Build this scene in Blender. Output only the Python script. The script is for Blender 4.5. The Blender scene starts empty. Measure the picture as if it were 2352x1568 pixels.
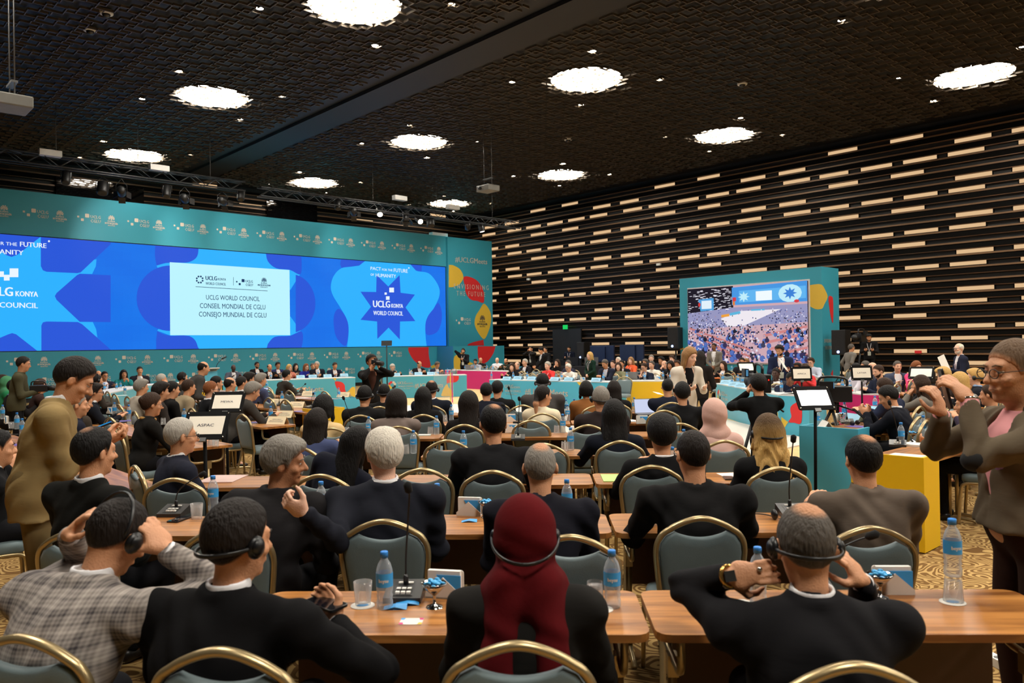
import bpy, bmesh, math, random
import numpy as np
from mathutils import Vector, Matrix
from math import sin, cos, pi, radians as R_, sqrt, atan2
random.seed(7); RNG = np.random.default_rng(11)
SC = bpy.context.scene; COL = SC.collection
# ---------------------------------------------------------------- camera
FPX, EYE = 1800.0, 1.75
PITCH, ROLL = math.atan(12 / 1800.0), R_(.825)
_f = np.array([0, cos(PITCH), sin(PITCH)]); _u = np.array([0, -sin(PITCH), cos(PITCH)]); _r = np.array([1.0, 0, 0])
RGT = _r * cos(ROLL) - _u * sin(ROLL); UPV = _r * sin(ROLL) + _u * cos(ROLL); EYEP = np.array([0, 0, EYE])
cam = bpy.data.cameras.new('camera'); camo = bpy.data.objects.new('camera', cam); COL.objects.link(camo)
cam.sensor_width = 36; cam.lens = FPX / 2352 * 36; cam.clip_end = 200; cam.clip_start = .05
camo.matrix_world = Matrix(((RGT[0], UPV[0], -_f[0], 0), (RGT[1], UPV[1], -_f[1], 0), (RGT[2], UPV[2], -_f[2], EYE), (0, 0, 0, 1)))
cam.dof.use_dof = True; cam.dof.focus_distance = 9.0; cam.dof.aperture_fstop = 4.0
SC.camera = camo
# ---------------------------------------------------------------- world, exposure
w = bpy.data.worlds.new('world'); SC.world = w; w.use_nodes = True
w.node_tree.nodes['Background'].inputs[0].default_value = (1.0, .86, .68, 1)
w.node_tree.nodes['Background'].inputs[1].default_value = .10
SC.view_settings.view_transform = 'Standard'; SC.view_settings.look = 'None'
SC.view_settings.exposure = 0.0; SC.view_settings.gamma = 1.0; SC.view_settings.use_curve_mapping = False
SC.cycles.max_bounces = 5; SC.cycles.diffuse_bounces = 3; SC.cycles.glossy_bounces = 2; SC.cycles.transmission_bounces = 3; SC.cycles.adaptive_threshold = .02
SC.cycles.transparent_max_bounces = 10; SC.cycles.caustics_reflective = False; SC.cycles.caustics_refractive = False
SC.cycles.sample_clamp_indirect = 4.0
LAMP_E = 58.0          # the round ceiling lamps
SPOT_E = 120.0          # the small downlights
STRIP_E = .74         # the wall strips
# ---------------------------------------------------------------- frames of the room
U2 = np.array([.732, .681]); V2 = np.array([-.681, .732])          # along the stage / towards the stage
def UV(u, v, z=0.0): p = U2 * u + V2 * v; return np.array([p[0], p[1], z])
def ray(px, py): return _f + RGT * (px - 1176) / FPX - UPV * (py - 784) / FPX
def onz(px, py, z): d = ray(px, py); return EYEP + d * ((z - EYE) / d[2])
def at(px, py, Y): d = ray(px, py); return EYEP + d * (Y / d[1])
def onpl(px, py, n, off): d = ray(px, py); return EYEP + d * (off / (n[0] * d[0] + n[1] * d[1]))
def tu(P): return float(P[0] * U2[0] + P[1] * U2[1])
def tv(P): return float(P[0] * V2[0] + P[1] * V2[1])
YU = atan2(-U2[0], U2[1])      # yaw that turns local +Y into U
YV = atan2(-V2[0], V2[1])
YC = R_(-2.1)
CEIL = 9.51
# ---------------------------------------------------------------- materials
MATS = {}
def S(c):       # sRGB 0-255 -> linear
    return tuple(((x / 255) / 12.92 if x / 255 <= .04045 else ((x / 255 + .055) / 1.055) ** 2.4) for x in c)
def mat(name, rgb, rough=.6, metal=0.0, kind=None, spec=.5, var=.12, scale=8.0, bump=0.0, bscale=60.0, sheen=0, rgb2=None, coat=0):
    if name in MATS: return MATS[name]
    m = bpy.data.materials.new(name); m.use_nodes = True; nt = m.node_tree; b = nt.nodes['Principled BSDF']
    c = S(rgb); b.inputs['Base Color'].default_value = (*c, 1); b.inputs['Roughness'].default_value = rough
    b.inputs['Metallic'].default_value = metal; b.inputs['Specular IOR Level'].default_value = spec
    if coat: b.inputs['Coat Weight'].default_value = coat
    if sheen: b.inputs['Sheen Weight'].default_value = sheen; b.inputs['Sheen Roughness'].default_value = .5
    tc = nt.nodes.new('ShaderNodeTexCoord')
    nz = nt.nodes.new('ShaderNodeTexNoise'); nz.inputs['Scale'].default_value = scale; nz.inputs['Detail'].default_value = 4
    nt.links.new(tc.outputs['Object'], nz.inputs['Vector'])
    mx = nt.nodes.new('ShaderNodeMix'); mx.data_type = 'RGBA'
    c2 = S(rgb2) if rgb2 else tuple(x * (1 - var) for x in c); c1 = c if rgb2 else tuple(min(1, x * (1 + var)) for x in c)
    mx.inputs[6].default_value = (*c1, 1); mx.inputs[7].default_value = (*c2, 1)
    nt.links.new(nz.outputs[0], mx.inputs[0]); nt.links.new(mx.outputs[2], b.inputs['Base Color'])
    if bump:
        n2 = nt.nodes.new('ShaderNodeTexNoise'); n2.inputs['Scale'].default_value = bscale; n2.inputs['Detail'].default_value = 3
        mp = nt.nodes.new('ShaderNodeMapping'); nt.links.new(tc.outputs['Object'], mp.inputs[0]); nt.links.new(mp.outputs[0], n2.inputs['Vector'])
        if kind == 'hair': mp.inputs['Scale'].default_value = (1, 1, .18)
        if kind == 'folds': mp.inputs['Scale'].default_value = (.5, .5, 1.6)
        bp = nt.nodes.new('ShaderNodeBump'); bp.inputs['Strength'].default_value = min(1, bump); bp.inputs['Distance'].default_value = .01 * max(1, bump)
        nt.links.new(n2.outputs[0], bp.inputs['Height']); nt.links.new(bp.outputs[0], b.inputs['Normal'])
        if kind == 'hair': nt.links.new(n2.outputs[0], mx.inputs[0])
    MATS[name] = m; return m
def emit(name, rgb, st, lin=None):
    if name in MATS: return MATS[name]
    m = bpy.data.materials.new(name); m.use_nodes = True; nt = m.node_tree; nt.nodes.clear()
    e = nt.nodes.new('ShaderNodeEmission'); o = nt.nodes.new('ShaderNodeOutputMaterial')
    e.inputs[0].default_value = (*(lin or S(rgb)), 1); e.inputs[1].default_value = st
    nt.links.new(e.outputs[0], o.inputs[0]); MATS[name] = m; return m
def vcol_mat(name, st, emission=True, rough=.6):
    m = bpy.data.materials.new(name); m.use_nodes = True; nt = m.node_tree
    a = nt.nodes.new('ShaderNodeVertexColor'); a.layer_name = 'tint'
    b = nt.nodes['Principled BSDF']
    if emission:
        b.inputs['Base Color'].default_value = (.01, .01, .012, 1); b.inputs['Roughness'].default_value = .45
        b.inputs['Specular IOR Level'].default_value = 0; nt.links.new(a.outputs[0], b.inputs['Emission Color']); b.inputs['Emission Strength'].default_value = st
    else:
        nt.links.new(a.outputs[0], b.inputs['Base Color']); b.inputs['Roughness'].default_value = rough
    MATS[name] = m; return m
# ---------------------------------------------------------------- objects
def tag(o, label=None, cat=None, group=None, kind=None):
    if label: o['label'] = label
    if cat: o['category'] = cat
    if group: o['group'] = group
    if kind: o['kind'] = kind
    return o
def link(name, me, m=None, parent=None, loc=None, yaw=None):
    o = bpy.data.objects.new(name, me); COL.objects.link(o)
    if m is not None and me is not None:
        if len(me.materials) == 0: me.materials.append(m)
    if parent is not None: o.parent = parent
    if loc is not None: o.location = [float(x) for x in loc]
    if yaw is not None: o.rotation_euler = (0, 0, float(yaw))
    return o
def empty(name, loc=(0, 0, 0), yaw=0.0):
    o = bpy.data.objects.new(name, None); COL.objects.link(o); o.location = [float(x) for x in loc]; o.rotation_euler = (0, 0, float(yaw)); o.empty_display_size = .1
    return o
def mesh_np(name, V, Fq, smooth=True):
    me = bpy.data.meshes.new(name); me.from_pydata([tuple(map(float, v)) for v in V] if not isinstance(V, np.ndarray) else V.tolist(), [], Fq.tolist() if isinstance(Fq, np.ndarray) else Fq)
    if smooth: me.polygons.foreach_set('use_smooth', np.ones(len(me.polygons), bool))
    me.update(); return me
def copy_tree(o, parent=None):
    c = o.copy(); COL.objects.link(c)
    if parent is not None: c.parent = parent
    for ch in KIDS.get(o.name, ()): copy_tree(ch, c)
    return c
KIDS = {}
def kids_of(root, objs):
    KIDS.setdefault(root.name, []).extend(objs)
class MB:
    """collects shapes for one mesh"""
    def __init__(s): s.v = []; s.f = []; s.mi = []; s.sm = []; s.col = []; s.cur = 0; s.c = None
    def add(s, vs, fs, smooth=False):
        n = len(s.v); s.v += [tuple(map(float, p)) for p in vs]
        for f in fs: s.f.append([n + i for i in f]); s.mi.append(s.cur); s.sm.append(smooth); s.col.append(s.c)
        return s
    def box(s, x0, x1, y0, y1, z0, z1):
        return s.add([(x0, y0, z0), (x1, y0, z0), (x1, y1, z0), (x0, y1, z0), (x0, y0, z1), (x1, y0, z1), (x1, y1, z1), (x0, y1, z1)],
                     [(0, 3, 2, 1), (4, 5, 6, 7), (0, 1, 5, 4), (1, 2, 6, 5), (2, 3, 7, 6), (3, 0, 4, 7)])
    def obox(s, c, ax, ay, az, hx, hy, hz):     # oriented box
        c = np.array(c, float); A = [np.array(a, float) / np.linalg.norm(a) for a in (ax, ay, az)]
        P = [c + A[0] * hx * i + A[1] * hy * j + A[2] * hz * k for k in (-1, 1) for j in (-1, 1) for i in (-1, 1)]
        return s.add(P, [(0, 2, 3, 1), (4, 5, 7, 6), (0, 1, 5, 4), (1, 3, 7, 5), (3, 2, 6, 7), (2, 0, 4, 6)])
    def tube(s, pts, r, n=8, cap=True, closed=False, flat=1.0, up=None):
        P = [np.array(p, float) for p in pts]; m = len(P); rs = r if hasattr(r, '__len__') else [r] * m
        vs = []; a = None
        for i, p in enumerate(P):
            t = (P[(i + 1) % m] - P[i - 1]) if (closed or 0 < i < m - 1) else (P[1] - P[0] if i == 0 else P[-1] - P[-2])
            t = t / (np.linalg.norm(t) + 1e-9)
            if a is None:
                q = np.array(up, float) if up is not None else (np.array([0, 0, 1.0]) if abs(t[2]) < .9 else np.array([1.0, 0, 0])); a = q - t * (q @ t)
            else: a = a - t * (a @ t)
            a = a / (np.linalg.norm(a) + 1e-9); b = np.cross(t, a)
            for k in range(n):
                th = 2 * pi * k / n; vs.append(p + rs[i] * (a * cos(th) * flat + b * sin(th)))
        fs = []
        for i in range(m if closed else m - 1):
            j = (i + 1) % m
            for k in range(n): l = (k + 1) % n; fs.append((i * n + k, i * n + l, j * n + l, j * n + k))
        if cap and not closed: fs.append(tuple(range(n))[::-1]); fs.append(tuple((m - 1) * n + k for k in range(n)))
        return s.add(vs, fs, True)
    def lathe(s, prof, c=(0, 0, 0), n=16, cap=True):
        vs = []; m = len(prof)
        for r, z in prof:
            for k in range(n): th = 2 * pi * k / n; vs.append((c[0] + r * cos(th), c[1] + r * sin(th), c[2] + z))
        fs = [(i * n + k, i * n + (k + 1) % n, (i + 1) * n + (k + 1) % n, (i + 1) * n + k) for i in range(m - 1) for k in range(n)]
        if cap: fs += [tuple(range(n))[::-1], tuple((m - 1) * n + k for k in range(n))]
        return s.add(vs, fs, True)
    def ball(s, c, r, n=10, m=7, ax=None):
        rx, ry, rz = r if hasattr(r, '__len__') else (r, r, r); vs = []
        A = np.eye(3) if ax is None else np.array(ax, float)
        for i in range(m + 1):
            ph = pi * i / m - pi / 2
            for k in range(n):
                th = 2 * pi * k / n; q = np.array([rx * cos(ph) * cos(th), ry * cos(ph) * sin(th), rz * sin(ph)]); vs.append(np.array(c) + A @ q)
        fs = [(i * n + k, i * n + (k + 1) % n, (i + 1) * n + (k + 1) % n, (i + 1) * n + k) for i in range(m) for k in range(n)]
        return s.add(vs, fs, True)
    def prism(s, poly, T, h, n0=0.0):    # poly 2D -> T(x,y,z) ; extruded from n0 to n0+h
        k = len(poly); vs = [T(x, y, n0) for x, y in poly] + [T(x, y, n0 + h) for x, y in poly]
        fs = [tuple(range(k))[::-1], tuple(range(k, 2 * k))] + [(i, (i + 1) % k, k + (i + 1) % k, k + i) for i in range(k)]
        return s.add(vs, fs)
    def flat(s, poly, T, d=0.0): return s.add([T(x, y, d) for x, y in poly], [tuple(range(len(poly)))])
    def mesh(s, name, mats=()):
        me = bpy.data.meshes.new(name); me.from_pydata(s.v, [], s.f)
        for m in mats: me.materials.append(m)
        me.polygons.foreach_set('use_smooth', s.sm); me.polygons.foreach_set('material_index', s.mi)
        if any(c is not None for c in s.col):
            at_ = me.color_attributes.new('tint', 'FLOAT_COLOR', 'CORNER'); buf = []
            for f, c in zip(s.f, s.col): buf += list((*(c or (0, 0, 0)), 1)) * len(f)
            at_.data.foreach_set('color', buf)
        me.update(); return me
    def obj(s, name, mats, parent=None, loc=None, yaw=None, bevel=0, seg=2):
        o = link(name, s.mesh(name, mats if isinstance(mats, (list, tuple)) else [mats]), None, parent, loc, yaw)
        if bevel: b = o.modifiers.new('bevel', 'BEVEL'); b.width = bevel; b.segments = seg; b.limit_method = 'ANGLE'
        return o
def rrect(x0, y0, x1, y1, r, n=4):
    P = []
    for cx, cy, a in ((x1 - r, y0 + r, -90), (x1 - r, y1 - r, 0), (x0 + r, y1 - r, 90), (x0 + r, y0 + r, 180)):
        for k in range(n + 1): th = R_(a + 90 * k / n); P.append((cx + r * cos(th), cy + r * sin(th)))
    return P
def circ(cx, cy, rx, ry=None, n=24, a0=0, a1=360):
    ry = rx if ry is None else ry
    return [(cx + rx * cos(R_(a0 + (a1 - a0) * k / (n if a1 - a0 == 360 else n - 1))), cy + ry * sin(R_(a0 + (a1 - a0) * k / (n if a1 - a0 == 360 else n - 1)))) for k in range(n)]
def catmull(P, n=6, closed=False):
    P = [np.array(p, float) for p in P]; out = []; m = len(P)
    for i in range(m if closed else m - 1):
        g = lambda j: P[j % m] if closed else P[max(0, min(m - 1, j))]
        a, b, c, d = g(i - 1), g(i), g(i + 1), g(i + 2)
        for k in range(n):
            t = k / n; out.append(.5 * (2 * b + (c - a) * t + (2 * a - 5 * b + 4 * c - d) * t * t + (3 * b - a - 3 * c + d) * t ** 3))
    if not closed: out.append(P[-1])
    return out
_TXT = {}
def text_poly(txt, bold=0.0, res=2):
    """letter shapes of a text as flat polygons, height of capitals = 1"""
    key = (txt, bold, res)
    if key in _TXT: return _TXT[key]
    cu = bpy.data.curves.new('t', 'FONT'); cu.body = txt; cu.size = 1.0; cu.resolution_u = res; cu.offset = bold; cu.align_x = 'CENTER'
    ob = bpy.data.objects.new('t', cu); me = bpy.data.meshes.new_from_object(ob)
    v = np.array([x.co[:] for x in me.vertices]) if len(me.vertices) else np.zeros((0, 3)); f = [tuple(p.vertices) for p in me.polygons]
    bpy.data.objects.remove(ob); bpy.data.curves.remove(cu); bpy.data.meshes.remove(me)
    _TXT[key] = (v / .729, f); return _TXT[key]
def put_text(mb, txt, T, cx, y, h, sx=.8, d=0.0, bold=.012, align='C', res=2, width=None):
    v, f = text_poly(txt, 0.0, res)
    if len(v) == 0: return
    x0, x1 = v[:, 0].min(), v[:, 0].max(); k = h * sx
    if width: k = width / (x1 - x0)
    off = cx - (x0 + x1) / 2 * k if align == 'C' else (cx - x0 * k if align == 'L' else cx - x1 * k)
    for sh in ((0,) if bold < .004 else (-1, 0, 1)):      # strokes thickened sideways
        mb.add([T(off + p[0] * k + sh * bold * h * 1.3, y + p[1] * h, d) for p in v], f)
    return off + x1 * k
def plane_T(o, ax, ay, nrm):
    o, ax, ay, nrm = [np.array(q, float) for q in (o, ax, ay, nrm)]
    return lambda x, y, d=0.0: o + ax * x + ay * y + nrm * d
# ---------------------------------------------------------------- smooth implicit bodies, meshed by sparse surface nets
class SDF:
    def __init__(s): s.ops = []; s.extra = None
    def add(s, op, kind, k, *a): s.ops.append((op, kind, k, a)); return s
    def cap(s, a, b, r1, r2=None, k=.02, op='u'): return s.add(op, 'c', k, np.array(a, np.float32), np.array(b, np.float32), r1, r1 if r2 is None else r2)
    def ell(s, c, rad, M=None, k=.02, op='u'): return s.add(op, 'e', k, np.array(c, np.float32), np.array(rad, np.float32), None if M is None else np.array(M, np.float32))
    def tor(s, c, axis, Rr, r, k=.01, op='u', sz=1.0): return s.add(op, 't', k, np.array(c, np.float32), np.array(axis, np.float32) / np.linalg.norm(axis), Rr, r, sz)
    def fn(s, f, k=.01, op='i'): return s.add(op, 'f', k, f)
    def bounds(s):
        lo = np.full(3, 1e9); hi = -lo
        for op, kind, k, a in s.ops:
            if op != 'u': continue
            if kind == 'c': l = np.minimum(a[0] - a[2], a[1] - a[3]); h = np.maximum(a[0] + a[2], a[1] + a[3])
            elif kind == 'e': m = a[1].max(); l = a[0] - m; h = a[0] + m
            elif kind == 't': l = a[0] - a[2] - a[3]; h = a[0] + a[2] + a[3]
            else: continue
            lo = np.minimum(lo, l); hi = np.maximum(hi, h)
        if s.extra is not None: lo = np.minimum(lo, s.extra[0]); hi = np.maximum(hi, s.extra[1])
        return lo - .03, hi + .03
    @staticmethod
    def prim(kind, a, P):
        if kind == 'c':
            ba = a[1] - a[0]; q = P - a[0]; t = np.clip(q @ ba / max(float(ba @ ba), 1e-9), 0, 1)
            return np.linalg.norm(q - t[:, None] * ba, axis=1) - (a[2] + (a[3] - a[2]) * t)
        if kind == 'e':
            q = P - a[0]
            if a[2] is not None: q = q @ a[2]
            q = q / a[1]; k0 = np.linalg.norm(q, axis=1); k1 = np.linalg.norm(q / a[1], axis=1) + 1e-9
            return k0 * (k0 - 1) / k1
        if kind == 't':
            q = P - a[0]; h = q @ a[1]; rad = np.sqrt(np.maximum((q * q).sum(1) - h * h, 0))
            return np.sqrt((rad - a[2]) ** 2 + (h / a[4]) ** 2) - a[3]
        return a[0](P)
    def __call__(s, P, cull=False):
        d = np.full(len(P), 9.0, np.float32)
        for op, kind, k, a in s.ops:
            if op == 'w': d = d + a[0](P); continue
            idx = None
            if cull and kind in 'cet':
                if kind == 'c': c = (a[0] + a[1]) / 2; r = float(np.linalg.norm(a[1] - a[0])) / 2 + max(a[2], a[3])
                elif kind == 'e': c = a[0]; r = float(a[1].max())
                else: c = a[0]; r = a[2] + a[3] * max(1, a[4])
                q = P - c; idx = np.nonzero((q * q).sum(1) < (r + k + .06) ** 2)[0]
                if len(idx) == 0: continue
                g = s.prim(kind, a, P[idx]); e = d[idx]
            else: g = s.prim(kind, a, P); e = d
            if op == 'u': h = np.maximum(k - np.abs(e - g), 0) / k; e = np.minimum(e, g) - h * h * k * .25
            else:
                if op == 's': g = -g
                h = np.maximum(k - np.abs(e - g), 0) / k; e = np.maximum(e, g) + h * h * k * .25
            if idx is None: d = e
            else: d[idx] = e
        return d
def snet(sdf, h, name='m'):
    lo, hi = sdf.bounds(); B = 5; Hc = B * h
    nb = np.ceil((hi - lo) / Hc).astype(int) + 1
    g = np.stack(np.meshgrid(*[np.arange(n) for n in nb], indexing='ij'), -1).reshape(-1, 3)
    d = sdf((lo + (g + .5) * Hc).astype(np.float32)); g = g[np.abs(d) < Hc * 1.05 + .012]
    off = np.stack(np.meshgrid(*[np.arange(B)] * 3, indexing='ij'), -1).reshape(-1, 3)
    cells = (g[:, None, :] * B + off[None]).reshape(-1, 3)
    N = nb * B + 2; st = np.array([N[1] * N[2], N[2], 1], np.int64)
    ck = cells @ st
    corner = np.stack(np.meshgrid([0, 1], [0, 1], [0, 1], indexing='ij'), -1).reshape(-1, 3)
    ak = ck[:, None] + (corner @ st)[None]
    uk, inv = np.unique(ak, return_inverse=True); inv = inv.reshape(ak.shape)
    pts = np.stack([uk // st[0], (uk % st[0]) // st[1], uk % st[1]], -1)
    val = sdf((lo + pts * h).astype(np.float32), True)
    cv = val[inv]; neg = cv < 0; act = neg.any(1) & ~neg.all(1)
    cells, ck, cv = cells[act], ck[act], cv[act]
    acc = np.zeros((len(cells), 3)); cnt = np.zeros(len(cells))
    for i in range(8):
        for ax in range(3):
            if corner[i][ax]: continue
            j = i + (4, 2, 1)[ax]; a, b = cv[:, i], cv[:, j]; m = (a < 0) != (b < 0)
            t = np.where(m, a / np.where(m, a - b, 1), 0)
            p = corner[i] + np.outer(t, np.eye(3)[ax]); acc += np.where(m[:, None], p, 0); cnt += m
    Vt = lo + (cells + acc / np.maximum(cnt, 1)[:, None]) * h
    order = np.argsort(ck); sk = ck[order]
    def find(k):
        i = np.clip(np.searchsorted(sk, k), 0, len(sk) - 1); return np.where(sk[i] == k, order[i], -1)
    faces = []
    for ax in range(3):
        o1, o2 = [(1, 2), (2, 0), (0, 1)][ax]; a, b = cv[:, 0], cv[:, (4, 2, 1)[ax]]; m = (a < 0) != (b < 0)
        k = ck[m]; q = np.stack([find(k), find(k - st[o1]), find(k - st[o1] - st[o2]), find(k - st[o2])], -1)
        flip = (a[m] > 0)
        q = np.where(flip[:, None], q[:, ::-1], q); faces.append(q[(q >= 0).all(1)])
    Fq = np.concatenate(faces)
    me = bpy.data.meshes.new(name); nF = len(Fq)
    me.vertices.add(len(Vt)); me.vertices.foreach_set('co', Vt.astype(np.float32).ravel())
    me.loops.add(nF * 4); me.loops.foreach_set('vertex_index', Fq.astype(np.int32).ravel())
    me.polygons.add(nF); me.polygons.foreach_set('loop_start', np.arange(0, nF * 4, 4, dtype=np.int32))
    me.polygons.foreach_set('use_smooth', np.ones(nF, bool)); me.update(calc_edges=True); me.validate()
    return me
# ---------------------------------------------------------------- the hall
def node_mat(name):
    m = bpy.data.materials.new(name); m.use_nodes = True; nt = m.node_tree; MATS[name] = m
    return m, nt, nt.nodes['Principled BSDF'], nt.nodes.new('ShaderNodeTexCoord')
def carpet():
    m, nt, b, tc = node_mat('carpet')
    n = nt.nodes; l = nt.links
    nz = n.new('ShaderNodeTexNoise'); nz.inputs['Scale'].default_value = 1.5; nz.inputs['Detail'].default_value = 1; l.new(tc.outputs['Object'], nz.inputs['Vector'])
    mxv = n.new('ShaderNodeVectorMath'); mxv.operation = 'MULTIPLY_ADD'; mxv.inputs[1].default_value = (1.3, 1.3, 1.3)
    l.new(nz.outputs['Color'], mxv.inputs[0]); l.new(tc.outputs['Object'], mxv.inputs[2])
    vo = n.new('ShaderNodeTexVoronoi'); vo.inputs['Scale'].default_value = 3.6; l.new(mxv.outputs[0], vo.inputs['Vector'])
    ma = n.new('ShaderNodeMath'); ma.operation = 'MULTIPLY'; ma.inputs[1].default_value = 36; l.new(vo.outputs['Distance'], ma.inputs[0])
    si = n.new('ShaderNodeMath'); si.operation = 'SINE'; l.new(ma.outputs[0], si.inputs[0])
    cr = n.new('ShaderNodeValToRGB'); e = cr.color_ramp.elements
    e[0].position = .42; e[0].color = (*S((112, 82, 46)), 1); e[1].position = .6; e[1].color = (*S((178, 146, 94)), 1)
    a2 = n.new('ShaderNodeMath'); a2.operation = 'MULTIPLY_ADD'; a2.inputs[1].default_value = .5; a2.inputs[2].default_value = .5
    l.new(si.outputs[0], a2.inputs[0]); l.new(a2.outputs[0], cr.inputs[0]); l.new(cr.outputs[0], b.inputs['Base Color'])
    b.inputs['Roughness'].default_value = .95; b.inputs['Specular IOR Level'].default_value = .1
    return m
M_CARPET = carpet()
def struct(o): o['kind'] = 'structure'; return o
u0, u1, v0, v1 = -4.0, 30.0, -12.0, 36.0
mb = MB(); q = [UV(u0, v0), UV(u1, v0), UV(u1, v1), UV(u0, v1)]
mb.add([p + np.array([0, 0, -.1]) for p in q] + q, [(0, 3, 2, 1), (4, 5, 6, 7), (0, 1, 5, 4), (1, 2, 6, 5), (2, 3, 7, 6), (3, 0, 4, 7)])
struct(mb.obj('floor', M_CARPET))
# lighter carpet inside the ring of desks and the pale platform floor on it
def uvpoly(name, pts, z0, z1, m):
    mb = MB(); mb.prism([(a, b) for a, b in pts], lambda x, y, d: UV(x, y, d), z1 - z0, z0); return mb.obj(name, m)
o = uvpoly('ring_carpet', [(8.0, 5.0), (14.2, 5.6), (17.9, 11.2), (18, 13.5), (22, 14), (23, 28), (18.2, 28), (15, 25.2), (9, 25), (7, 22), (8.0, 14)], 0, .012, mat('tan_carpet', (206, 172, 120), .95, var=.18, scale=2.5))
tag(o, 'plain tan carpet laid in the open space inside the ring of desks', 'carpet')
o = uvpoly('platform_floor', [(8.6, 6.2), (13.2, 6.4), (16.3, 10.6), (14.9, 18.9), (11.2, 20.6), (8.6, 20.0)], .013, .035, mat('white_floor', (206, 198, 186), .5, var=.06, scale=1.2))
tag(o, 'low pale platform floor in the middle of the ring of desks', 'floor')
vis = [(488, 219, 'second round ceiling lamp back on the left, over the left tables'), (962, 323, 'round ceiling lamp above the middle of the blue screen'), (721, 417, 'round ceiling lamp close above the hanging lighting truss, left of centre'), (310, 354, 'round ceiling lamp at the left just above the lighting truss'),
       (1347, 180, 'large round ceiling lamp near the upper centre of the ceiling'), (1663, 308, 'round ceiling lamp above the side video screen'), (1289, 399, 'smallest full round ceiling lamp over the exit sign'), (2237, 170, 'round ceiling lamp tilted in the upper right corner by the slatted wall'),
       (1032, 465, 'farthest round ceiling lamp partly behind the lighting rig'), (815, 8, 'round ceiling lamp cut by the top edge left of centre')]
LP = []
for px, py, lb in vis: P = onz(px, py, CEIL); LP.append((tu(P), tv(P), lb))
for uu, vv in ((17.0, 6.6), (25.6, -.9), (9.2, 6.6), (9.0, -1.8), (17, -1.8), (1.2, 6.6), (1.2, 15.2), (1.2, -1.8), (25.4, -9), (9, -9.5), (17, -9.5)): LP.append((uu, vv, 'round ceiling lamp outside the view behind the near seats'))
# ceiling slab and the fretwork of thin bars below it
M_CEIL = mat('ceiling_black', (15, 14, 13), .6, var=.3, scale=1.0)
mb = MB(); q = [UV(u0, v0, CEIL), UV(u1 + .3, v0, CEIL), UV(u1 + .3, v1 + .3, CEIL), UV(u0, v1 + .3, CEIL)]
mb.add(q + [p + np.array([0, 0, .2]) for p in q], [(0, 1, 2, 3), (7, 6, 5, 4), (0, 4, 5, 1), (1, 5, 6, 2), (2, 6, 7, 3), (3, 7, 4, 0)])
ceil_o = struct(mb.obj('ceiling', M_CEIL))
mb = MB(); zt, zb, hw = CEIL - .05, CEIL - .105, .011
LPC = [(a[0], a[1]) for a in LP]
def bar(a, b):
    (ua, va), (ub, vb) = a, b; hw = .011
    cu, cv_ = (ua + ub) / 2, (va + vb) / 2
    if any((cu - lu) ** 2 + (cv_ - lv) ** 2 < 1.33 for lu, lv in LPC): hw = .0035
    if ua == ub: P = [(ua - hw, va), (ua + hw, va), (ub + hw, vb), (ub - hw, vb)]
    else: P = [(ua, va - hw), (ub, vb - hw), (ub, vb + hw), (ua, va + hw)]
    B = [UV(x, y, zb) for x, y in P]; T = [UV(x, y, zt) for x, y in P]
    mb.add(B + T, [(0, 1, 2, 3)] + ([(1, 5, 6, 2), (3, 7, 4, 0)] if ua == ub else [(0, 4, 5, 1), (2, 6, 7, 3)]))
p = .84
for i in range(int((u1 - 1.0) / p)):
    for j in range(int((v1 - 1.0) / p)):
        a, b = 1.0 + i * p, 1.0 + j * p
        if abs(a - 13.4) < .75 and 2 < b: continue
        s = .2; o1 = .12
        for cx, cy in ((a - o1, b - o1), (a + o1, b + o1)):
            bar((cx - s, cy - s), (cx + s, cy - s)); bar((cx - s, cy + s), (cx + s, cy + s)); bar((cx - s, cy - s), (cx - s, cy + s)); bar((cx + s, cy - s), (cx + s, cy + s))
        bar((a + o1 + s, b + o1), (a + p - o1 - s, b + o1)); bar((a + o1 + s, b - o1), (a + p - o1 - s, b - o1))
        bar((a + o1, b + o1 + s), (a + o1, b + p - o1 - s)); bar((a - o1, b + o1 + s), (a - o1, b + p - o1 - s))
fret = mb.obj('ceiling_fretwork', mat('fret_bronze', (84, 74, 62), .5, .3, var=.15), ceil_o); fret['kind'] = 'structure'
for k, uu in enumerate((13.4,)):
    mb = MB(); mb.prism([(uu - .55, 0), (uu + .55, 0), (uu + .55, v1), (uu - .55, v1)], lambda x, y, d: UV(x, y, d), .10, CEIL - .11)
    struct(mb.obj('trim_%d' % (k + 1), M_CEIL))
# round lamps and downlights
M_LAMP = emit('lamp_glow', None, LAMP_E, (1.0, .93, .82)); M_SPOT = emit('spot_glow', None, SPOT_E, (1.0, .9, .74)); M_RING = mat('lamp_ring', (70, 66, 60), .4, .5)
def disc_mesh(nm, r, z, ring):
    mb = MB(); mb.cur = 0; mb.add([(r * cos(2 * pi * k / 40), r * sin(2 * pi * k / 40), z) for k in range(40)][::-1], [tuple(range(40))]); return mb.mesh(nm, [M_LAMP if r > .5 else M_SPOT])
def ring_mesh(nm, r, t, h, n=40):
    mb = MB(); mb.lathe([(r, -h), (r, 0), (r + t, 0), (r + t, -h), (r, -h)], n=n, cap=False); return mb.mesh(nm, [M_RING])
LM = disc_mesh('lens', 1.03, -.02, 0); LR = ring_mesh('rim', 1.03, .03, .045); SM = disc_mesh('lens', .085, -.055, 0); SR = ring_mesh('rim', .085, .02, .07, 20)
short_ = lambda lb: ' '.join(lb.replace('round ceiling ', '').replace('large ', '').replace('smallest full ', 'small ').replace(',', '').split()[:8])
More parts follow.
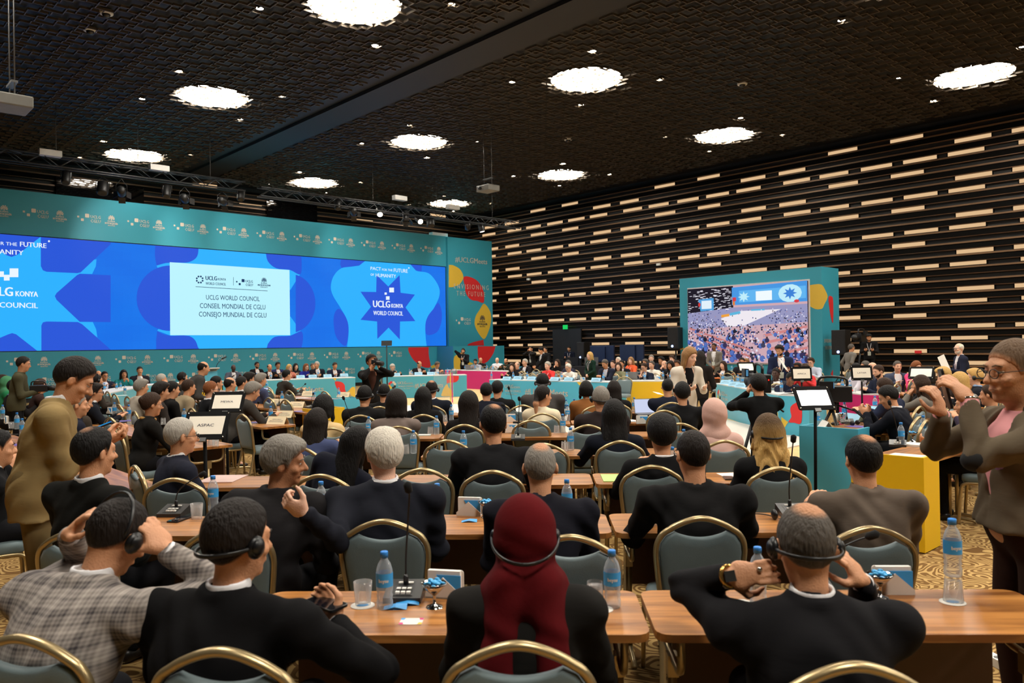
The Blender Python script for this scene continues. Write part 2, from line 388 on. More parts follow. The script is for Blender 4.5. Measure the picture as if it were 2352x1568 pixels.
for uu, vv, lb in LP:
    P = UV(uu, vv, CEIL); e = empty('ceiling_lamp', P); tag(e, lb, 'ceiling light', 'round ceiling lamps')
    link('lens', LM, None, e); link('rim', LR, None, e)
    for du, dv in ((-1.57, -1.62), (-1.55, 1.5), (1.57, -1.5), (1.6, 1.65)):
        if not (u0 < uu + du < u1 and vv + dv < v1): continue
        e2 = empty('downlight', UV(uu + du, vv + dv, CEIL)); link('lens', SM, None, e2); link('rim', SR, None, e2)
        side = {(-1, -1): 'nearest', (-1, 1): 'left', (1, -1): 'right', (1, 1): 'far'}[(int(np.sign(du)), int(np.sign(dv)))]
        tag(e2, 'small downlight, the %s of four round the %s' % (side, short_(lb)), 'downlight', 'downlights around the round lamps')
# ---------------------------------------------------------------- slatted walls with lit strips
M_WALL = mat('wall_black', (8, 7, 6), .7, var=.25, scale=2); M_SLAT = mat('slat_bronze', (112, 84, 58), .45, .2, var=.25, scale=1.2); M_DARKSLAT = mat('slat_dark', (7, 6, 5), .75, spec=.08, var=.2)
M_STRIP = emit('strip_glow', None, STRIP_E, (1.0, .66, .36)); M_STRIPY = emit('strip_hot', None, STRIP_E * 1.9, (1.0, .70, .26))
def slat_wall(name, T, length):     # T(along, z, out)
    mb = MB(); mb.prism([(0, 0), (length, 0), (length, CEIL), (0, CEIL)], lambda x, y, d: T(x, y, d), .15, -.15)
    w = struct(mb.obj(name, M_WALL))
    mb = MB(); md = MB(); row = .4283; z = 9.1 - row * 21
    while z < CEIL:
        for zz, hh, m, out in ((z - .115, .028, mb, .16), (z + .10, .022, mb, .11), (z + .155, .05, md, .14), (z - .20, .06, md, .13)):
            if zz + hh > CEIL or zz < .02: continue
            m.prism([(0, zz - hh), (length, zz - hh), (length, zz + hh), (0, zz + hh)], lambda x, y, d: T(x, y, d), out)
        z += row
    a = mb.obj('wall_slat', M_SLAT, w); b = md.obj('wall_slat', M_DARKSLAT, w); a['kind'] = b['kind'] = 'structure'
    return w
TR = lambda x, z, d: UV(30.0 - d, v0 + x, z)
slat_wall('wall_right', TR, v1 - v0)
TB = lambda x, z, d: UV(30.0 - x, 36.0 - d, z)
slat_wall('wall_back', TB, u1 - u0)
mb = MB(); mb.prism([(v0, 0), (v1, 0), (v1, CEIL), (v0, CEIL)], lambda x, y, d: UV(u0 - d, x, y), .15); struct(mb.obj('wall_left', M_WALL))
mb = MB(); mb.prism([(u0, 0), (u1, 0), (u1, CEIL), (u0, CEIL)], lambda x, y, d: UV(x, v0 - d, y), .15); struct(mb.obj('wall_front', M_WALL))
def strip_mesh(hot):
    mb = MB(); L = 1.14; mb.cur = 0; zc = .03 if hot else 0
    mb.box(-L / 2, L / 2, -.03, .0, -.07, .062); mb.cur = 1
    for sx in (-1, 1): mb.box(sx * (L / 2 + .02) - .02, sx * (L / 2 + .02) + .02, -.05, 0, -.09, .09)
    if hot: mb.cur = 2; mb.box(-L / 2, L / 2, -.10, -.06, .055, .085)
    return mb.mesh('light_strip', [M_STRIP, M_DARKSLAT, M_STRIPY])
SMN, SMH = strip_mesh(False), strip_mesh(True)
ROWS = [(0.0, (3.24, 5.59)), (-.42, (1.08, 7.67)), (-.83, (1.3, 2.8, 4.33, 5.95, 7.48))]
rank = 0
for k in range(7):
    for dz, vs in ROWS:
        z = 9.1 - 1.285 * k + dz
        if z < .35: continue
        for pd in range(0, 5):
            for va in vs:
                vv = va - .58 + 8.33 * pd - 2.5 * 0
                hot = va == 4.33
                if not 4.0 < vv < 35.3: continue
                if abs(vv - 27.9) < 1.7 and z < 3.1: continue     # the doorway
                o = link('wall_light', SMH if hot else SMN, None, None, UV(29.96, vv, z), pi / 2 + YU + pi if False else YV + pi / 2)
                h = ('just under the ceiling', 'high up', 'high up', 'above mid height', 'at mid height', 'low down', 'near the floor')[k]
                tag(o, 'warm lit strip between the right wall slats, %s%s' % (h, ', yellow tube edge' if hot else ''), 'wall light', 'lit strips of the right wall, %s%s' % (h, ', with tube' if hot else ''))
for px, py in ((60, 396), (205, 415), (330, 455), (575, 467), (1005, 495), (768, 470), (835, 507), (470, 425)):
    P = onpl(px, py, V2, 35.96); o = link('wall_light', SMN, None, None, P, YV)
    tag(o, 'warm lit strip on the back wall above the turquoise backdrop', 'wall light', 'lit strips of the back wall')
# dark booth windows in the back wall
for k, (xa, ya, xb, yb) in enumerate(((128, 405, 330, 480), (612, 455, 728, 520))):
    A = onpl(xa, ya, V2, 35.8); B = onpl(xb, yb, V2, 35.8); mb = MB()
    mb.prism([(tu(A), B[2] - 1), (tu(B), B[2] - 1), (tu(B), A[2]), (tu(A), A[2])], lambda x, y, d: UV(x, 35.8 - d, y), .04)
    m = mat('booth_glass', (6, 6, 7), .03, spec=.9, var=0); struct(mb.obj('window_%d' % (k + 1), m))
# exit door and its green sign
P = onpl(1301, 790, U2, 29.7); vd = tv(P)
mb = MB(); mb.prism([(vd - 1.0, 0), (vd + 1.0, 0), (vd + 1.0, 2.62), (vd - 1.0, 2.62)], lambda x, y, d: UV(29.8 - d, x, y), .08)
dr = struct(mb.obj('door_1', mat('door_black', (12, 12, 12), .55)))
mb = MB(); mb.box(-.02, .02, -.5, .5, -.02, .02); o = mb.obj('door_handle', mat('steel', (150, 150, 150), .3, .9), dr, UV(29.68, vd + .05, 1.05), YU)
P = onpl(1299, 751, U2, 29.66); e = empty('exit_sign', P, YV + pi / 2)
tag(e, 'green lit exit sign above the black door', 'sign')
mb = MB(); mb.box(-.15, .15, 0, .05, -.11, .11); mb.obj('sign_box', emit('exit_green', (30, 190, 90), 1.2), e)
mb = MB()
T = plane_T((0, -.004, 0), (1, 0, 0), (0, 0, 1), (0, -1, 0))
for pl in (circ(-.05, .05, .016), [(-.075, .03), (-.03, .03), (-.04, -.02), (-.07, -.02)], [(-.07, -.02), (-.055, -.02), (-.08, -.08), (-.1, -.08)], [(-.055, -.02), (-.04, -.02), (-.01, -.07), (-.03, -.08)], [(.03, -.01), (.08, -.01), (.08, -.04), (.12, .0), (.08, .04), (.08, .01), (.03, .01)]): mb.flat(pl, T)
mb.obj('pictogram', emit('exit_white', (235, 255, 240), 1.5), e)
# ---------------------------------------------------------------- stage backdrop, LED wall, side screen
VS = 32.2
M_TURQ = mat('backdrop_turquoise', (48, 150, 172), .55, var=.03, scale=.5); M_TURQ2 = mat('desk_turquoise', (72, 166, 192), .4, var=.03, scale=.5)
M_YEL = mat('panel_yellow', (222, 178, 14), .45, var=.03, scale=.6); M_MAG = mat('panel_magenta', (200, 34, 112), .45, var=.03, scale=.6)
M_PRINT = mat('print_beige', (214, 204, 190), .6, var=.02); M_RED = mat('print_red', (206, 40, 44), .5, var=.03); M_PYEL = mat('print_yellow', (216, 180, 60), .5, var=.03); M_BLK = mat('matte_black', (10, 10, 11), .5, var=.2)
M_INK = mat('ink_navy', (26, 40, 66), .6, var=.02); M_PANELBLUE = mat('panel_blue', (48, 130, 168), .5, var=.05, scale=.5)
def PL(px, py): P = onpl(px, py, V2, VS); return tu(P), float(P[2])
TS = lambda x, z, d=0.0: UV(x, VS - d, z)
uL, uR = 2.5, PL(1026, 700)[0]; zt, zl, zb = 7.55, 5.98, 1.82
bd = empty('stage_backdrop', UV(0, VS, 0)); tag(bd, 'long turquoise stage backdrop printed with rows of small pale logos', 'backdrop')
def bk(name, mb, m): o = mb.obj(name, m); o.parent = bd; o.matrix_parent_inverse = Matrix.Translation(bd.location).inverted(); return o
mb = MB(); mb.prism([(uL, zl), (uR, zl), (uR, zt), (uL, zt)], TS, .6, -.6); bk('top_panel', mb, M_TURQ)
mb = MB(); mb.prism([(uL, .16), (uR, .16), (uR, zb), (uL, zb)], TS, .6, -.6); bk('lower_panel', mb, M_TURQ)
mb = MB(); mb.prism([(uL, 0), (uR, 0), (uR, .16), (uL, .16)], TS, .5, -.55); bk('plinth', mb, M_BLK)
def uclg(mb, T, x, z, h, d=.004, word=True):     # squares mark and UCLG / CGLU
    s = h * .5
    for ax, az, ss in ((-.15, .12, s * 1.05), (-.15 - .52, -.42, s * .72), (-.15 - .98, .02, s * .5)):
        mb.flat([(x + (ax * h) + px_, z + (az * h) + pz_) for px_, pz_ in rrect(0, 0, ss, ss, ss * .16, 2)], T, d)
    if word:
        put_text(mb, 'UCLG', T, x + h * .55, z + h * .08, h * .46, .8, d, .03, 'L', 1); put_text(mb, 'CGLU', T, x + h * .55, z - h * .5, h * .46, .8, d, .03, 'L', 1)
def emblem(mb, T, x, z, h, d=.004, lines=('KONYA', 'BÜYÜKŞEHİR', 'BELEDİYESİ')):    # small crest over three lines of lettering
    for k in (-1, 1):      # spread wings of feathers either side of a slim body, two heads above
        for q in range(4): a = R_(72 - q * 27); c, sn = cos(a), sin(a); r0, r1, w0 = h * .10, h * (.34 - .02 * q), h * .030; mb.flat([(x + k * (c * r0 + sn * w0), z + h * .16 + sn * r0 - c * w0), (x + k * (c * r1 + sn * w0 * 1.4), z + h * .16 + sn * r1 - c * w0 * 1.4), (x + k * (c * r1 - sn * w0 * 1.4), z + h * .16 + sn * r1 + c * w0 * 1.4), (x + k * (c * r0 - sn * w0), z + h * .16 + sn * r0 + c * w0)], T, d)
        mb.flat([(x + k * h * .01, z + h * .34), (x + k * h * .10, z + h * .46), (x + k * h * .03, z + h * .48)], T, d)
    mb.flat([(x - h * .04, z + h * .02), (x + h * .04, z + h * .02), (x + h * .055, z + h * .2), (x, z + h * .36), (x - h * .055, z + h * .2)], T, d)
    put_text(mb, lines[0], T, x, z - h * .14, h * .15, .9, d, .05, res=1); put_text(mb, lines[1], T, x, z - h * .36, h * .17, .8, d, .06, res=1); put_text(mb, lines[2], T, x, z - h * .53, h * .11, .8, d, .04, res=1)
ua, ub = PL(75, 488)[0], PL(1008, 577)[0]; nlog = 22; du = (ub - ua) / (nlog - 1); zlog = (PL(75, 488)[1] + PL(1008, 577)[1]) / 2
mb = MB()
for k in range(-4, nlog):
    x = ua + du * k
    if k % 2 == 0: uclg(mb, TS, x, zlog, .27)
    else: emblem(mb, TS, x, zlog, .40)
bk('logo_print', mb, M_PRINT)
mb = MB()
for row, pxs in enumerate((((283, 827), (822, 815)), ((100, 868), (713, 862)))):
    a, z1 = PL(*pxs[0]); b, z2 = PL(*pxs[1]); zz = (z1 + z2) / 2; du2 = du * 1.02
    x = a; k = 0
    while x < uR - 3.3:
        if k % 2 == 0: uclg(mb, TS, x, zz, .25)
        else: emblem(mb, TS, x, zz, .36)
        x += du2; k += 1
    x = a - du2; k = 1
    while x > uL + 1:
        if k % 2 == 0: uclg(mb, TS, x, zz, .25)
        else: emblem(mb, TS, x, zz, .36)
        x -= du2; k += 1
bk('logo_print', mb, M_PRINT)
def P4(pts, sc, ox, oy, f=PL): return [f(ox + x / sc, oy + y / sc) for x, y in pts]
c4 = lambda pts: P4(pts, 7.127, 860, 790)
mb = MB(); mb.flat(c4(catmull([(555, 55), (560, 120), (640, 260), (770, 360), (850, 385), (918, 368), (895, 220), (885, 130), (888, 50)], 4)), TS, .005); mb.flat(c4([(888, 50), (555, 55), (570, 60)]), TS, .004); bk('print_shape', mb, M_RED)
mb = MB(); mb.flat(c4([(1080, 235), (1078, 345), (940, 400), (920, 360), (1000, 325)]), TS, .006); bk('print_shape', mb, M_PYEL)
# right-hand pillar of the backdrop
uP = PL(1128, 700)[0]; pil = empty('backdrop_pillar', UV(uR, VS, 0)); tag(pil, 'tall turquoise pillar panel at the right end of the backdrop with slogan and curved shapes', 'panel')
def pk(root, name, mb, m): o = mb.obj(name, m); o.parent = root; o.matrix_parent_inverse = Matrix.Translation(root.location).inverted() if root.rotation_euler.z == 0 else (Matrix.Translation(root.location) @ Matrix.Rotation(root.rotation_euler.z, 4, 'Z')).inverted(); return o
TP = lambda x, z, d=0.0: UV(x, VS - .12 - d, z)
mb = MB(); mb.prism([(uR + .02, 0), (uP, 0), (uP, 7.52), (uR + .02, 7.52)], TP, 1.2, -1.2); pk(pil, 'panel', mb, M_TURQ)
mb = MB(); mb.prism([(uR - .8, 7.56), (uR + .2, 7.56), (uR + .2, 7.72), (uR - .8, 7.72)], TP, .3, -.5); o = mb.obj('lamp_box', mat('fixture_white', (200, 200, 196), .5)); tag(o, 'small pale fixture box lying on top of the backdrop pillar', 'fixture')
c2 = lambda pts: P4(pts, 3.336, 500, 400)
mb = MB(); mb.flat(c2([(1760, 695)] + catmull([(1790, 697), (1845, 730), (1872, 790), (1840, 845), (1790, 866)], 4) + [(1760, 868)]), TP, .004)
mb.flat(c2(catmull([(2030, 992), (2075, 1050), (2084, 1120), (2065, 1200), (2030, 1262), (1985, 1215), (1958, 1150), (1965, 1090), (1995, 1040)], 4, True)), TP, .004); pk(pil, 'print_shape', mb, M_PYEL)
mb = MB(); mb.flat(c2(catmull([(1872, 792), (1910, 785), (1975, 815), (2015, 870), (2028, 920), (2026, 985), (1980, 972), (1930, 962), (1892, 915), (1880, 850)], 4, True)), TP, .005)
pk(pil, 'print_shape', mb, M_RED); mb = MB(); mb.flat(c2([(1900, 1312)] + catmull([(1910, 1300), (1950, 1285), (2025, 1268)], 3) + [(2029, 1312)]), TP, .005); pk(pil, 'print_shape', mb, M_RED)
mb = MB(); sl = .0
def ptx(mb, txt, x0, y0, x1, hpx, T=TP, f=PL, sc=3.336, ox=500, oy=400, d=.009, bold=.02):
    a = f(ox + x0 / sc, oy + y0 / sc); b = f(ox + x1 / sc, oy + y0 / sc); h = abs(f(ox + x0 / sc, oy + (y0 - hpx) / sc)[1] - a[1])
    put_text(mb, txt, T, (a[0] + b[0]) / 2, a[1] - (0), h, d=d, bold=bold, width=abs(b[0] - a[0]))
ptx(mb, '#UCLGMeets', 1808, 672, 2053, 42, bold=.02)
for txt, x0, y0, x1 in (('ENVISIONING', 1800, 875, 2064), ('THE FUTURE', 1820, 930, 2038)): ptx(mb, ' '.join(txt).replace('     ', '    '), x0, y0, x1, 38, bold=.012)
x, z = PL(500 + 1868 / 3.336, 400 + 1128 / 3.336); uclg(mb, TP, x - .1, z, .34, .009); pk(pil, 'lettering', mb, M_PRINT)
mb = MB(); x, z = PL(500 + 2017 / 3.336, 400 + 1125 / 3.336); emblem(mb, TP, x, z, .62, .009); pk(pil, 'lettering', mb, M_INK)
# low wing in front of the pillar
A = onpl(1041, 795, V2, 30.9); B = onpl(1158, 795, V2, 30.9); wg = empty('backdrop_wing', UV(tu(A), 30.9, 0)); tag(wg, 'low turquoise wing panel with red and yellow shapes standing before the pillar', 'panel')
TW = lambda x, z, d=0.0: UV(x, 30.9 - d, z); PW = lambda px, py: (tu(onpl(px, py, V2, 30.9)), float(onpl(px, py, V2, 30.9)[2])); zw = float(A[2])
mb = MB(); mb.prism([(tu(A), 0), (tu(B), 0), (tu(B), zw), (tu(A), zw)], TW, .3, -.3); pk(wg, 'front_panel', mb, M_TURQ)
mb = MB(); mb.prism([(30.9, 0), (VS, 0), (VS, zw), (30.9, zw)], lambda x, y, d: UV(tu(A) - .02 + d, x, y), .1); pk(wg, 'side_panel', mb, M_PANELBLUE)
cw = lambda pts: P4(pts, 7.127, 860, 790, PW)
mb = MB(); mb.flat(cw(catmull([(1690, 35), (1690, 110), (1695, 200), (1720, 290), (1760, 320), (1850, 285), (1930, 180), (1965, 100), (1980, 35)], 3)), TW, .005); pk(wg, 'print_shape', mb, M_RED)
mb = MB(); mb.flat(cw(catmull([(1300, 230), (1340, 180), (1400, 150), (1450, 150), (1500, 230), (1560, 290), (1620, 320), (1560, 345), (1400, 420), (1310, 430)], 3, True)), TW, .005); pk(wg, 'print_shape', mb, M_PYEL)
# the LED wall
LEDE = 1.0
led = empty('led_wall', UV(uL, VS, zb)); tag(led, 'huge blue video wall of the stage showing star shapes and council titles', 'screen')
mb = MB(); mb.prism([(uL, zb), (uR, zb), (uR, zl), (uL, zl)], TS, .50, -.55); pk(led, 'housing', mb, M_BLK)
vcol_mat('led_picture', LEDE)
mb = MB(); nd = [0]
def put(col, poly, clip=True):
    nd[0] += 1; mb.c = S(col); q = poly
    if clip: q = [(min(max(x, uL + .04), uR - .03), min(max(z, zb + .03), zl - .03)) for x, z in poly]
    mb.flat(q, TS, -.045 + nd[0] * .0016)
MID, LIT, DK = (22, 112, 232), (46, 178, 255), (42, 88, 218)
# base of the picture, soft clouds of blue in a coarse grid of tints
gx = np.linspace(uL + .04, uR - .03, 72); gz = np.linspace(zb + .03, zl - .03, 14)
def cl(x, z): return .5 + .5 * sin(x * .9 + 1.7 * sin(z * 1.3) + .6 * x) * sin(z * 2.1 + x * .7)
for i in range(71):
    for j in range(13):
        k = cl(gx[i], gz[j]) * .35; mb.c = S([a * (1 - k) + b * k for a, b in zip(MID, (30, 135, 245))])
        mb.flat([(gx[i], gz[j]), (gx[i + 1], gz[j]), (gx[i + 1], gz[j + 1]), (gx[i], gz[j + 1])], TS, -.045)
l1 = lambda pts: P4(pts, 3.485, 0, 400); l2 = c2
put(LIT, [(uL, zb), (uL, zl)] + l1([(328, 480), (640, 795), (445, 975), (640, 1180), (890, 1425)])); put(LIT, l1([(640, 700), (775, 680), (770, 735), (740, 798), (620, 795)])); put(LIT, l1([(630, 1181), (745, 1182), (772, 1240), (782, 1306)]))
put(DK, l1([(328, 478), (890, 525), (887, 560), (648, 785), (620, 791), (375, 780), (345, 768), (329, 735)])); put(DK, l1([(640, 797), (888, 808), (888, 1183), (640, 1180), (455, 1005), (441, 975), (455, 950), (620, 806)]))
put(DK, l1([(333, 1425), (333, 1210), (345, 1185), (375, 1178), (625, 1182), (660, 1200), (890, 1425)])); put(DK, l1([(-260, 1425), (65, 1282), (98, 1271), (130, 1280), (300, 1425)])); put(DK, l1([(-260, 440), (325, 478), (325, 497), (140, 645), (95, 661), (55, 648)]))
put(LIT, l1([(1590, 570), (2130, 610), (2130, 900), (1370, 900), (1300, 830), (1255, 730), (1360, 703), (1500, 705)])); put(LIT, l1([(1260, 1252), (1362, 1100), (2130, 1100), (2150, 1425), (1597, 1425), (1520, 1293), (1370, 1292)]))
put(LIT, l2([(370, 560), (560, 730), (632, 768), (560, 885), (450, 900), (300, 800)])); put(LIT, l2([(450, 1080), (560, 1090), (638, 1200), (560, 1236), (380, 1345), (200, 1345)]))
put(DK, l1(catmull([(1245, 555), (1242, 650), (1256, 731)], 3) + catmull([(1310, 712), (1400, 706), (1500, 706), (1560, 680), (1586, 640), (1591, 575)], 4))); put(DK, l1(circ(1365, 992, 270, 262, 28, 82, 278)))
put(DK, l1(catmull([(1260, 1255), (1310, 1280), (1370, 1292), (1500, 1292), (1565, 1330), (1597, 1425)], 4) + [(1252, 1425), (1251, 1330)])); put(DK, l2(catmull([(370, 590), (385, 665), (450, 720), (555, 733), (632, 768), (645, 700), (640, 610)], 4)))
put(DK, l2(circ(560, 990, 190, 225, 28, -78, 78))); put(DK, l2([(378, 1345)] + catmull([(385, 1300), (440, 1245), (560, 1236), (640, 1203), (655, 1260), (640, 1345)], 4)))
put(LIT, l2(catmull([(1130, 640), (1475, 680), (1520, 738), (1620, 760), (1690, 850), (1700, 930), (1655, 1030), (1602, 1110), (1592, 1200), (1605, 1345)], 5) + catmull([(990, 1345), (1005, 1200), (990, 1110), (940, 1020), (885, 930), (868, 860), (890, 780), (950, 720), (1050, 705)], 5)))
put(DK, l2([(945, 640), (1130, 655), (1085, 700), (1040, 706), (950, 716), (940, 690)])); put(DK, l2([(1478, 690), (1566, 690), (1562, 745), (1520, 738)])); put(DK, l2(catmull([(930, 1030), (890, 1090), (900, 1220), (940, 1290), (985, 1310), (1003, 1200), (990, 1110)], 4, True)))
put(DK, l2(catmull([(1690, 985), (1715, 1040), (1715, 1130), (1680, 1210), (1605, 1230), (1592, 1160), (1610, 1090), (1655, 1030)], 4, True)))
put(DK, l2([(1218, 772), (1308, 860), (1394, 773), (1402, 908), (1512, 922), (1440, 1020), (1515, 1125), (1398, 1128), (1396, 1266), (1310, 1175), (1224, 1262), (1222, 1128), (1095, 1115), (1175, 1015), (1095, 900), (1215, 902)]))
put((188, 244, 255), [PL(390, 602), PL(665, 620), PL(666.5, 769.5), PL(391, 769.5)], False)
pic = pk(led, 'picture', mb, MATS['led_picture'])
mb = MB(); mb.c = S((235, 246, 255)); DD = .02
def lx(txt, x0, y0, x1, h, s=1, bold=.012, ox=500, oy=400, sc=3.336): ptx(mb, txt, x0, y0, x1, h, TS, PL, sc, ox, oy, DD, bold)
lx('PACT', 1170, 733, 1250, 26); lx('FOR THE', 1258, 739, 1338, 18); lx('FUTURE', 1348, 749, 1454, 30); lx('OF', 1170, 777, 1196, 18); lx('HUMANITY', 1210, 786, 1364, 28)
mb.flat(l2(circ(1463, 718, 5)), TS, DD)
lx('UCLG', 1190, 1018, 1318, 54, bold=.035); lx('KONYA', 1330, 1022, 1418, 32, bold=.03); lx('WORLD COUNCIL', 1192, 1078, 1418, 34, bold=.02)
for x, y, s_ in ((1313, 905, 36), (1288, 935, 27), (1277, 906, 17)): mb.flat(l2([(x, y - (s_ if s_ == 36 else 0)), (x + s_, y - (s_ if s_ == 36 else 0)), (x + s_, y + s_ * (0 if s_ == 36 else 1)), (x, y + s_ * (0 if s_ == 36 else 1))]), TS, DD)
def lxa(*a, **k): lx(*a, ox=0, oy=400, sc=3.485, **k)
lxa('FOR THE', -60, 562, 135, 28); lxa('FUTURE', 160, 578, 370, 40, bold=.02); lxa('HUMANITY', -150, 628, 186, 40, bold=.02); mb.flat(l1(circ(391, 537, 8)), TS, DD)
lxa('UCLG', -150, 968, 100, 76, bold=.035); lxa('KONYA', 125, 976, 302, 44, bold=.03); lxa('WORLD COUNCIL', -300, 1060, 302, 46, bold=.02)
for x, y, s_ in ((76, 754, 70), (30, 805, 46), (-14, 778, 44)): mb.flat(l1([(x, y), (x + s_, y), (x + s_, y + s_), (x, y + s_)]), TS, DD)
mb.c = S((28, 58, 104))
lx('UCLG WORLD COUNCIL', -90, 960, 320, 38, bold=.004); lx('CONSEIL MONDIAL DE CGLU', -138, 1025, 364, 40, bold=.004); lx('CONSEJO MUNDIAL DE CGLU', -145, 1090, 372, 40, bold=.004)
lxa('UCLG', 1645, 846, 1735, 34, bold=.035); lxa('KONYA', 1743, 849, 1807, 20, bold=.02); lxa('WORLD COUNCIL', 1645, 884, 1807, 22, bold=.015)
for k in range(8): a = R_(k * 45 + 22); c = (1597 + cos(a) * 25, 843 + sin(a) * 26); mb.flat(l1(circ(c[0], c[1], 8, 8, 6)), TS, DD)
mb.flat(l1([(1564, 898), (2140, 932), (2140, 936), (1564, 902)]), TS, DD); mb.flat(l1([(1866, 823), (1869, 823), (1869, 890), (1866, 890)]), TS, DD)
x, z = PL(500 + 185 / 3.336, 400 + 832 / 3.336); uclg(mb, TS, x + .02, z, .25, DD); x, z = PL(500 + 354 / 3.336, 400 + 830 / 3.336); emblem(mb, TS, x, z, .42, DD, ('KONYA', 'METROPOLITAN', 'MUNICIPALITY'))
pk(led, 'picture_lettering', mb, MATS['led_picture'])
# ---------------------------------------------------------------- side video screen
US = 26.0
def PR(px, py): P = onpl(px, py, U2, US); return -tv(P), float(P[2])
TRS = lambda x, z, d=0.0: UV(US - d, -x, z)
s0, s1 = PR(1561.5, 700)[0], PR(1888, 700)[0]; zs = .5 * (PR(1561, 640)[1] + PR(1888, 612)[1])
ss = empty('side_screen', UV(US, -s0, 0)); tag(ss, 'turquoise framed video screen by the right wall showing the hall itself', 'screen')
p0, p1 = PR(1583, 700)[0], PR(1858, 700)[0]; q1 = .5 * (PR(1583, 663)[1] + PR(1858, 646)[1]); q0 = PR(1720, 833)[1]
mb = MB()
for a, b, c, d in ((s0, s1, q1, zs), (s0, s1, 0, q0), (s0, p0, q0, q1), (p1, s1, q0, q1)): mb.prism([(a, c), (b, c), (b, d), (a, d)], TRS, 1.3, -1.3)
pk(ss, 'surround', mb, M_TURQ)
mb = MB(); fw = .05
for a, b, c, d in ((p0 - fw, p1 + fw, q1, q1 + fw), (p0 - fw, p1 + fw, q0 - fw, q0), (p0 - fw, p0, q0, q1), (p1, p1 + fw, q0, q1)): mb.prism([(a, c), (b, c), (b, d), (a, d)], TRS, .04, 0)
pk(ss, 'screen_frame', mb, mat('frame_white', (200, 200, 196), .5))
mb = MB(); mb.prism([(p0, q0), (p1, q0), (p1, q1), (p0, q1)], TRS, .1, -.3); pk(ss, 'screen_panel', mb, M_BLK)
c5 = lambda pts: P4(pts, 4.612, 1500, 560, PR)
mb = MB(); mb.flat(c5([(1650, 440)] + catmull([(1700, 430), (1785, 430), (1830, 500), (1850, 565), (1815, 640), (1790, 685), (1720, 690), (1650, 650)], 3)), TRS, .006); pk(ss, 'print_shape', mb, M_PYEL); mb = MB(); mb.flat(c5([(288, 1060), (330, 1110), (285, 1125)]), TRS, .006); pk(ss, 'print_shape', mb, M_PYEL)
TSD = lambda x, z, d=0.0: UV(US + x, -s1 - d, z)
def PQ(px, py): P = onpl(px, py, V2, -s1); return tu(P) - US, float(P[2])
c6 = lambda pts: P4(pts, 4.612, 1500, 560, PQ)
mb = MB(); mb.flat(c6(catmull([(1857, 565), (1890, 555), (1906, 600), (1906, 830), (1885, 790), (1868, 690)], 3, True)), TSD, .006); pk(ss, 'print_shape', mb, M_RED); mb = MB(); mb.flat(c6([(1880, 1375), (1904, 1330), (1904, 1410)]), TSD, .006); pk(ss, 'print_shape', mb, M_RED)
mb = MB(); a, b = PQ(1500 + 1812 / 4.612, 560 + 1045 / 4.612), PQ(1500 + 1900 / 4.612, 560 + 1045 / 4.612)
put_text(mb, 'ENVISIONING', TSD, (a[0] + b[0]) / 2, a[1], .13, d=.008, width=abs(b[0] - a[0])); put_text(mb, 'THE FUTURE', TSD, (a[0] + b[0]) / 2, a[1] - .24, .13, d=.008, width=abs(b[0] - a[0]) * .9); pk(ss, 'lettering', mb, M_PRINT)
vcol_mat('live_picture', 1.0); mb = MB(); dd = [0]
W_, H_ = p1 - p0, q1 - q0
def pv(col, poly):      # poly in 0..1 picture coordinates, y down
    dd[0] += 1; mb.c = S(col); mb.flat([(p0 + min(max(x, 0), 1) * W_, q1 - min(max(y, 0), 1) * H_) for x, y in poly], TRS, .1 + .002 + dd[0] * .00004)
rc = lambda x, y, w_, h_, sk=0: [(x, y), (x + w_, y + sk), (x + w_, y + h_ + sk), (x, y + h_)]
pv((206, 168, 178), rc(0, 0, 1, 1)); pv((24, 20, 34), rc(0, 0, .41, .33)); pv((150, 150, 190), [(0, .33), (.41, .28), (1, .28), (1, .5), (0, .55)])
rr = random.Random(3)
for i in range(120): pv((235, 232, 245), rc(rr.random() * .40, .02 + rr.random() * .28, .022, .007))
pv((70, 150, 225), [(.40, .02), (1, 0), (1, .25), (.40, .25)]); pv((96, 180, 240), rc(.46, .07, .53, .15, -.01)); pv((240, 250, 255), rc(.60, .09, .13, .12))
star = lambda cx, cy, r: [(cx + (r if k % 2 == 0 else r * .5) * cos(k * pi / 8), cy + 1.4 * (r if k % 2 == 0 else r * .5) * sin(k * pi / 8)) for k in range(16)]
pv((190, 236, 250), star(.50, .15, .05)); pv((190, 236, 250), circ(.87, .14, .09, .11, 14)); pv((60, 130, 215), star(.87, .14, .055))
pv((214, 60, 70), rc(.405, .15, .03, .05)); pv((220, 130, 60), rc(.405, .2, .02, .05)); pv((214, 60, 70), circ(.92, .24, .02, .02, 8))
pv((80, 160, 220), [(.10, .15), (.24, .14), (.24, .30), (.12, .31)]); pv((225, 240, 250), rc(.13, .17, .09, .11)); pv((210, 60, 60), circ(.11, .22, .012, .03, 8))
pv((238, 232, 240), [(.30, .42), (.46, .33), (.80, .33), (.72, .38), (.50, .52), (.36, .53)]); pv((236, 160, 60), rc(.305, .37, .07, .035, -.012)); pv((90, 180, 220), rc(.38, .35, .09, .035, -.02)); pv((90, 180, 220), rc(.56, .315, .11, .02))
for i in range(1150):
    y = .30 + rr.random() ** .8 * .68; x = rr.random()
    if .33 < x < .72 and .33 < y < .5 and rr.random() < .93: continue
    if y > .62 and .62 < x < .76: continue
    s_ = .006 + .018 * (y - .28); c = rr.choice([(30, 30, 48), (30, 30, 48), (52, 52, 78), (225, 222, 240), (90, 96, 150), (58, 70, 140), (170, 140, 160)])
    pv(c, rc(x, y, s_ * 1.0, s_ * 1.7))
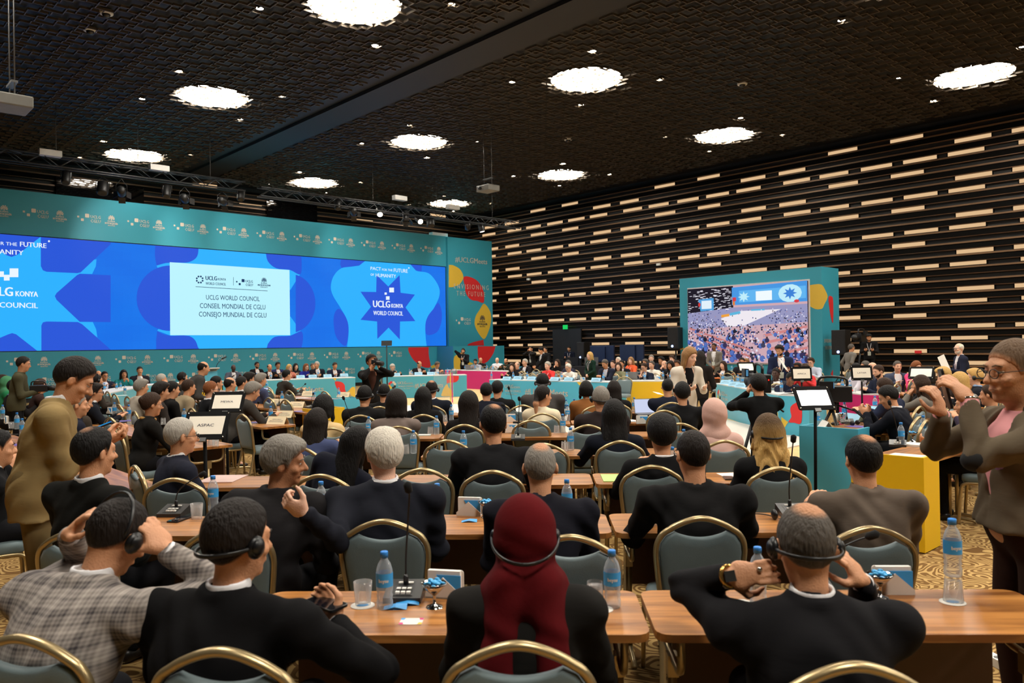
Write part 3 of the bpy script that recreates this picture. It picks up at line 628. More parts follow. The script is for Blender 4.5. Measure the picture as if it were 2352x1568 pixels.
for i in range(7):
    y = .52 + i * .085
    for sgn in (0, 1):
        if sgn == 0: pv((196, 122, 122), [(.02 + .07 * i, y), (.55, y + .30), (.55, y + .33), (.02 + .07 * i, y + .025)])
        else: pv((206, 132, 132), [(.66 + .02 * i, y + .12), (1, y + .02), (1, y + .05), (.66 + .02 * i, y + .155)])
for i in range(62):
    y = .58 + rr.random() * .40; x = rr.random(); s_ = .015 + .028 * (y - .5)
    pv((66, 92, 168), circ(x, y, s_ * .8, s_ * 1.5, 9)); pv((84, 112, 184), circ(x - s_ * .1, y - s_ * .2, s_ * .6, s_ * 1.2, 9)); 
    if rr.random() < .5: pv(rr.choice([(28, 28, 46), (52, 46, 84), (62, 62, 90)]), circ(x + s_, y - s_ * .4, s_ * .9, s_ * 1.5, 8)); pv((60, 44, 46), circ(x + s_, y - s_ * 2.1, s_ * .4, s_ * .6, 7))
for i in range(90): x, y = rr.random(), .5 + rr.random() * .48; pv(rr.choice([(230, 228, 245), (120, 190, 235)]), rc(x, y, .008, .016))
pk(ss, 'live_picture', mb, MATS['live_picture'])
# ---------------------------------------------------------------- chairs, tables, desks
M_GOLD = mat('frame_champagne', (172, 152, 112), .32, .75, var=.08); M_CHAIR = mat('chair_fabric', (96, 113, 117), .62, var=.06, scale=20, bump=.15, bscale=300, sheen=.2)
def wood_mat():
    m, nt, b, tc = node_mat('table_wood'); n, l = nt.nodes, nt.links
    mp = n.new('ShaderNodeMapping'); mp.inputs['Scale'].default_value = (.7, 9, 9); l.new(tc.outputs['Object'], mp.inputs[0])
    nz = n.new('ShaderNodeTexNoise'); nz.inputs['Scale'].default_value = 2.2; nz.inputs['Detail'].default_value = 8; nz.inputs['Distortion'].default_value = .6; l.new(mp.outputs[0], nz.inputs['Vector'])
    cr = n.new('ShaderNodeValToRGB'); e = cr.color_ramp.elements; e[0].position = .34; e[0].color = (*S((116, 68, 30)), 1); e[1].position = .68; e[1].color = (*S((188, 128, 66)), 1)
    l.new(nz.outputs[0], cr.inputs[0]); l.new(cr.outputs[0], b.inputs['Base Color']); b.inputs['Roughness'].default_value = .32; b.inputs['Specular IOR Level'].default_value = .4
    return m
M_WOOD = wood_mat(); M_DWOOD = mat('modesty_brown', (70, 42, 26), .5, var=.2, scale=6)
def chair_meshes():
    D = {}
    by = lambda z: -(z - .45) * .17            # recline of the back
    half = [(.178, .43), (.19, .55), (.206, .68), (.212, .75), (.205, .80), (.182, .84), (.15, .863), (.115, .884), (.065, .905), (.02, .916)]
    path = [(x, z) for x, z in half] + [(-x, z) for x, z in half[::-1]]
    mb = MB(); mb.tube(catmull([(x, by(z), z) for x, z in path], 3), .0142, 8, flat=1.25, up=(0, 1, 0)); D['back_frame'] = mb.mesh('back_frame', [M_GOLD])
    # upholstered back with the concave top edge
    out = []
    for k in range(13): t = k / 12; out.append((-.125 + .25 * t, .853 - .030 * sin(pi * t) ** .8))
    side = [(.165, .47), (.176, .56), (.19, .67), (.197, .75), (.19, .795), (.165, .832)]; P = [(-x, z) for x, z in side] + out + side[::-1]
    mb = MB(); n = len(P); cx, cz = 0, .64
    rings = []
    for s_, yy in ((1.0, 0), (.995, .016), (.93, .026), (.7, .034)): rings.append([(cx + (x - cx) * s_, by(cz + (z - cz) * s_) + yy, cz + (z - cz) * s_) for x, z in P])
    rb = [[(cx + (x - cx) * s_, by(cz + (z - cz) * s_) + yy, cz + (z - cz) * s_) for x, z in P] for s_, yy in ((1.0, 0), (.99, -.013), (.93, -.02), (.72, -.024))]
    for R in (rings, rb):
        vs = [p for r in R for p in r]; fs = [(i * n + k, i * n + (k + 1) % n, (i + 1) * n + (k + 1) % n, (i + 1) * n + k) for i in range(3) for k in range(n)] + [tuple(range(3 * n, 4 * n))]
        mb.add(vs, fs if R is rings else [f[::-1] for f in fs], True)
    D['backrest'] = mb.mesh('backrest', [M_CHAIR])
    mb = MB(); pl = rrect(-.205, .0, .205, .42, .07, 5)
    vs = []; n = len(pl)
    for s_, z in ((.93, .40), (1, .415), (1.0, .45), (.96, .472), (.80, .485)): vs += [((x) * s_, .21 + (y - .21) * s_, z) for x, y in pl]
    mb.add(vs, [(i * n + k, i * n + (k + 1) % n, (i + 1) * n + (k + 1) % n, (i + 1) * n + k) for i in range(4) for k in range(n)] + [tuple(range(n))[::-1], tuple(range(4 * n, 5 * n))], True); D['seat'] = mb.mesh('seat', [M_CHAIR])
    for s_ in (-1, 1):
        mb = MB(); mb.tube(catmull([(s_ * .178, by(.45), .46), (s_ * .182, -.02, .36), (s_ * .192, -.075, .16), (s_ * .2, -.12, .0)], 4), .0125, 8, flat=1.2); D['leg_r%d' % s_] = mb.mesh('leg', [M_GOLD])
        mb = MB(); mb.tube(catmull([(s_ * .196, .06, .395), (s_ * .20, .30, .395), (s_ * .203, .385, .385), (s_ * .206, .415, .34), (s_ * .21, .43, .16), (s_ * .212, .44, .0)], 4), .0125, 8, flat=1.2); D['leg_f%d' % s_] = mb.mesh('leg', [M_GOLD])
    return D
CH = chair_meshes()
CHAIRS = []
def chair(x, y, yaw, label=None, group=None):
    """x, y under the top of the back"""
    c, s = cos(yaw), sin(yaw); off = .08; ox, oy = -s * off, c * off
    e = empty('banquet_chair', (x + ox, y + oy, 0), yaw); e['category'] = 'chair'
    for k, nm in (('seat', 'seat'), ('backrest', 'backrest'), ('back_frame', 'back_frame'), ('leg_r-1', 'leg'), ('leg_r1', 'leg'), ('leg_f-1', 'leg'), ('leg_f1', 'leg')): link(nm, CH[k], None, e)
    CHAIRS.append([e, x, y, yaw, label]); 
    if label: e['label'] = label
    return e
def table_meshes(w=1.5, d=.5):
    D = {}
    mb = MB(); mb.prism(rrect(-w / 2, 0, w / 2, d, .055, 4), lambda x, y, z: (x, y, z), .028, .712); D['tabletop'] = mb.mesh('tabletop', [M_WOOD])
    mb = MB(); mb.box(-w / 2 + .12, w / 2 - .12, d - .07, d - .052, .34, .712); D['modesty_panel'] = mb.mesh('modesty_panel', [M_DWOOD])
    for s_ in (-1, 1):
        x = s_ * (w / 2 - .09); mb = MB(); mb.tube(catmull([(x, .05, .71), (x, .05, .62), (x, .09, .575), (x, d / 2, .57), (x, d - .13, .575), (x, d - .09, .62), (x, d - .09, .71)], 3), .014, 8)
        mb.tube([(x, d / 2, .575), (x, d / 2, .03)], .018, 8); mb.tube(catmull([(x, .02, .012), (x, .06, .03), (x, d / 2, .04), (x, d - .06, .03), (x, d - .02, .012)], 3), .015, 8); mb.box(x - .02, x + .02, d / 2 - .03, d / 2 + .03, .50, .58); D['leg%d' % s_] = mb.mesh('leg', [M_GOLD])
    return D
TBM = table_meshes()
TABLES = []
def table(x, y, yaw, label, group=None):     # x,y = middle of the near long edge
    e = empty('conference_table', (x, y, 0), yaw); tag(e, label, 'table', group)
    for k, nm in (('tabletop', 'tabletop'), ('modesty_panel', 'modesty_panel'), ('leg-1', 'leg'), ('leg1', 'leg')): link(nm, TBM[k], None, e)
    TABLES.append(e); return e
def desk(name, a, b, depth, m, label, prints=None, z=.76, top=True, ends=True, cat='desk', lift=0.0):
    """a panelled desk whose front face runs from a to b (as seen: a left, b right); depth goes behind the face"""
    a, b = np.array(a, float)[:2], np.array(b, float)[:2]; ax = (b - a); L = float(np.linalg.norm(ax)); ax = ax / L; yaw = atan2(ax[1], ax[0])
    e = empty(name, (a[0], a[1], 0), yaw); tag(e, label, cat)
    mb = MB(); mb.box(0, L, 0, .03, .012, z); mb.obj('front_panel', m, e)
    if ends:
        for x in (0, L - .03): mb = MB(); mb.box(x, x + .03, .03, depth, .012, z); mb.obj('side_panel', m, e)
    if top: mb = MB(); mb.box(-.005, L + .005, .0, depth, z, z + .025); mb.obj('desktop', mat('desk_white', (206, 206, 206), .45, var=.03), e)
    T = lambda x, zz, d=0.0: np.array([x, -.002 - d, zz])
    e['len'] = L; return e, T, L
# ---------------------------------------------------------------- people
def nrm(v): v = np.array(v, float); return v / (np.linalg.norm(v) + 1e-9)
def rx(a): c, s = cos(a), sin(a); return np.array([[1, 0, 0], [0, c, -s], [0, s, c]])
def ry(a): c, s = cos(a), sin(a); return np.array([[c, 0, s], [0, 1, 0], [-s, 0, c]])
def rz(a): c, s = cos(a), sin(a); return np.array([[c, -s, 0], [s, c, 0], [0, 0, 1]])
SKIN = {'light': (222, 168, 138), 'fair': (232, 184, 158), 'tan': (204, 146, 108), 'mid': (186, 128, 92), 'brown': (130, 84, 58), 'dark': (70, 44, 34)}
HAIRC = {'black': (22, 19, 18), 'dark': (36, 28, 24), 'brown': (66, 44, 30), 'red': (126, 74, 40), 'grey': (134, 128, 120), 'white': (214, 206, 192), 'blond': (200, 160, 96), 'silver': (176, 170, 160), 'dgrey': (84, 78, 72), 'dblond': (150, 112, 72), 'buzz': (104, 82, 62)}
def skin_m(k): return mat('skin_' + k, SKIN[k], .55, var=.1, scale=14, bump=.25, bscale=160)
def hair_m(k): return mat('hair_' + k, tuple(a * .8 for a in HAIRC[k]) if max(HAIRC[k]) < 80 else HAIRC[k], .6, kind='hair', var=.3, scale=30, bump=1.0, bscale=130, spec=.2)
def fade_m(k, sk):      # hair that lets the skin through where it is cut short
    nm = 'hairfade_%s_%s' % (k, sk)
    if nm in MATS: return MATS[nm]
    hair_m(k); m = MATS['hair_' + k].copy(); m.name = nm; MATS[nm] = m; nt = m.node_tree; b = nt.nodes['Principled BSDF']; src = b.inputs['Base Color'].links[0].from_socket
    a = nt.nodes.new('ShaderNodeAttribute'); a.attribute_name = 'fade'; nz = nt.nodes.new('ShaderNodeTexNoise'); nz.inputs['Scale'].default_value = 120
    ad = nt.nodes.new('ShaderNodeMath'); ad.operation = 'MULTIPLY_ADD'; ad.inputs[1].default_value = .35; nt.links.new(nz.outputs[0], ad.inputs[0]); nt.links.new(a.outputs['Fac'], ad.inputs[2])
    mr = nt.nodes.new('ShaderNodeMapRange'); mr.interpolation_type = 'SMOOTHSTEP'; mr.inputs[1].default_value = .14; mr.inputs[2].default_value = .85; nt.links.new(ad.outputs[0], mr.inputs[0])
    mx = nt.nodes.new('ShaderNodeMix'); mx.data_type = 'RGBA'; mx.inputs[6].default_value = (*S(SKIN[sk]), 1); nt.links.new(src, mx.inputs[7]); nt.links.new(mr.outputs[0], mx.inputs[0]); nt.links.new(mx.outputs[2], b.inputs['Base Color']); return m
def ombre_m():
    if 'hair_ombre' in MATS: return MATS['hair_ombre']
    m = hair_m('blond').copy(); m.name = 'hair_ombre'; MATS['hair_ombre'] = m; nt = m.node_tree; b = nt.nodes['Principled BSDF']; src = b.inputs['Base Color'].links[0].from_socket
    tc = nt.nodes.new('ShaderNodeTexCoord'); sp = nt.nodes.new('ShaderNodeSeparateXYZ'); nt.links.new(tc.outputs['Object'], sp.inputs[0]); mr = nt.nodes.new('ShaderNodeMapRange'); mr.inputs[1].default_value = 1.02; mr.inputs[2].default_value = 1.2; nt.links.new(sp.outputs['Z'], mr.inputs[0])
    mx = nt.nodes.new('ShaderNodeMix'); mx.data_type = 'RGBA'; mx.inputs[7].default_value = (*S((84, 62, 38)), 1); nt.links.new(src, mx.inputs[6]); nt.links.new(mr.outputs[0], mx.inputs[0]); nt.links.new(mx.outputs[2], b.inputs['Base Color']); return m
def cloth_m(rgb):
    return mat('cloth_%d_%d_%d' % tuple(rgb), tuple(a * .82 for a in rgb) if max(rgb) < 90 else rgb, .9, var=.12, scale=5, bump=.35, bscale=12, kind='folds', spec=.12)
def plaid_m():
    if 'plaid' in MATS: return MATS['plaid']
    m, nt, b, tc = node_mat('plaid'); n, l = nt.nodes, nt.links
    sp = n.new('ShaderNodeSeparateXYZ'); l.new(tc.outputs['Object'], sp.inputs[0]); tot = None
    for ax, per, ph in (('X', .085, 0), ('X', .034, .4), ('X', .012, 0), ('Z', .075, .2), ('Z', .03, .1), ('Z', .012, 0)):
        a = n.new('ShaderNodeMath'); a.operation = 'MULTIPLY_ADD'; a.inputs[1].default_value = 2 * pi / per; a.inputs[2].default_value = ph * 6; l.new(sp.outputs[ax], a.inputs[0])
        s_ = n.new('ShaderNodeMath'); s_.operation = 'SINE'; l.new(a.outputs[0], s_.inputs[0])
        if tot is None: tot = s_
        else: t = n.new('ShaderNodeMath'); t.operation = 'ADD'; l.new(tot.outputs[0], t.inputs[0]); l.new(s_.outputs[0], t.inputs[1]); tot = t
    q = n.new('ShaderNodeMath'); q.operation = 'MULTIPLY_ADD'; q.inputs[1].default_value = .09; q.inputs[2].default_value = .5; l.new(tot.outputs[0], q.inputs[0])
    cr = n.new('ShaderNodeValToRGB'); e = cr.color_ramp.elements; e[0].position = .1; e[0].color = (*S((64, 60, 62)), 1); e[1].position = .9; e[1].color = (*S((176, 166, 158)), 1)
    l.new(q.outputs[0], cr.inputs[0]); l.new(cr.outputs[0], b.inputs['Base Color']); b.inputs['Roughness'].default_value = .9; b.inputs['Specular IOR Level'].default_value = .2
    return m
def basis(d, n):      # hand frame: columns (side, direction, normal)
    d = nrm(d); n = np.array(n, float); n = nrm(n - d * (n @ d)); return np.stack([np.cross(d, n), d, n], 1)
def hand(sd, W, M, side, curl=.5, spread=.15, pinch=0.0, s=1.0, curls=None):
    """palm, five fingers of different lengths and a thumb from the side of the palm; M columns side/direction/palm normal"""
    T = lambda x, y, z: W + M @ (np.array([x * side, y, z]) * s)
    sd.ell(T(0, .045, 0), np.array([.041, .05, .016]) * s, M, .015); sd.cap(T(-.025, .03, .004), T(.028, .03, .004), .017 * s, .017 * s, .015)
    for k, (x, ln) in enumerate(((.030, .072), (.011, .08), (-.009, .075), (-.028, .06))):
        c = (curls[k] if curls else curl) * (1 + .08 * k); p = np.array([x, .088, 0]); a = -(x * spread * 6); q = 0
        for j, f in enumerate((.46, .30, .24)):
            q += c * (.55, .9, .7)[j]; dd = np.array([sin(-a) * cos(q), cos(q), sin(q)]); e = p + dd * ln * f
            sd.cap(T(*p), T(*e), (.0095, .0088, .0078)[j] * s, (.0088, .0078, .0068)[j] * s, .006); p = e
    t0 = np.array([.026, .018, .004]); t1 = t0 + np.array([.034, .028, .012 + .01 * pinch]); t2 = t1 + np.array([.012 - .022 * pinch, .028, .010 + .016 * pinch]); t3 = t2 + np.array([.002 - .02 * pinch, .022, .006 + .012 * pinch])
    sd.cap(T(*t0), T(*t1), .015 * s, .012 * s, .014); sd.cap(T(*t1), T(*t2), .011 * s, .0095 * s, .006); sd.cap(T(*t2), T(*t3), .0095 * s, .0075 * s, .006)
def ik(S_, W, a, b, pole):
    d = W - S_; L = np.linalg.norm(d); mx = (a + b) * .995
    if L > mx: W = S_ + d / L * mx; d = W - S_; L = mx
    L = max(L, .12); u = d / L; x = (a * a - b * b + L * L) / (2 * L); h = sqrt(max(a * a - x * x, 0)); p = np.array(pole, float); p = p - u * (p @ u); return S_ + u * x + nrm(p) * h, W
ARM_A, ARM_B = .30, .255
PEOPLE = []
TMPL = {}
def person(px, py, Y=None, yaw=YC, lab='', sit=True, lean=8, roll=0, twist=0, hy=0, hp=6, hr=0, hands='lap', L=None, R=None, fem=False, skin='tan', hair='short', hc='black', jk=(24, 24, 28), shirt=None, tie=None,
           trs=(22, 22, 26), beard=None, glasses=False, headset=None, lanyard=None, lod=None, fat=1.0, hz=None, htop=None, skirt=0.0, hs=1.0, open_=False, z_auto=None, group=None, shoulders=1.0, collar=True, legs=None, bald=0, face=None, long_=None, scarf=None, x_off=0.0, maxd=.13, tall=None, jlen=0.0, wr=1.0, cuff=None, jmat=None, hmul=1.0, sg=None, base=0.0, wavy=0, ombre=0, spread=0):
    """one seated or standing person whose head top falls at the photo point (px, py); Y = distance from the camera plane"""
    htop = htop or (1.30 if sit else 1.73)
    Tt = onz(px, py, htop + base) if Y is None else at(px, py, Y)
    dist = Tt[1]
    lod = lod or ('near' if dist < 4.9 else ('mid' if dist < 10.5 else 'far'))
    h_body, h_cl, h_hair = {'near': (.0065, .0095, .0060), 'mid': (.011, .014, .010), 'far': (.0165, .020, .015)}[lod]
    if lod == 'near' and dist > 3.2: h_body = .0075
    hz = hz or (.555 if sit else .92); sw = (.176 if fem else .204) * shoulders; Lt = .50 if not fem else .47
    if not sit and fem: hz *= .95
    face = (lod != 'far' or True) if face is None else face
    def skeleton(Lt, hz):
        J = {}; le, ro, tw = R_(lean), R_(roll), R_(twist)
        hip = np.array([0, 0, hz]); A1 = ry(ro * .6) @ rx(-le * .6); A2 = rz(tw) @ ry(ro) @ rx(-le * 1.1)
        mid = hip + A1 @ np.array([0, 0, Lt * .48]); nb = mid + A2 @ np.array([0, .0, Lt * .52]); J['A1'], J['A2'], J['hip'], J['mid'], J['nb'] = A1, A2, hip, mid, nb
        for sd_, k in (('L', -1), ('R', 1)): J['S' + sd_] = nb + A2 @ np.array([k * sw, .0, -.048])
        Hm = rz(R_(hy)) @ rx(-R_(hp)) @ ry(R_(hr)); nk = nrm(A2[:, 2] * .7 + np.array([0, 0, .5]))
        hc_ = nb + nk * .085 + Hm @ np.array([0, .018, .105]) * hs; J['Hm'], J['hc'], J['nk'] = Hm, hc_, nk
        J['top'] = hc_ + np.array([0, 0, .123 * hs]) + Hm @ np.array([0, -.012, 0]); return J
    J = skeleton(Lt, hz); want = Tt[2] - base; sc = 1.0
    if sit:
        for _ in range(3): Lt += np.clip(want - J['top'][2], -maxd, maxd); Lt = float(np.clip(Lt, .36, .62)); J = skeleton(Lt, hz)
    else:
        sc = float(np.clip(want / J['top'][2], .80, 1.16))
    cy_, sy_ = cos(yaw), sin(yaw)
    tl = J['top'] * sc; ox, oy = tl[0] * cy_ - tl[1] * sy_, tl[0] * sy_ + tl[1] * cy_
    loc = (Tt[0] - ox + x_off, Tt[1] - oy, base)
    G = lambda v: np.array(v, float)      # local coordinates
    A1, A2, hip, mid, nb, Hm, HC = (J[k] for k in ('A1', 'A2', 'hip', 'mid', 'nb', 'Hm', 'hc'))
    # ---- arms
    arms = {}
    tz = .78
    for sd_, k in (('L', -1), ('R', 1)):
        spec = (L if sd_ == 'L' else R) or hands; S_ = J['S' + sd_]; pole = G([k * .6, -.5, -.6]); pn = None; fd = None; kw = dict(curl=.45); foff = np.zeros(3)
        if spec == 'lap': W = hip + G([k * .10, .34, .13]) + np.array([0, 0, 0]); pn = (0, 0, -1)
        elif spec == 'table': W = np.array([nb[0] * .5 + k * .16, nb[1] + .34, tz + .045]); pn = (0, 0, -1); kw = dict(curl=.3)
        elif spec == 'fold': W = np.array([nb[0] * .5 + k * .06, nb[1] + .34, tz + .05]); pn = (-k * .7, 0, -.7); kw = dict(curl=.9)
        elif spec == 'phone': W = np.array([nb[0] + k * .06, nb[1] + .30, tz + .14]); pn = (-k * .9, -.1, .3); fd = (-.1 * k, .7, .5); kw = dict(curl=.95, pinch=.6)
        elif spec == 'side': W = hip + G([k * .25, .05, -.02]); pn = (-k, 0, 0); fd = (0, .1, -1); pole = G([k * .3, -1, 0])
        elif spec == 'clasp': W = hip + G([k * .055, .20, .02]); pn = (0, -.6, -.3); fd = (-k * .8, .2, -.6); kw = dict(curl=.9); pole = G([k, -.4, 0])
        elif spec == 'chin': W = HC + Hm @ G([k * .06, .115, -.16]); pn = (-k * .6, -.8, 0); fd = (-k * .2, -.1, 1); kw = dict(curl=1.0); pole = G([k * .5, .3, -1])
        elif spec == 'face': W = HC + Hm @ G([k * .095, .10, -.14]); pn = (-k, -.2, 0); fd = (0, -.15, 1); kw = dict(curl=.7); pole = G([k * .6, .2, -1])
        elif spec == 'ear': W = HC + Hm @ G([k * .155, -.02, -.13]); pn = (-k, .1, 0); fd = (-k * .35, .05, 1); kw = dict(curl=.5, pinch=.5); pole = G([k * .9, .2, -.5])
        elif spec == 'cam': W = HC + Hm @ G([k * .085, .13, -.10]); pn = (-k * .9, .0, .1); fd = (-k * .2, .5, .85); kw = dict(curl=.9, pinch=.5); pole = G([k * .8, -.1, -.8])
        elif spec == 'mouth': W = HC + Hm @ G([k * .05, .15, -.13]); pn = (-k * .6, -.6, .2); fd = (-k * .6, 0, .8); kw = dict(curl=1.1); pole = G([k * .7, 0, -.8])
        elif spec == 'chest': W = nb + A2 @ G([k * .05, .22, -.17]); pn = (0, -1, .1); fd = (-k * .9, .1, .2); kw = dict(curl=.8); pole = G([k * .7, -.1, -.7])
        elif spec == 'hold': W = nb + A2 @ G([k * .13, .30, -.24]); pn = (-k * .6, 0, .8); fd = (-k * .3, .8, .2); kw = dict(curl=.9, pinch=.5); pole = G([k * .5, -.5, -.7])
        else:    # dict: W local or head-relative
            W = HC + Hm @ G(spec['head']) if 'head' in spec else (nb + A2 @ G(spec['rel']) if 'rel' in spec else (np.array([nb[0], nb[1], 0]) + G(spec['tab']) if 'tab' in spec else G(spec.get('w', (0, 0, 0)))))
            if 'px' in spec:      # hand at a photo point, given its distance
                Pw = at(*spec['px']) - np.array(loc); W = np.array([Pw[0] * cy_ + Pw[1] * sy_, -Pw[0] * sy_ + Pw[1] * cy_, Pw[2]]) / sc
            pn = spec.get('pn'); fd = spec.get('fd'); pole = G(spec.get('pole', pole)); kw = {q: spec[q] for q in ('curl', 'spread', 'pinch', 'curls') if q in spec}
        E_, W = ik(S_, W, ARM_A, ARM_B, pole)
        d = nrm(W - E_) if fd is None else nrm(np.array(fd, float) + .25 * nrm(W - E_))
        arms[sd_] = (S_, E_, W, basis(d, pn if pn is not None else (0, 0, -1)), k, kw)
    PT = lambda M, o, v: o + M @ G(v)
    # ---- body
    b = SDF()
    def headshape(sd, inf=0.0):
        f = lambda v: HC + Hm @ (G(v) * hs)
        sd.ell(f((0, -.014, .026)), (np.array([.0755, .094, .096]) + inf) * hs, Hm, .03); sd.ell(f((0, .026, -.044)), (np.array([.058, .066, .078]) + inf) * hs, Hm, .035)
        return f
    wk = .9 if fem else 1.0
    b.ell(PT(A1, hip, (0, 0, .03)), G([.155, .108, .12]) * [fat, fat, 1], A1, .05); b.ell(PT(A1, hip, (0, .005, .2)), G([.142 * wk, .1, .17]) * [fat, fat, 1], A1, .05)
    b.ell(PT(A2, nb, (0, .0, -.17)), G([.165 * wk, .108, .18]) * [fat, fat, 1], A2, .06); b.cap(J['SL'], J['SR'], .055, .055, .06); b.cap(nb + G([0, 0, -.03]), HC + Hm @ G([0, -.012, -.05]), .058 if not fem else .048, .052 if not fem else .044, .03)
    f = headshape(b)
    if lod != 'far' or face:
        b.cap(f((0, .086, .016)), f((0, .112, -.02)), .009 * hs, .0145 * hs, .014); b.cap(f((-.017, .092, -.024)), f((.017, .092, -.024)), .009 * hs, None, .012)
        b.cap(f((-.034, .074, .034)), f((.034, .074, .034)), .013 * hs, None, .02); b.ell(f((0, .072, -.092)), G([.026, .02, .018]) * hs, Hm, .02)
        for k in (-1, 1):
            b.ell(f((k * .032, .102, .012)), G([.018, .015, .011]) * hs, Hm, .014, 's'); b.ell(f((k * .045, .062, -.022)), G([.02, .018, .016]) * hs, Hm, .02)
            b.cap(f((k * .021, .0845, .0195)), f((k * .043, .079, .019)), .0058 * hs, None, .004); b.cap(f((k * .021, .085, .003)), f((k * .042, .08, .004)), .0048 * hs, None, .004)
        b.cap(f((-.02, .088, -.056)), f((.02, .088, -.056)), .0085 * hs, None, .01); b.cap(f((-.026, .103, -.0565)), f((.026, .103, -.0565)), .004 * hs, None, .005, 's')
    for k in (-1, 1):
        Me = Hm @ rz(k * R_(28)) @ rx(R_(-8)); b.ell(f((k * .083, -.008, -.004)), G([.010, .021, .033]) * hs, Me, .008)
        b.ell(f((k * .094, .002, .0)), G([.007, .011, .017]) * hs, Me, .006, 's')
    for sd_ in 'LR':
        S_, E_, W, M, k, kw = arms[sd_]; b.cap(S_, E_, .047, .037, .03); b.cap(E_, W, .036, .026, .02); hand(b, W, M, k, s=.95 if fem else 1.04, **kw)
    lg = []
    for k in (-1, 1):
        H_ = hip + G([k * .09, 0, -.02])
        if sit: K_ = G([k * .11, .43, hz - .03]); F_ = G([k * .11, .40 if legs is None else legs, .09])
        else: K_ = G([k * .095 + k * .02, .03 + (legs or 0) * k * .4, hz * .53]); F_ = G([k * .10 + k * .02, -.01 + (legs or 0) * k, .09])
        lg.append((H_, K_, F_)); b.cap(H_, K_, .077, .052, .04); b.cap(K_, F_, .05, .036, .03); b.cap(F_, F_ + G([0, .11, -.045]), .036, .03, .03)
    body = link('person', snet(b, h_body, 'body'), skin_m(skin), None, loc, yaw); body.scale = (sc,) * 3
    tag(body, lab, 'person', group)
    parts = {}
    def part(name, sdf, h, m):
        me = snet(sdf, h, name); o = link(name, me, m, body); parts[name] = o; return o
    # ---- jacket or top with sleeves
    j = SDF(); t = .016 if not fem else .011
    if jk is not None or jmat:
        j.ell(PT(A1, hip, (0, 0, .02)), (G([.168, .122, .13]) * [fat, fat, 1]) + (.004 if sit else .012), A1, .06); j.ell(PT(A1, hip, (0, .005, .2)), G([.155 * wk, .116, .18]) * [fat, fat, 1], A1, .06)
        j.ell(PT(A2, nb, (0, 0, -.16)), G([.178 * wk, .124, .185]) * [fat, fat, 1], A2, .06); j.cap(J['SL'] + A2 @ G([0, 0, .004]), J['SR'] + A2 @ G([0, 0, .004]), .055 + t * .8, None, .07)
        j.cap(nb + G([0, 0, .012]), nb + A2 @ G([-.12, -.01, -.03]), .052, .05, .06); j.cap(nb + G([0, 0, .012]), nb + A2 @ G([.12, -.01, -.03]), .052, .05, .06)
        for sd_ in 'LR':
            S_, E_, W, M, k, kw = arms[sd_]; cu = W - nrm(W - E_) * (.03 if cuff else .018)
            cu2 = cu if wr == 1.0 else E_ + (cu - E_) * wr
            j.cap(S_, E_, .049 + t, .043 + t * .9, .06); j.cap(E_, cu2, .042 + t * .9, .031 + t * .75, .02)
        if not sit:
            hm_ = jlen if jlen != 0 else .10
            for k in (-1, 1): j.cap(hip + G([k * .055 * fat, 0, .08]), hip + G([k * .075 * fat, -.0, -hm_ - .14]), .112 * fat, .128 * fat, .06)
            j.fn(lambda P, zc=float(hip[2] - hm_), ax=float(hip[0]): np.where(np.abs(P[:, 0] - ax) < .34, zc - P[:, 2], -1).astype(np.float32) if True else 0, .012) if min(arms['L'][2][2], arms['R'][2][2]) > hip[2] - hm_ + .05 else j.fn(lambda P, zc=float(hip[2] - hm_), ax=float(hip[0]), ww=.21 * fat: np.where(np.abs(P[:, 0] - ax) < ww, zc - P[:, 2], -1).astype(np.float32), .012)
        elif sit: j.cap(hip + G([-.06, -.03, .0]), hip + G([.06, -.03, 0]), .115, None, .06)
        up = nrm(J['nk'])
        if collar: j.tor(nb + up * .032 + A2 @ G([0, -.006, 0]), nrm(up + A2[:, 1] * -.25), .074 if not fem else .062, .011, .014, sz=2.2)
        j.cap(nb - up * .0, HC, .059 if not fem else .05, .058, .012, 's')
        if open_:
            iA2, o2 = np.linalg.inv(A2).astype(np.float32), nb.astype(np.float32)
            def vee(P, iA2=iA2, o2=o2):
                q = (P - o2) @ iA2.T; w_ = np.clip((q[:, 2] + .34) * .27, 0, .085); return np.maximum(np.abs(q[:, 0]) - w_, .03 - q[:, 1])
            j.add('s', 'f', .01, vee)
        ph = (px * .013) % 6.28; amp = .005 if lod == 'near' else .0035
        if lod != 'far':
            sl = [(arms[q][0], arms[q][1], arms[q][2]) for q in 'LR']
            def folds(P, ph=ph, amp=amp, sl=sl, o=mid):
                q = P - o.astype(np.float32); w_ = np.sin(q[:, 2] * 46 + 7 * np.sin(q[:, 0] * 9 + ph) + ph) * np.sin(q[:, 0] * 13 + q[:, 2] * 6 + ph * 2); d = -amp * w_
                for (a, e, w2) in sl:
                    r = np.linalg.norm(P - e.astype(np.float32), axis=1); d = d - amp * 1.5 * np.exp(-(r / .1) ** 2) * np.sin(q @ nrm(w2 - a).astype(np.float32) * 90 + ph)
                return d
            j.add('w', 'w', 0, folds)
        jm = jmat or cloth_m(jk)
        part('jacket' if not wr < 1 else 'top', j, h_cl, jm)
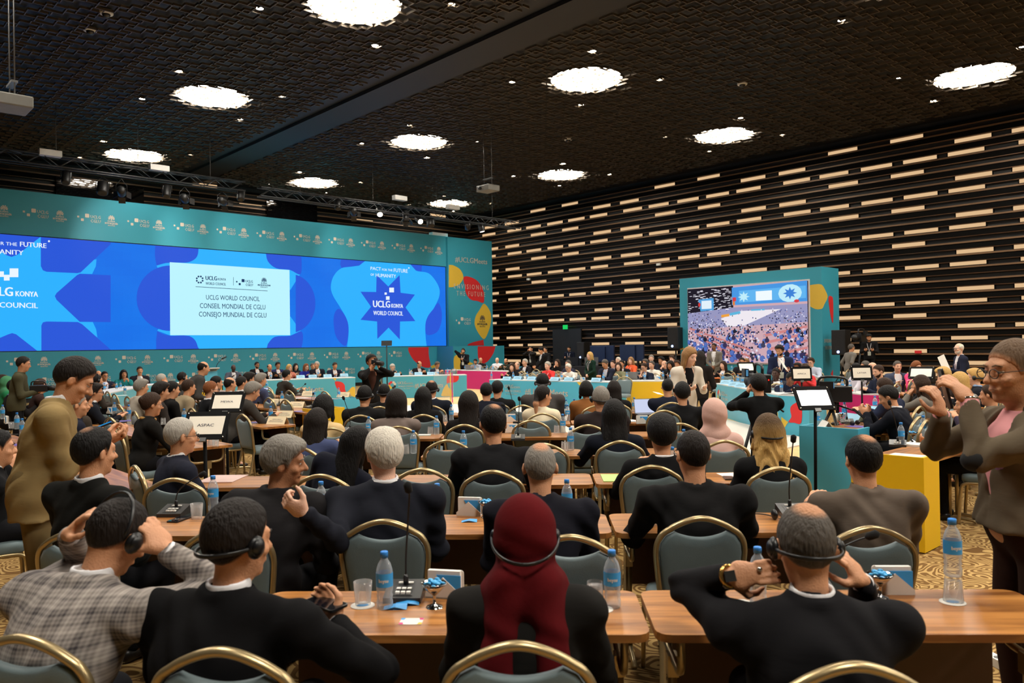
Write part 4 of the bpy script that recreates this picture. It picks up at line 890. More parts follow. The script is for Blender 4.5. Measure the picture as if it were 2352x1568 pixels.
    # ---- shirt: collar ring, front, cuffs
    if shirt:
        s = SDF(); up = nrm(J['nk']); s.tor(nb + up * .058 + A2 @ G([0, -.004, 0]), nrm(up + A2[:, 1] * -.3), .061 if not fem else .052, .008, .01, sz=2.9)
        if open_:
            s.ell(PT(A2, nb, (0, .0, -.16)), G([.166 * wk, .116, .175]) * [fat, fat, 1], A2, .05); s.cap(nb + A2 @ G([0, .03, -.02]), nb + A2 @ G([0, .085, -.14]), .05, .04, .05); s.ell(PT(A1, hip, (0, .005, .2)), G([.148 * wk, .109, .17]) * [fat, fat, 1], A1, .05); s.ell(PT(A1, hip, (0, .002, .05)), G([.158, .112, .12]) * [fat, fat, 1], A1, .05)
            s.cap(nb - up * .02, HC, .056, .056, .01, 's')
            s.add('i', 'f', .01, (lambda P, iA2=np.linalg.inv(A2).astype(np.float32), o2=nb.astype(np.float32): np.minimum(np.maximum(np.abs(((P - o2) @ iA2.T)[:, 0]) - (.10 if fat < 1.3 else .17), -((P - o2) @ iA2.T)[:, 1]), -.0 - ((P - o2) @ iA2.T)[:, 2] - .0 if False else np.where(((P - o2) @ iA2.T)[:, 2] > -.02, -1.0, 1.0).astype(np.float32))))
        for sd_ in 'LR':
            S_, E_, W, M, k, kw = arms[sd_]; dd = nrm(W - E_)
            if lod != 'far': mb = MB(); mb.tube([W - dd * .055, W - dd * .04, W - dd * .006, W - dd * .004], [.037, .0385, .036, .030], 16); link('shirt_cuff', mb.mesh('shirt_cuff', [cloth_m(shirt)]), None, body)
        part('shirt', s, .0062 if lod == 'near' else min(h_cl, .011), cloth_m(shirt))
        if tie:
            tt = SDF(); a = nb + A2 @ G([0, .078, -.015]); c = nb + A2 @ G([0, .128 * max(1, fat), -.15]); e = nb + A2 @ G([0, .126 * max(1, fat), -.34]); tt.cap(a, a + A2 @ G([0, .012, -.03]), .017, .013, .008); tt.cap(a, c, .011, .018, .01); tt.cap(c, e, .018, .026, .01); part('tie', tt, .009, cloth_m(tie))
    # ---- trousers or skirt, shoes
    tr = SDF()
    for H_, K_, F_ in lg: tr.cap(H_, K_, .088, .065, .05); tr.cap(K_, F_ + G([0, 0, .01]), .063, .052, .02)
    tr.cap(hip + G([-.06, 0, 0]), hip + G([.06, 0, 0]), .112, None, .06)
    if not sit: tr.cap(hip + G([-.055 * fat, 0, .10]), hip + G([.055 * fat, 0, .10]), .112 * fat, None, .08)
    part('trousers', tr, max(h_cl, .014), cloth_m(trs))
    sh = SDF()
    for H_, K_, F_ in lg: sh.cap(F_ + G([0, -.03, -.045]), F_ + G([0, .15, -.055]), .042, .034, .03)
    sh.add('s', 'f', .01, lambda P: P[:, 2] - .004); part('shoes', sh, max(h_cl, .012), mat('shoe_leather', (20, 17, 16), .35))
    # ---- hair
    q_ = lambda P: (P - HC.astype(np.float32)) @ Hm.astype(np.float32) / hs
    hm = hair_m(hc) if not ombre else ombre_m(); fadef = []
    def hairline(front=.062, ear=.016, back=-.075, neckw=0):
        def fn(P):
            q = q_(P); y = q[:, 1]
            zl = np.where(y > .0, ear + (front - ear) * np.clip(y / .075, 0, 1) ** 1.4, ear + (back - ear) * np.clip(-y / .07, 0, 1) ** .8)
            zl = zl - .028 * np.exp(-((y - .022) / .012) ** 2)
            return zl - q[:, 2]
        return fn
    hh = SDF()
    def thin(front, ear, back, t_=.0035):
        sb = SDF(); headshape(sb, t_); sb.fn(hairline(front, ear, back), .006); hh.add('u', 'f', .014, lambda P: sb(P))
    th = {'short': .012, 'crop': .006, 'ring': .008, 'full': .022, 'part': .018, 'curly': .030, 'long': .016, 'bob': .02, 'pony': .010, 'bun': .010}.get(hair, .012) * hmul
    if hair not in ('none', 'hijab'):
        def tapered(front, ear, back, run=.045):      # hair that thins out to nothing at its edge
            hb = SDF(); headshape(hb, .0)
            if hair in ('full', 'part', 'curly'): hb.ell(f((.012, .02, .085)), G([.058, .062, .030]) * hs, Hm, .03)
            hl = hairline(front, ear, back)
            def g(P):
                e = hl(P); t_ = np.clip(-e / run, 0, 1); return np.maximum(hb(P) - .0025 - th * t_ ** .75, e)
            hh.add('u', 'f', .008, g); hh.extra = (HC - .21 * hs, HC + .21 * hs)
            def fade(P):
                t_ = np.clip(-hl(P) / .05, 0, 1)
                if bald: r_ = np.linalg.norm((q_(P) - np.array([.005, -.05, .105], np.float32)) / np.array([1, 1.1, .9], np.float32), axis=1); t_ = t_ * np.clip((r_ - .028 * bald) / .045, .12, 1)
                return t_
            fadef.append(fade)
        if hair not in ('short', 'full', 'part', 'curly', 'crop', 'pony', 'bun'): headshape(hh, th)
        if hair in ('short', 'full', 'part', 'curly', 'crop'): tapered(.070 if not bald else .085, .006 if hair != 'full' else -.004, -.086 - (.01 if hair in ('full', 'curly') else 0), .03 if hair == 'crop' else .05)
        elif hair == 'ring': hh.fn(hairline(.09, .016, -.074), .018); hh.ell(f((0, .03, .125)), G([.075, .115, .085]) * hs, Hm, .02, 's')
        elif hair in ('pony', 'bun'): tapered(.072, .0, -.09, .03)
        if hair in ('long', 'bob'):
            ln = long_ or (.33 if hair == 'long' else .13)
            hh.fn((lambda P: np.maximum(hairline(.07, -.05, -.10)(P), -1)), .012)
            dn = nrm(G([0, -.25 if lean < 30 else -.1, -1]) * .8 + A2[:, 2] * -.5); 
            for k in (-1, 0, 1):
                a = f((k * .05, -.045 - .02 * (k == 0), .0)); e = a + dn * ln + G([k * (.02 + spread), 0, 0]); hh.cap(a, e, .05, .036 if hair == 'long' else .042, .045)
            if hair == 'long' or fem:
                for k in (-1, 1): a = f((k * .074, .012, .02)); e = f((k * .088, .02, -.10)); hh.cap(a, e, .022, .020, .03); hh.cap(e, e + dn * (ln * .45), .02, .016, .02)
            hh.ell(f((0, .085, -.03)), G([.066, .06, .095]) * hs, Hm, .012, 's')
        if hair == 'pony': a = f((0, -.10, .0)); hh.cap(a, a + G([0, -.05, -.10]), .03, .036, .02); hh.cap(a + G([0, -.05, -.10]), a + G([0, -.04, -.24]), .034, .016, .02)
        if hair == 'bun': hh.ell(f((0, -.105, .035)), G([.045, .04, .045]) * hs, Hm, .012)
        if wavy: hh.add('w', 'w', 0, lambda P: -.007 * np.sin(P[:, 2] * 55 + 5 * np.sin(P[:, 0] * 30)) * np.clip((float(HC[2]) + .0 - P[:, 2]) * 12, 0, 1))
        if hair == 'curly': hh.add('w', 'w', 0, lambda P: -.006 * np.sin(P[:, 0] * 120) * np.sin(P[:, 1] * 120) * np.sin(P[:, 2] * 120))
        elif lod != 'far': hh.add('w', 'w', 0, lambda P: -.0011 * np.sin(q_(P)[:, 0] * 190 + 9 * np.sin(q_(P)[:, 2] * 25)) * np.sin(q_(P)[:, 2] * 30 + q_(P)[:, 1] * 60))
        ho = part('hair', hh, h_hair, hm)
        if fadef:
            me = ho.data; co = np.empty(len(me.vertices) * 3, np.float32); me.vertices.foreach_get('co', co); at_ = me.attributes.new('fade', 'FLOAT', 'POINT'); at_.data.foreach_set('value', fadef[0](co.reshape(-1, 3)).astype(np.float32)); me.materials[0] = fade_m(hc, skin)
    if beard:
        bb = SDF(); headshape(bb, .007); bb.fn(lambda P: np.maximum(q_(P)[:, 2] + .05 - .35 * np.maximum(0, .075 - q_(P)[:, 1]), .005 - q_(P)[:, 1]), .008)
        if beard != 'full': bb.fn(lambda P: np.maximum(np.maximum(np.abs(q_(P)[:, 0]) - .034, np.abs(q_(P)[:, 2] + .045) - .009), -q_(P)[:, 1]), .006); bb.cap(f((-.02, .094, -.044)), f((.02, .094, -.044)), .008, None, .006)
        else: bb.ell(f((0, .098, -.06)), G([.024, .02, .009]), Hm, .006, 's')
        part('beard', bb, min(h_hair, .010), hair_m(hc if beard in ('full', 'mous') else beard))
    if hair == 'hijab' or scarf:
        c_ = scarf or (190, 150, 140); hj = SDF(); headshape(hj, .020); hj.ell(f((0, -.05, .0)), G([.095, .085, .11]) * hs, Hm, .05); hj.cap(HC + Hm @ G([0, -.01, -.07]), nb + G([0, 0, .02]), .085, .10, .05)
        hj.cap(nb + A2 @ G([-.07, -.0, .0]), nb + A2 @ G([.07, 0, 0]), .085, None, .06)
        if long_:
            for k in (-1, 1):
                for q2 in (0, 1): a = nb + A2 @ G([k * (.04 + .02 * q2), -.075, .05]); e = nb + A2 @ G([k * (.085 + .075 * q2), -.150 + .02 * q2, -long_]); hj.cap(a, e, .045, .036, .05)
            hj.ell(nb + A2 @ G([0, -.16, -long_ * .78]), G([.036, .07, long_ * .66]), A2, .03, 's')
            hj.fn(lambda P, iA2=np.linalg.inv(A2).astype(np.float32), o2=nb.astype(np.float32), c0=-long_: c0 - ((P - o2) @ iA2.T)[:, 2], .01)
        hj.ell(f((0, .10, -.025)), G([.058, .07, .085]) * hs, Hm, .015, 's'); hj.cap(HC, nb + G([0, 0, -.02]), .052, .056, .01, 's')
        hj.add('w', 'w', 0, lambda P: -.0035 * np.sin(q_(P)[:, 0] * 34 + 10 * q_(P)[:, 2] + 3 * np.sin(q_(P)[:, 2] * 22)) * np.clip(.6 - q_(P)[:, 2] * 4, .2, 1))
        part('headscarf', hj, h_hair * 1.05, mat('scarf_%d_%d_%d' % c_, c_, .95, var=.12, scale=12, bump=.12, bscale=60, spec=.1))
    # ---- features of the face
    def sub(name, mb, mats): o = mb.obj(name, mats, body); return o
    if face:
        mb = MB()
        for k in (-1, 1):
            c = f((k * .032, .0745, .0112)); mb.cur = 0; mb.ball(c, .0122 * hs, 10, 7); mb.cur = 1; mb.ball(c + Hm @ G([0, .0078, -.001]) * hs, .0056 * hs, 8, 6)
        sub('eyes', mb, [mat('eye_white', (176, 164, 154), .3), mat('eye_iris', (34, 24, 18), .2)])
        mb = MB()
        for k in (-1, 1): mb.tube([f((k * .014, .094, .034)), f((k * .032, .093, .039)), f((k * .05, .078, .032))], [.0028, .0036, .0018], 6)
        sub('eyebrows', mb, hm if hair != 'hijab' else hair_m('dark'))
        if lod != 'far' and beard != 'full': mb = MB(); mb.ball(f((0, .0935, -.0535)), (.021 * hs, .0055, .0032), 10, 5, Hm); mb.ball(f((0, .0925, -.0615)), (.018 * hs, .0055, .0038), 10, 5, Hm); sub('lips', mb, mat('lips_' + skin, tuple(int(a * .82) for a in SKIN[skin]), .45))
    if glasses:
        mb = MB()
        for k in (-1, 1):
            mb.tube([f((k * .034 + .024 * cos(a), .106, .008 + .018 * sin(a))) for a in np.linspace(0, 2 * pi, 14)[:-1]], .0016 * (2.2 if lod == 'far' else 1.4), 5, closed=True); mb.tube([f((k * .057, .104, .012)), f((k * .08, .06, .012)), f((k * .087, -.01, .006))], .0016 * (1.8 if lod == 'far' else 1.2), 5)
        mb.tube([f((-.011, .108, .012)), f((.011, .108, .012))], .0016, 5); sub('glasses', mb, M_BLK)
    if headset:
        mb = MB(); rr_ = .0045 if lod != 'far' else .007
        if headset == 'over': arc = [f((.094 * cos(a), -.012, .0 + .136 * sin(a))) for a in np.linspace(0, pi, 18)]
        elif headset == 'up': arc = [f((.108 * cos(a), -.05 - .01 * sin(a), .02 + .118 * sin(a))) for a in np.linspace(-.1, pi + .1, 20)]
        else: q9 = 1.16 if hair == 'hijab' else 1.0; arc = [f((.097 * q9 * cos(a), -.008 - (.128 if hair != 'hijab' else .150) * sin(a), -.004 - (.03 if hair != 'hijab' else .07) * sin(a))) for a in np.linspace(0, pi, 18)]
        mb.tube(arc, rr_, 6, flat=1.6)
        for k in (-1, 1):
            c = f((k * .094, .0, -.004)) if headset != 'up' else f((k * .10, .0, .0)); mb.ball(c, (.016 * 1.1, .031, .037), 12, 8, Hm); mb.ball(c + Hm @ G([k * .012, 0, 0]), (.012, .022, .026), 12, 8, Hm)
        sub('headset', mb, mat('headset_black', (16, 16, 18), .35, var=.1))
    if lanyard:
        mb = MB(); bk_ = nb + J['nk'] * .05 + A2 @ G([0, -.078, 0])
        if lod != 'far' or not open_: mb.tube([nb + J['nk'] * .052 + A2 @ G([.074 * cos(a), .072 * sin(a), .008 * sin(a)]) for a in np.linspace(-pi * .98, -.02 * pi, 12)], .0075, 6, flat=1.3)
        c = nb + A2 @ G([0, .155 * fat, -.30])
        for k in (-1, 1): mb.tube([nb + A2 @ G([k * .068, .035, .03]), nb + A2 @ G([k * .06, .125, -.06]), nb + A2 @ G([k * .03, .15 * fat, -.18]), c], .006 if lod == 'far' else .005, 5)
        sub('lanyard', mb, mat('lanyard_white', (226, 224, 226), .7, var=.03))
        if lanyard == 'badge': mb = MB(); mb.obox(c + A2 @ G([0, .006, -.07]), A2[:, 0], A2[:, 1], A2[:, 2], .05, .004, .07); sub('badge', mb, mat('badge_card', (206, 214, 206), .5))
    W_ = {k: np.array(loc) + np.array([[cy_, -sy_, 0], [sy_, cy_, 0], [0, 0, 1]]) @ (arms[k][2] * sc) for k in 'LR'}
    info = dict(o=body, loc=loc, yaw=yaw, W=W_, nb=nb, A2=A2, Hm=Hm, HC=HC, f=f, sc=sc, arms=arms, toW=lambda v: np.array(loc) + np.array([[cy_, -sy_, 0], [sy_, cy_, 0], [0, 0, 1]]) @ (np.array(v) * sc), lab=lab, sub=sub, J=J, sit=sit)
    PEOPLE.append(info); return info
# ---------------------------------------------------------------- small things
def glassy(name, rgb, alpha, rough=.05):
    m = bpy.data.materials.new(name); m.use_nodes = True; nt = m.node_tree; b = nt.nodes['Principled BSDF']
    b.inputs['Base Color'].default_value = (*S(rgb), 1); b.inputs['Roughness'].default_value = rough; b.inputs['Specular IOR Level'].default_value = .8
    lw = nt.nodes.new('ShaderNodeLayerWeight'); lw.inputs[0].default_value = .35; mr = nt.nodes.new('ShaderNodeMapRange'); mr.inputs[3].default_value = alpha; mr.inputs[4].default_value = min(1, alpha + .6)
    nt.links.new(lw.outputs['Facing'], mr.inputs[0]); nt.links.new(mr.outputs[0], b.inputs['Alpha']); MATS[name] = m; return m
M_PET = glassy('clear_plastic', (196, 206, 214), .24); M_GLASS = glassy('drinking_glass', (206, 206, 206), .10); M_CAP = mat('cap_blue', (44, 132, 216), .4, var=.04); M_LABEL = mat('label_blue', (52, 150, 216), .45, var=.05); M_WHITE = mat('paper_white', (226, 222, 214), .6, var=.03)
M_SILVER = mat('polished_silver', (190, 188, 184), .12, 1.0, var=.03); M_CANDY = mat('wrapper_blue', (70, 170, 226), .3, var=.3, scale=60); M_GREY = mat('plastic_grey', (92, 92, 92), .4); M_DARKP = mat('plastic_dark', (22, 22, 24), .35)
def rep(root, objs): kids_of(root, objs); return root
def proto(name): e = empty(name, (0, 0, -50)); return e
def bottle_proto():
    e = proto('water_bottle'); mb = MB(); mb.lathe([(.028, 0), (.032, .006), (.032, .03), (.029, .04), (.032, .05), (.029, .06), (.032, .07), (.0325, .085), (.0325, .14), (.031, .152), (.024, .175), (.014, .19), (.013, .2)], n=14); b = mb.obj('bottle_body', M_PET, e)
    mb = MB(); mb.lathe([(.0155, .198), (.0155, .218), (.014, .221), (.001, .221)], n=14); c = mb.obj('cap', M_CAP, e)
    mb = MB(); mb.lathe([(.0331, .088), (.0331, .14)], n=18, cap=False); l = mb.obj('label_band', M_LABEL, e)
    mb = MB()
    for a0 in (0, pi):
        T = lambda x, z, d=0.0: np.array([.0335 * sin(x / .0335 + a0), -.0335 * cos(x / .0335 + a0), z]); put_text(mb, 'beysu', T, 0, .107, .014, .9, bold=.04)
    t = mb.obj('lettering', M_WHITE, l); KIDS[l.name] = [t]
    return rep(e, [b, c, l])
def tumbler_proto(inv):
    e = proto('drinking_glass'); mb = MB(); pr = [(.030, 0), (.031, .012), (.037, .095), (.0355, .095), (.0295, .014), (.001, .012)]
    if inv: pr = [(r, .097 - z) for r, z in pr]
    mb.lathe(pr, n=18, cap=False); return rep(e, [mb.obj('glass_body', M_GLASS, e)])
def coaster_proto():
    e = proto('coaster'); mb = MB(); mb.lathe([(.047, 0), (.047, .003)], n=20); a = mb.obj('disc', M_WHITE, e); mb = MB(); mb.lathe([(.024, .0031), (.024, .0036)], n=16); b = mb.obj('print_mark', M_LABEL, e); b.scale = (1, .7, 1); return rep(e, [a, b])
def napkin_proto():
    e = proto('napkin_holder'); mb = MB()
    for y in (-.022, .022): mb.prism(rrect(-.075, .0, .075, .105, .012, 3) if y > 0 else [(-.075, 0), (.075, 0), (.075, .02), (.0, .085), (-.075, .02)], lambda x, z, d, y=y: (x, y + d, z), .005)
    mb.box(-.075, .075, -.022, .027, 0, .006); a = mb.obj('holder_frame', mat('holder_white', (222, 214, 204), .4), e)
    mb = MB(); mb.box(-.068, .068, -.006, .016, .006, .108); b = mb.obj('napkins', M_WHITE, e); mb = MB(); mb.prism([(.0, .05), (.072, .02), (.072, .092), (-.03, .092)], lambda x, z, d: (x, -.012 + d, z), .004); c = mb.obj('sachet', M_LABEL, e); return rep(e, [a, b, c])
def dish_proto():
    e = proto('candy_dish'); mb = MB(); mb.lathe([(.034, 0), (.03, .006), (.006, .014), (.006, .045), (.012, .052), (.030, .068), (.052, .095), (.050, .095), (.028, .070), (.001, .06)], n=20, cap=False); a = mb.obj('dish_bowl', M_SILVER, e)
    mb = MB(); r = random.Random(5)
    for k in range(16): t = r.random() * 6.28; q = r.random() ** .5 * .036; mb.ball((q * cos(t), q * sin(t), .09 + r.random() * .012), (.012, .009, .006), 7, 5, rz(r.random() * 3) @ rx(r.random()))
    b = mb.obj('sweets', M_CANDY, e); return rep(e, [a, b])
def mic_proto(v):
    e = proto('microphone_unit'); mb = MB(); mb.prism([(-.07, 0), (.075, 0), (.075, .022), (-.07, .055)], lambda y, z, d: (d, -y, z), .15, -.075); a = mb.obj('base', mat('mic_base', (58, 58, 58), .35, .3), e)
    mb = MB(); mb.prism([(-.045, .0505), (.06, .0275), (.06, .0265), (-.045, .0495)], lambda y, z, d: (d, -y, z), .085, -.045); b = mb.obj('keypad', M_DARKP, e); mb = MB()
    for k in range(3):
        for q in range(2): mb.box(-.03 + .022 * k, -.014 + .022 * k, -.05 + .028 * q, -.032 + .028 * q, .028 + .012 * q, .038 + .006 * q)
    b2 = mb.obj('keys', M_WHITE, e); mb = MB(); mb.box(-.03, .03, .03, .045, .044, .052); b3 = mb.obj('small_display', M_WHITE, e)
    P = [[(0, .03, .05), (0, .035, .12), (-.02, .03, .24), (-.05, .0, .36), (-.06, -.015, .40)], [(0, .03, .05), (0, .03, .1), (.04, .0, .16), (.13, -.03, .22), (.19, -.05, .25)], [(0, .03, .05), (.0, .035, .15), (.01, .03, .28), (.02, .02, .40), (.02, .01, .43)]][v]
    mb = MB(); P = catmull(P, 6); mb.tube(P, .004, 7); mb.lathe([(.011, .04), (.011, .075), (.006, .085)], (0, .03, 0), 10); c = mb.obj('gooseneck', M_DARKP, e); mb = MB(); d = nrm(P[-1] - P[-3]); mb.tube([P[-1] - d * .01, P[-1], P[-1] + d * .035, P[-1] + d * .045], [.006, .016, .017, .006], 10); f = mb.obj('windscreen', mat('foam_black', (10, 10, 10), .95), e); return rep(e, [a, b, b2, b3, c, f])
def phone_proto():
    e = proto('phone'); mb = MB(); mb.prism(rrect(-.037, -.076, .037, .076, .010, 3), lambda x, y, z: (x, y, z), .009); a = mb.obj('phone_case', M_DARKP, e); mb = MB(); mb.prism(rrect(-.034, -.072, .034, .072, .008, 3), lambda x, y, z: (x, y, z), .0006, .009); b = mb.obj('phone_screen', mat('screen_dark', (14, 16, 22), .06, spec=.8, var=0), e); return rep(e, [a, b])
def card_proto(kind):
    e = proto('name_card'); mb = MB(); w_ = .14
    for s_ in (-1, 1): mb.obox((0, s_ * .032, .05), (1, 0, 0), (0, -s_ * .55, .83), (0, s_ * .83, .55), w_, .062, .0012)
    a = mb.obj('card', mat('card_' + kind, {'cream': (232, 214, 178), 'blue': (158, 208, 236), 'white': (224, 218, 210)}[kind], .6, var=.03), e)
    mb = MB(); T = plane_T(np.array((0, -.0335, .05)), (1, 0, 0), nrm((0, .55, .83)), nrm((0, -.83, .55)))
    for y_, w2, h2 in ((.014, .07, .007), (-.008, .10, .006), (-.026, .11, .006)):      # unreadable lines of print
        x_ = -w2
        r = random.Random(int(y_ * 1e4) + 50)
        while x_ < w2 - .006: l_ = .006 + r.random() * .016; mb.flat([(x_, y_), (min(w2, x_ + l_), y_), (min(w2, x_ + l_), y_ + h2), (x_, y_ + h2)], T, .0016); x_ += l_ + .005
    b = mb.obj('print_lines', M_INK, e); return rep(e, [a, b])
def paper_proto():
    e = proto('paper_sheet'); mb = MB(); mb.box(-.105, .105, -.148, .148, 0, .0015); return rep(e, [mb.obj('sheet', M_WHITE, e)])
def folder_proto():
    e = proto('purple_folder'); mb = MB(); mb.box(-.11, .11, -.155, .155, 0, .004); return rep(e, [mb.obj('cover', mat('folder_purple', (104, 84, 164), .4), e)])
def hset_proto():
    e = proto('headset'); mb = MB(); mb.tube([(.08 * cos(a), .09 * sin(a), .012) for a in np.linspace(-.3, pi + .3, 16)], .004, 6); a = mb.obj('headband', M_DARKP, e); L = []
    for k in (-1, 1): mb = MB(); mb.ball((k * .075, -.03, .03), (.016, .034, .03), 10, 7); L.append(mb.obj('ear_cup', M_DARKP, e))
    mb = MB(); mb.tube(catmull([(.075, -.05, .02), (.12, -.07, .004), (.15, -.03, .004), (.2, -.05, .004), (.23, .0, .004)], 4), .0018, 5); L.append(mb.obj('cable', M_DARKP, e)); return rep(e, [a] + L)
def laptop_proto():
    e = proto('laptop'); mb = MB(); mb.box(-.16, .16, -.11, .11, 0, .015); a = mb.obj('keyboard_base', M_GREY, e); mb = MB(); mb.obox((0, .14, .115), (1, 0, 0), (0, .3, .95), (0, -.95, .3), .16, .11, .004); b = mb.obj('lid', mat('laptop_lid', (120, 118, 116), .35, .5), e); mb = MB(); mb.obox((0, .1355, .1163), (1, 0, 0), (0, .3, .95), (0, -.95, .3), .15, .1, .0006); c = mb.obj('laptop_screen', emit('screen_white', (214, 222, 250), .9), e); return rep(e, [a, b, c])
def sachet_proto():
    e = proto('sachet'); mb = MB(); mb.add([(-.045, -.02, .001), (.045, -.02, .001), (.045, .02, .012), (-.045, .02, .004), (0, -.02, .012), (0, .02, .014)], [(0, 4, 5, 3), (4, 1, 2, 5)]); mb.add([(-.045, -.02, 0), (.045, -.02, 0), (.045, .02, .0), (-.045, .02, 0)], [(0, 3, 2, 1)]); return rep(e, [mb.obj('wrapper', M_LABEL, e)])
def cup_proto():
    e = proto('paper_cup'); mb = MB(); mb.lathe([(.026, 0), (.038, .09), (.036, .09), (.025, .004), (.001, .003)], n=16, cap=False); return rep(e, [mb.obj('cup_body', M_WHITE, e)])
PROTO = {'bottle': bottle_proto(), 'glass': tumbler_proto(False), 'glassinv': tumbler_proto(True), 'coaster': coaster_proto(), 'napkin': napkin_proto(), 'dish': dish_proto(), 'mic': mic_proto(0), 'mic1': mic_proto(1), 'mic2': mic_proto(2), 'phone': phone_proto(), 'card': card_proto('cream'), 'bcard': card_proto('blue'), 'wcard': card_proto('white'), 'paper': paper_proto(), 'folder': folder_proto(), 'headset': hset_proto(), 'laptop': laptop_proto(), 'sachet': sachet_proto(), 'cup': cup_proto()}
ICAT = {'bottle': ('bottle', 'blue-capped clear water bottle'), 'glass': ('glass', 'clear drinking glass'), 'glassinv': ('glass', 'upside-down drinking glass'), 'coaster': ('coaster', 'round white paper coaster'), 'napkin': ('napkin holder', 'white napkin holder'), 'dish': ('sweets dish', 'silver footed dish of blue sweets'), 'mic': ('microphone', 'gooseneck microphone unit'), 'mic1': ('microphone', 'microphone unit with sideways neck'), 'mic2': ('microphone', 'microphone unit with upright neck'), 'phone': ('phone', 'black phone'), 'card': ('name card', 'folded cream name card'), 'bcard': ('name card', 'folded pale blue name card'), 'wcard': ('name card', 'folded white name card'), 'paper': ('paper', 'white sheet of paper'), 'folder': ('folder', 'purple paper folder'), 'headset': ('headset', 'black headset with cable'), 'laptop': ('laptop', 'open laptop'), 'sachet': ('sachet', 'blue paper sachet'), 'cup': ('cup', 'white paper cup')}
USED = set(); ITEMS = []
def item(kind, x, y, z=.74, yaw=0.0, ref=None, label=None, scale=1.0, tilt=None):
    p = PROTO[kind]; o = p if kind not in USED else copy_tree(p)
    USED.add(kind); o.location = (float(x), float(y), float(z)); o.rotation_euler = (0, 0, yaw) if tilt is None else tilt; o.scale = (scale,) * 3
    o['category'] = ICAT[kind][0]; ITEMS.append([o, kind, label, ref]); return o
def ipx(kind, px, py, z=.74, yaw=YC, **k):      # an item standing at a photo point of a surface of height z
    P = onz(px, py, z); return item(kind, P[0], P[1], z, yaw, **k)
# ---------------------------------------------------------------- where everything stands
fC = np.array([-sin(YC), cos(YC)]); rC = np.array([cos(YC), sin(YC)])
def CB(x, y): return rC * x + fC * y
ROWY = [2.75, 4.23, 5.72, 7.20, 8.68, 10.16, 11.64]
ordn = ['nearest', 'second', 'third', 'fourth', 'fifth', 'sixth', 'seventh']
for i, yy in enumerate(ROWY):
    xs = {0: (-1.14 + .76, .38 + .76), 1: (-1.90, -.38, 1.14), 2: (-1.90, -.38, 1.14), 3: (-.38, 1.14), 4: (-1.90, -.38, 1.14), 5: (-1.90, -.38, 1.14), 6: (-.38 - 1.52, -.38, 1.14)}[i]
    for k, x in enumerate(xs):
        P = CB(x, yy); pos = ('left', 'right') if len(xs) == 2 else ('left', 'middle', 'right')
        table(P[0], P[1], YC, 'wood-topped folding table, %s one in the %s row of the central block' % (pos[k], ordn[i]), 'tables of the central block')
for r, (ur, vs) in enumerate(((2.1, 6.15), (3.56, 8.25), (5.08, 9.75), (6.6, 11.45), (8.3, 13.45))):
    for k in range(4 if r < 4 else 5):
        P = UV(ur - .5, vs + .75 + 1.52 * k)
        table(P[0], P[1], YU, 'wood-topped folding table, %s along the %s row of the left block' % (ordn[k], ordn[r]), 'tables of the left block')
for r, (vn, us) in enumerate(((2.45, 6.87), (3.78, 8.66), (5.6, 15.6), (7.0, 16.6))):
    for k in range(3):
        P = UV(us + .76 + 1.52 * k, vn); table(P[0], P[1], YV, 'wood-topped folding table, %s along the %s row of the right block' % (ordn[k], ordn[r]), 'tables of the right block')
for k in range(2):
    P = onz(1660 - 20 * k, 866 - k * 4, .74); table(P[0], P[1], YU + pi, 'brown wooden table behind the right turquoise desk, %s' % ('with an orange folder' if k == 0 else 'farther one'), 'tables behind the right desk')
# ---- desks of the ring with their printed fronts
def dpx(a, b):
    a, b = np.array(a)[:2], np.array(b)[:2]; ax = (b - a) / np.linalg.norm(b - a); n = np.array([-ax[1], ax[0]]); off = float(n @ a)
    def f(px, py): P = onpl(px, py, n, off); return float((P[:2] - a) @ ax), float(P[2])
    return f
def dprint(e, mb, m, nm='print_shape'): return mb.obj(nm, m, e)
def logo_print(e, T, x, z, h, d=.004):
    for k, c in enumerate(('print_red', 'print_beige', 'matte_black', 'print_yellow')):
        mb = MB()
        for q in range(2): a = R_(150 - k * 90 - q * 40); mb.flat(circ(x + cos(a) * h * .38, z + sin(a) * h * .38, h * .17, h * .17, 7), T, d)
        dprint(e, mb, MATS[c])
    mb = MB(); put_text(mb, 'UCLG', T, x + h * .75, z + h * .08, h * .36, .85, d, .03, 'L'); put_text(mb, 'KONYA', T, x + h * 1.9, z + h * .08, h * .2, .8, d, .02, 'L')
    put_text(mb, 'WORLD COUNCIL', T, x + h * .75, z - h * .30, h * .22, .8, d, .02, 'L', width=None); put_text(mb, '10 - 14 OCT 2022, TURKIYE', T, x + h * .75, z - h * .56, h * .12, .8, d, .01, 'L'); dprint(e, mb, M_PRINT, 'lettering')
a, b = onz(512, 875.5, .785), onz(816, 866, .785); fL = dpx(a, b)
e, T, L = desk('head_desk', a, b, .62, M_TURQ2, 'long turquoise head desk before the stage printed with red and yellow drops')
f3 = lambda pts: P4(pts, 7.127, 560, 800, fL)
mb = MB(); mb.flat(f3(catmull([(1497, 540), (1600, 550), (1650, 600), (1655, 660), (1668, 722), (1600, 715), (1530, 660), (1500, 600)], 3, True)), T, .004); dprint(e, mb, M_RED)
mb = MB(); mb.flat(f3([(1450, 486), (1518, 484), (1500, 530)]), T, .004); dprint(e, mb, M_PYEL)
mb = MB(); mb.flat([(min(x, L - .01), z) for x, z in f3(catmull([(1675, 722), (1720, 690), (1760, 640), (1810, 630), (1826, 700), (1826, 790), (1750, 770), (1700, 745)], 3, True))], T, .004); dprint(e, mb, M_PYEL)
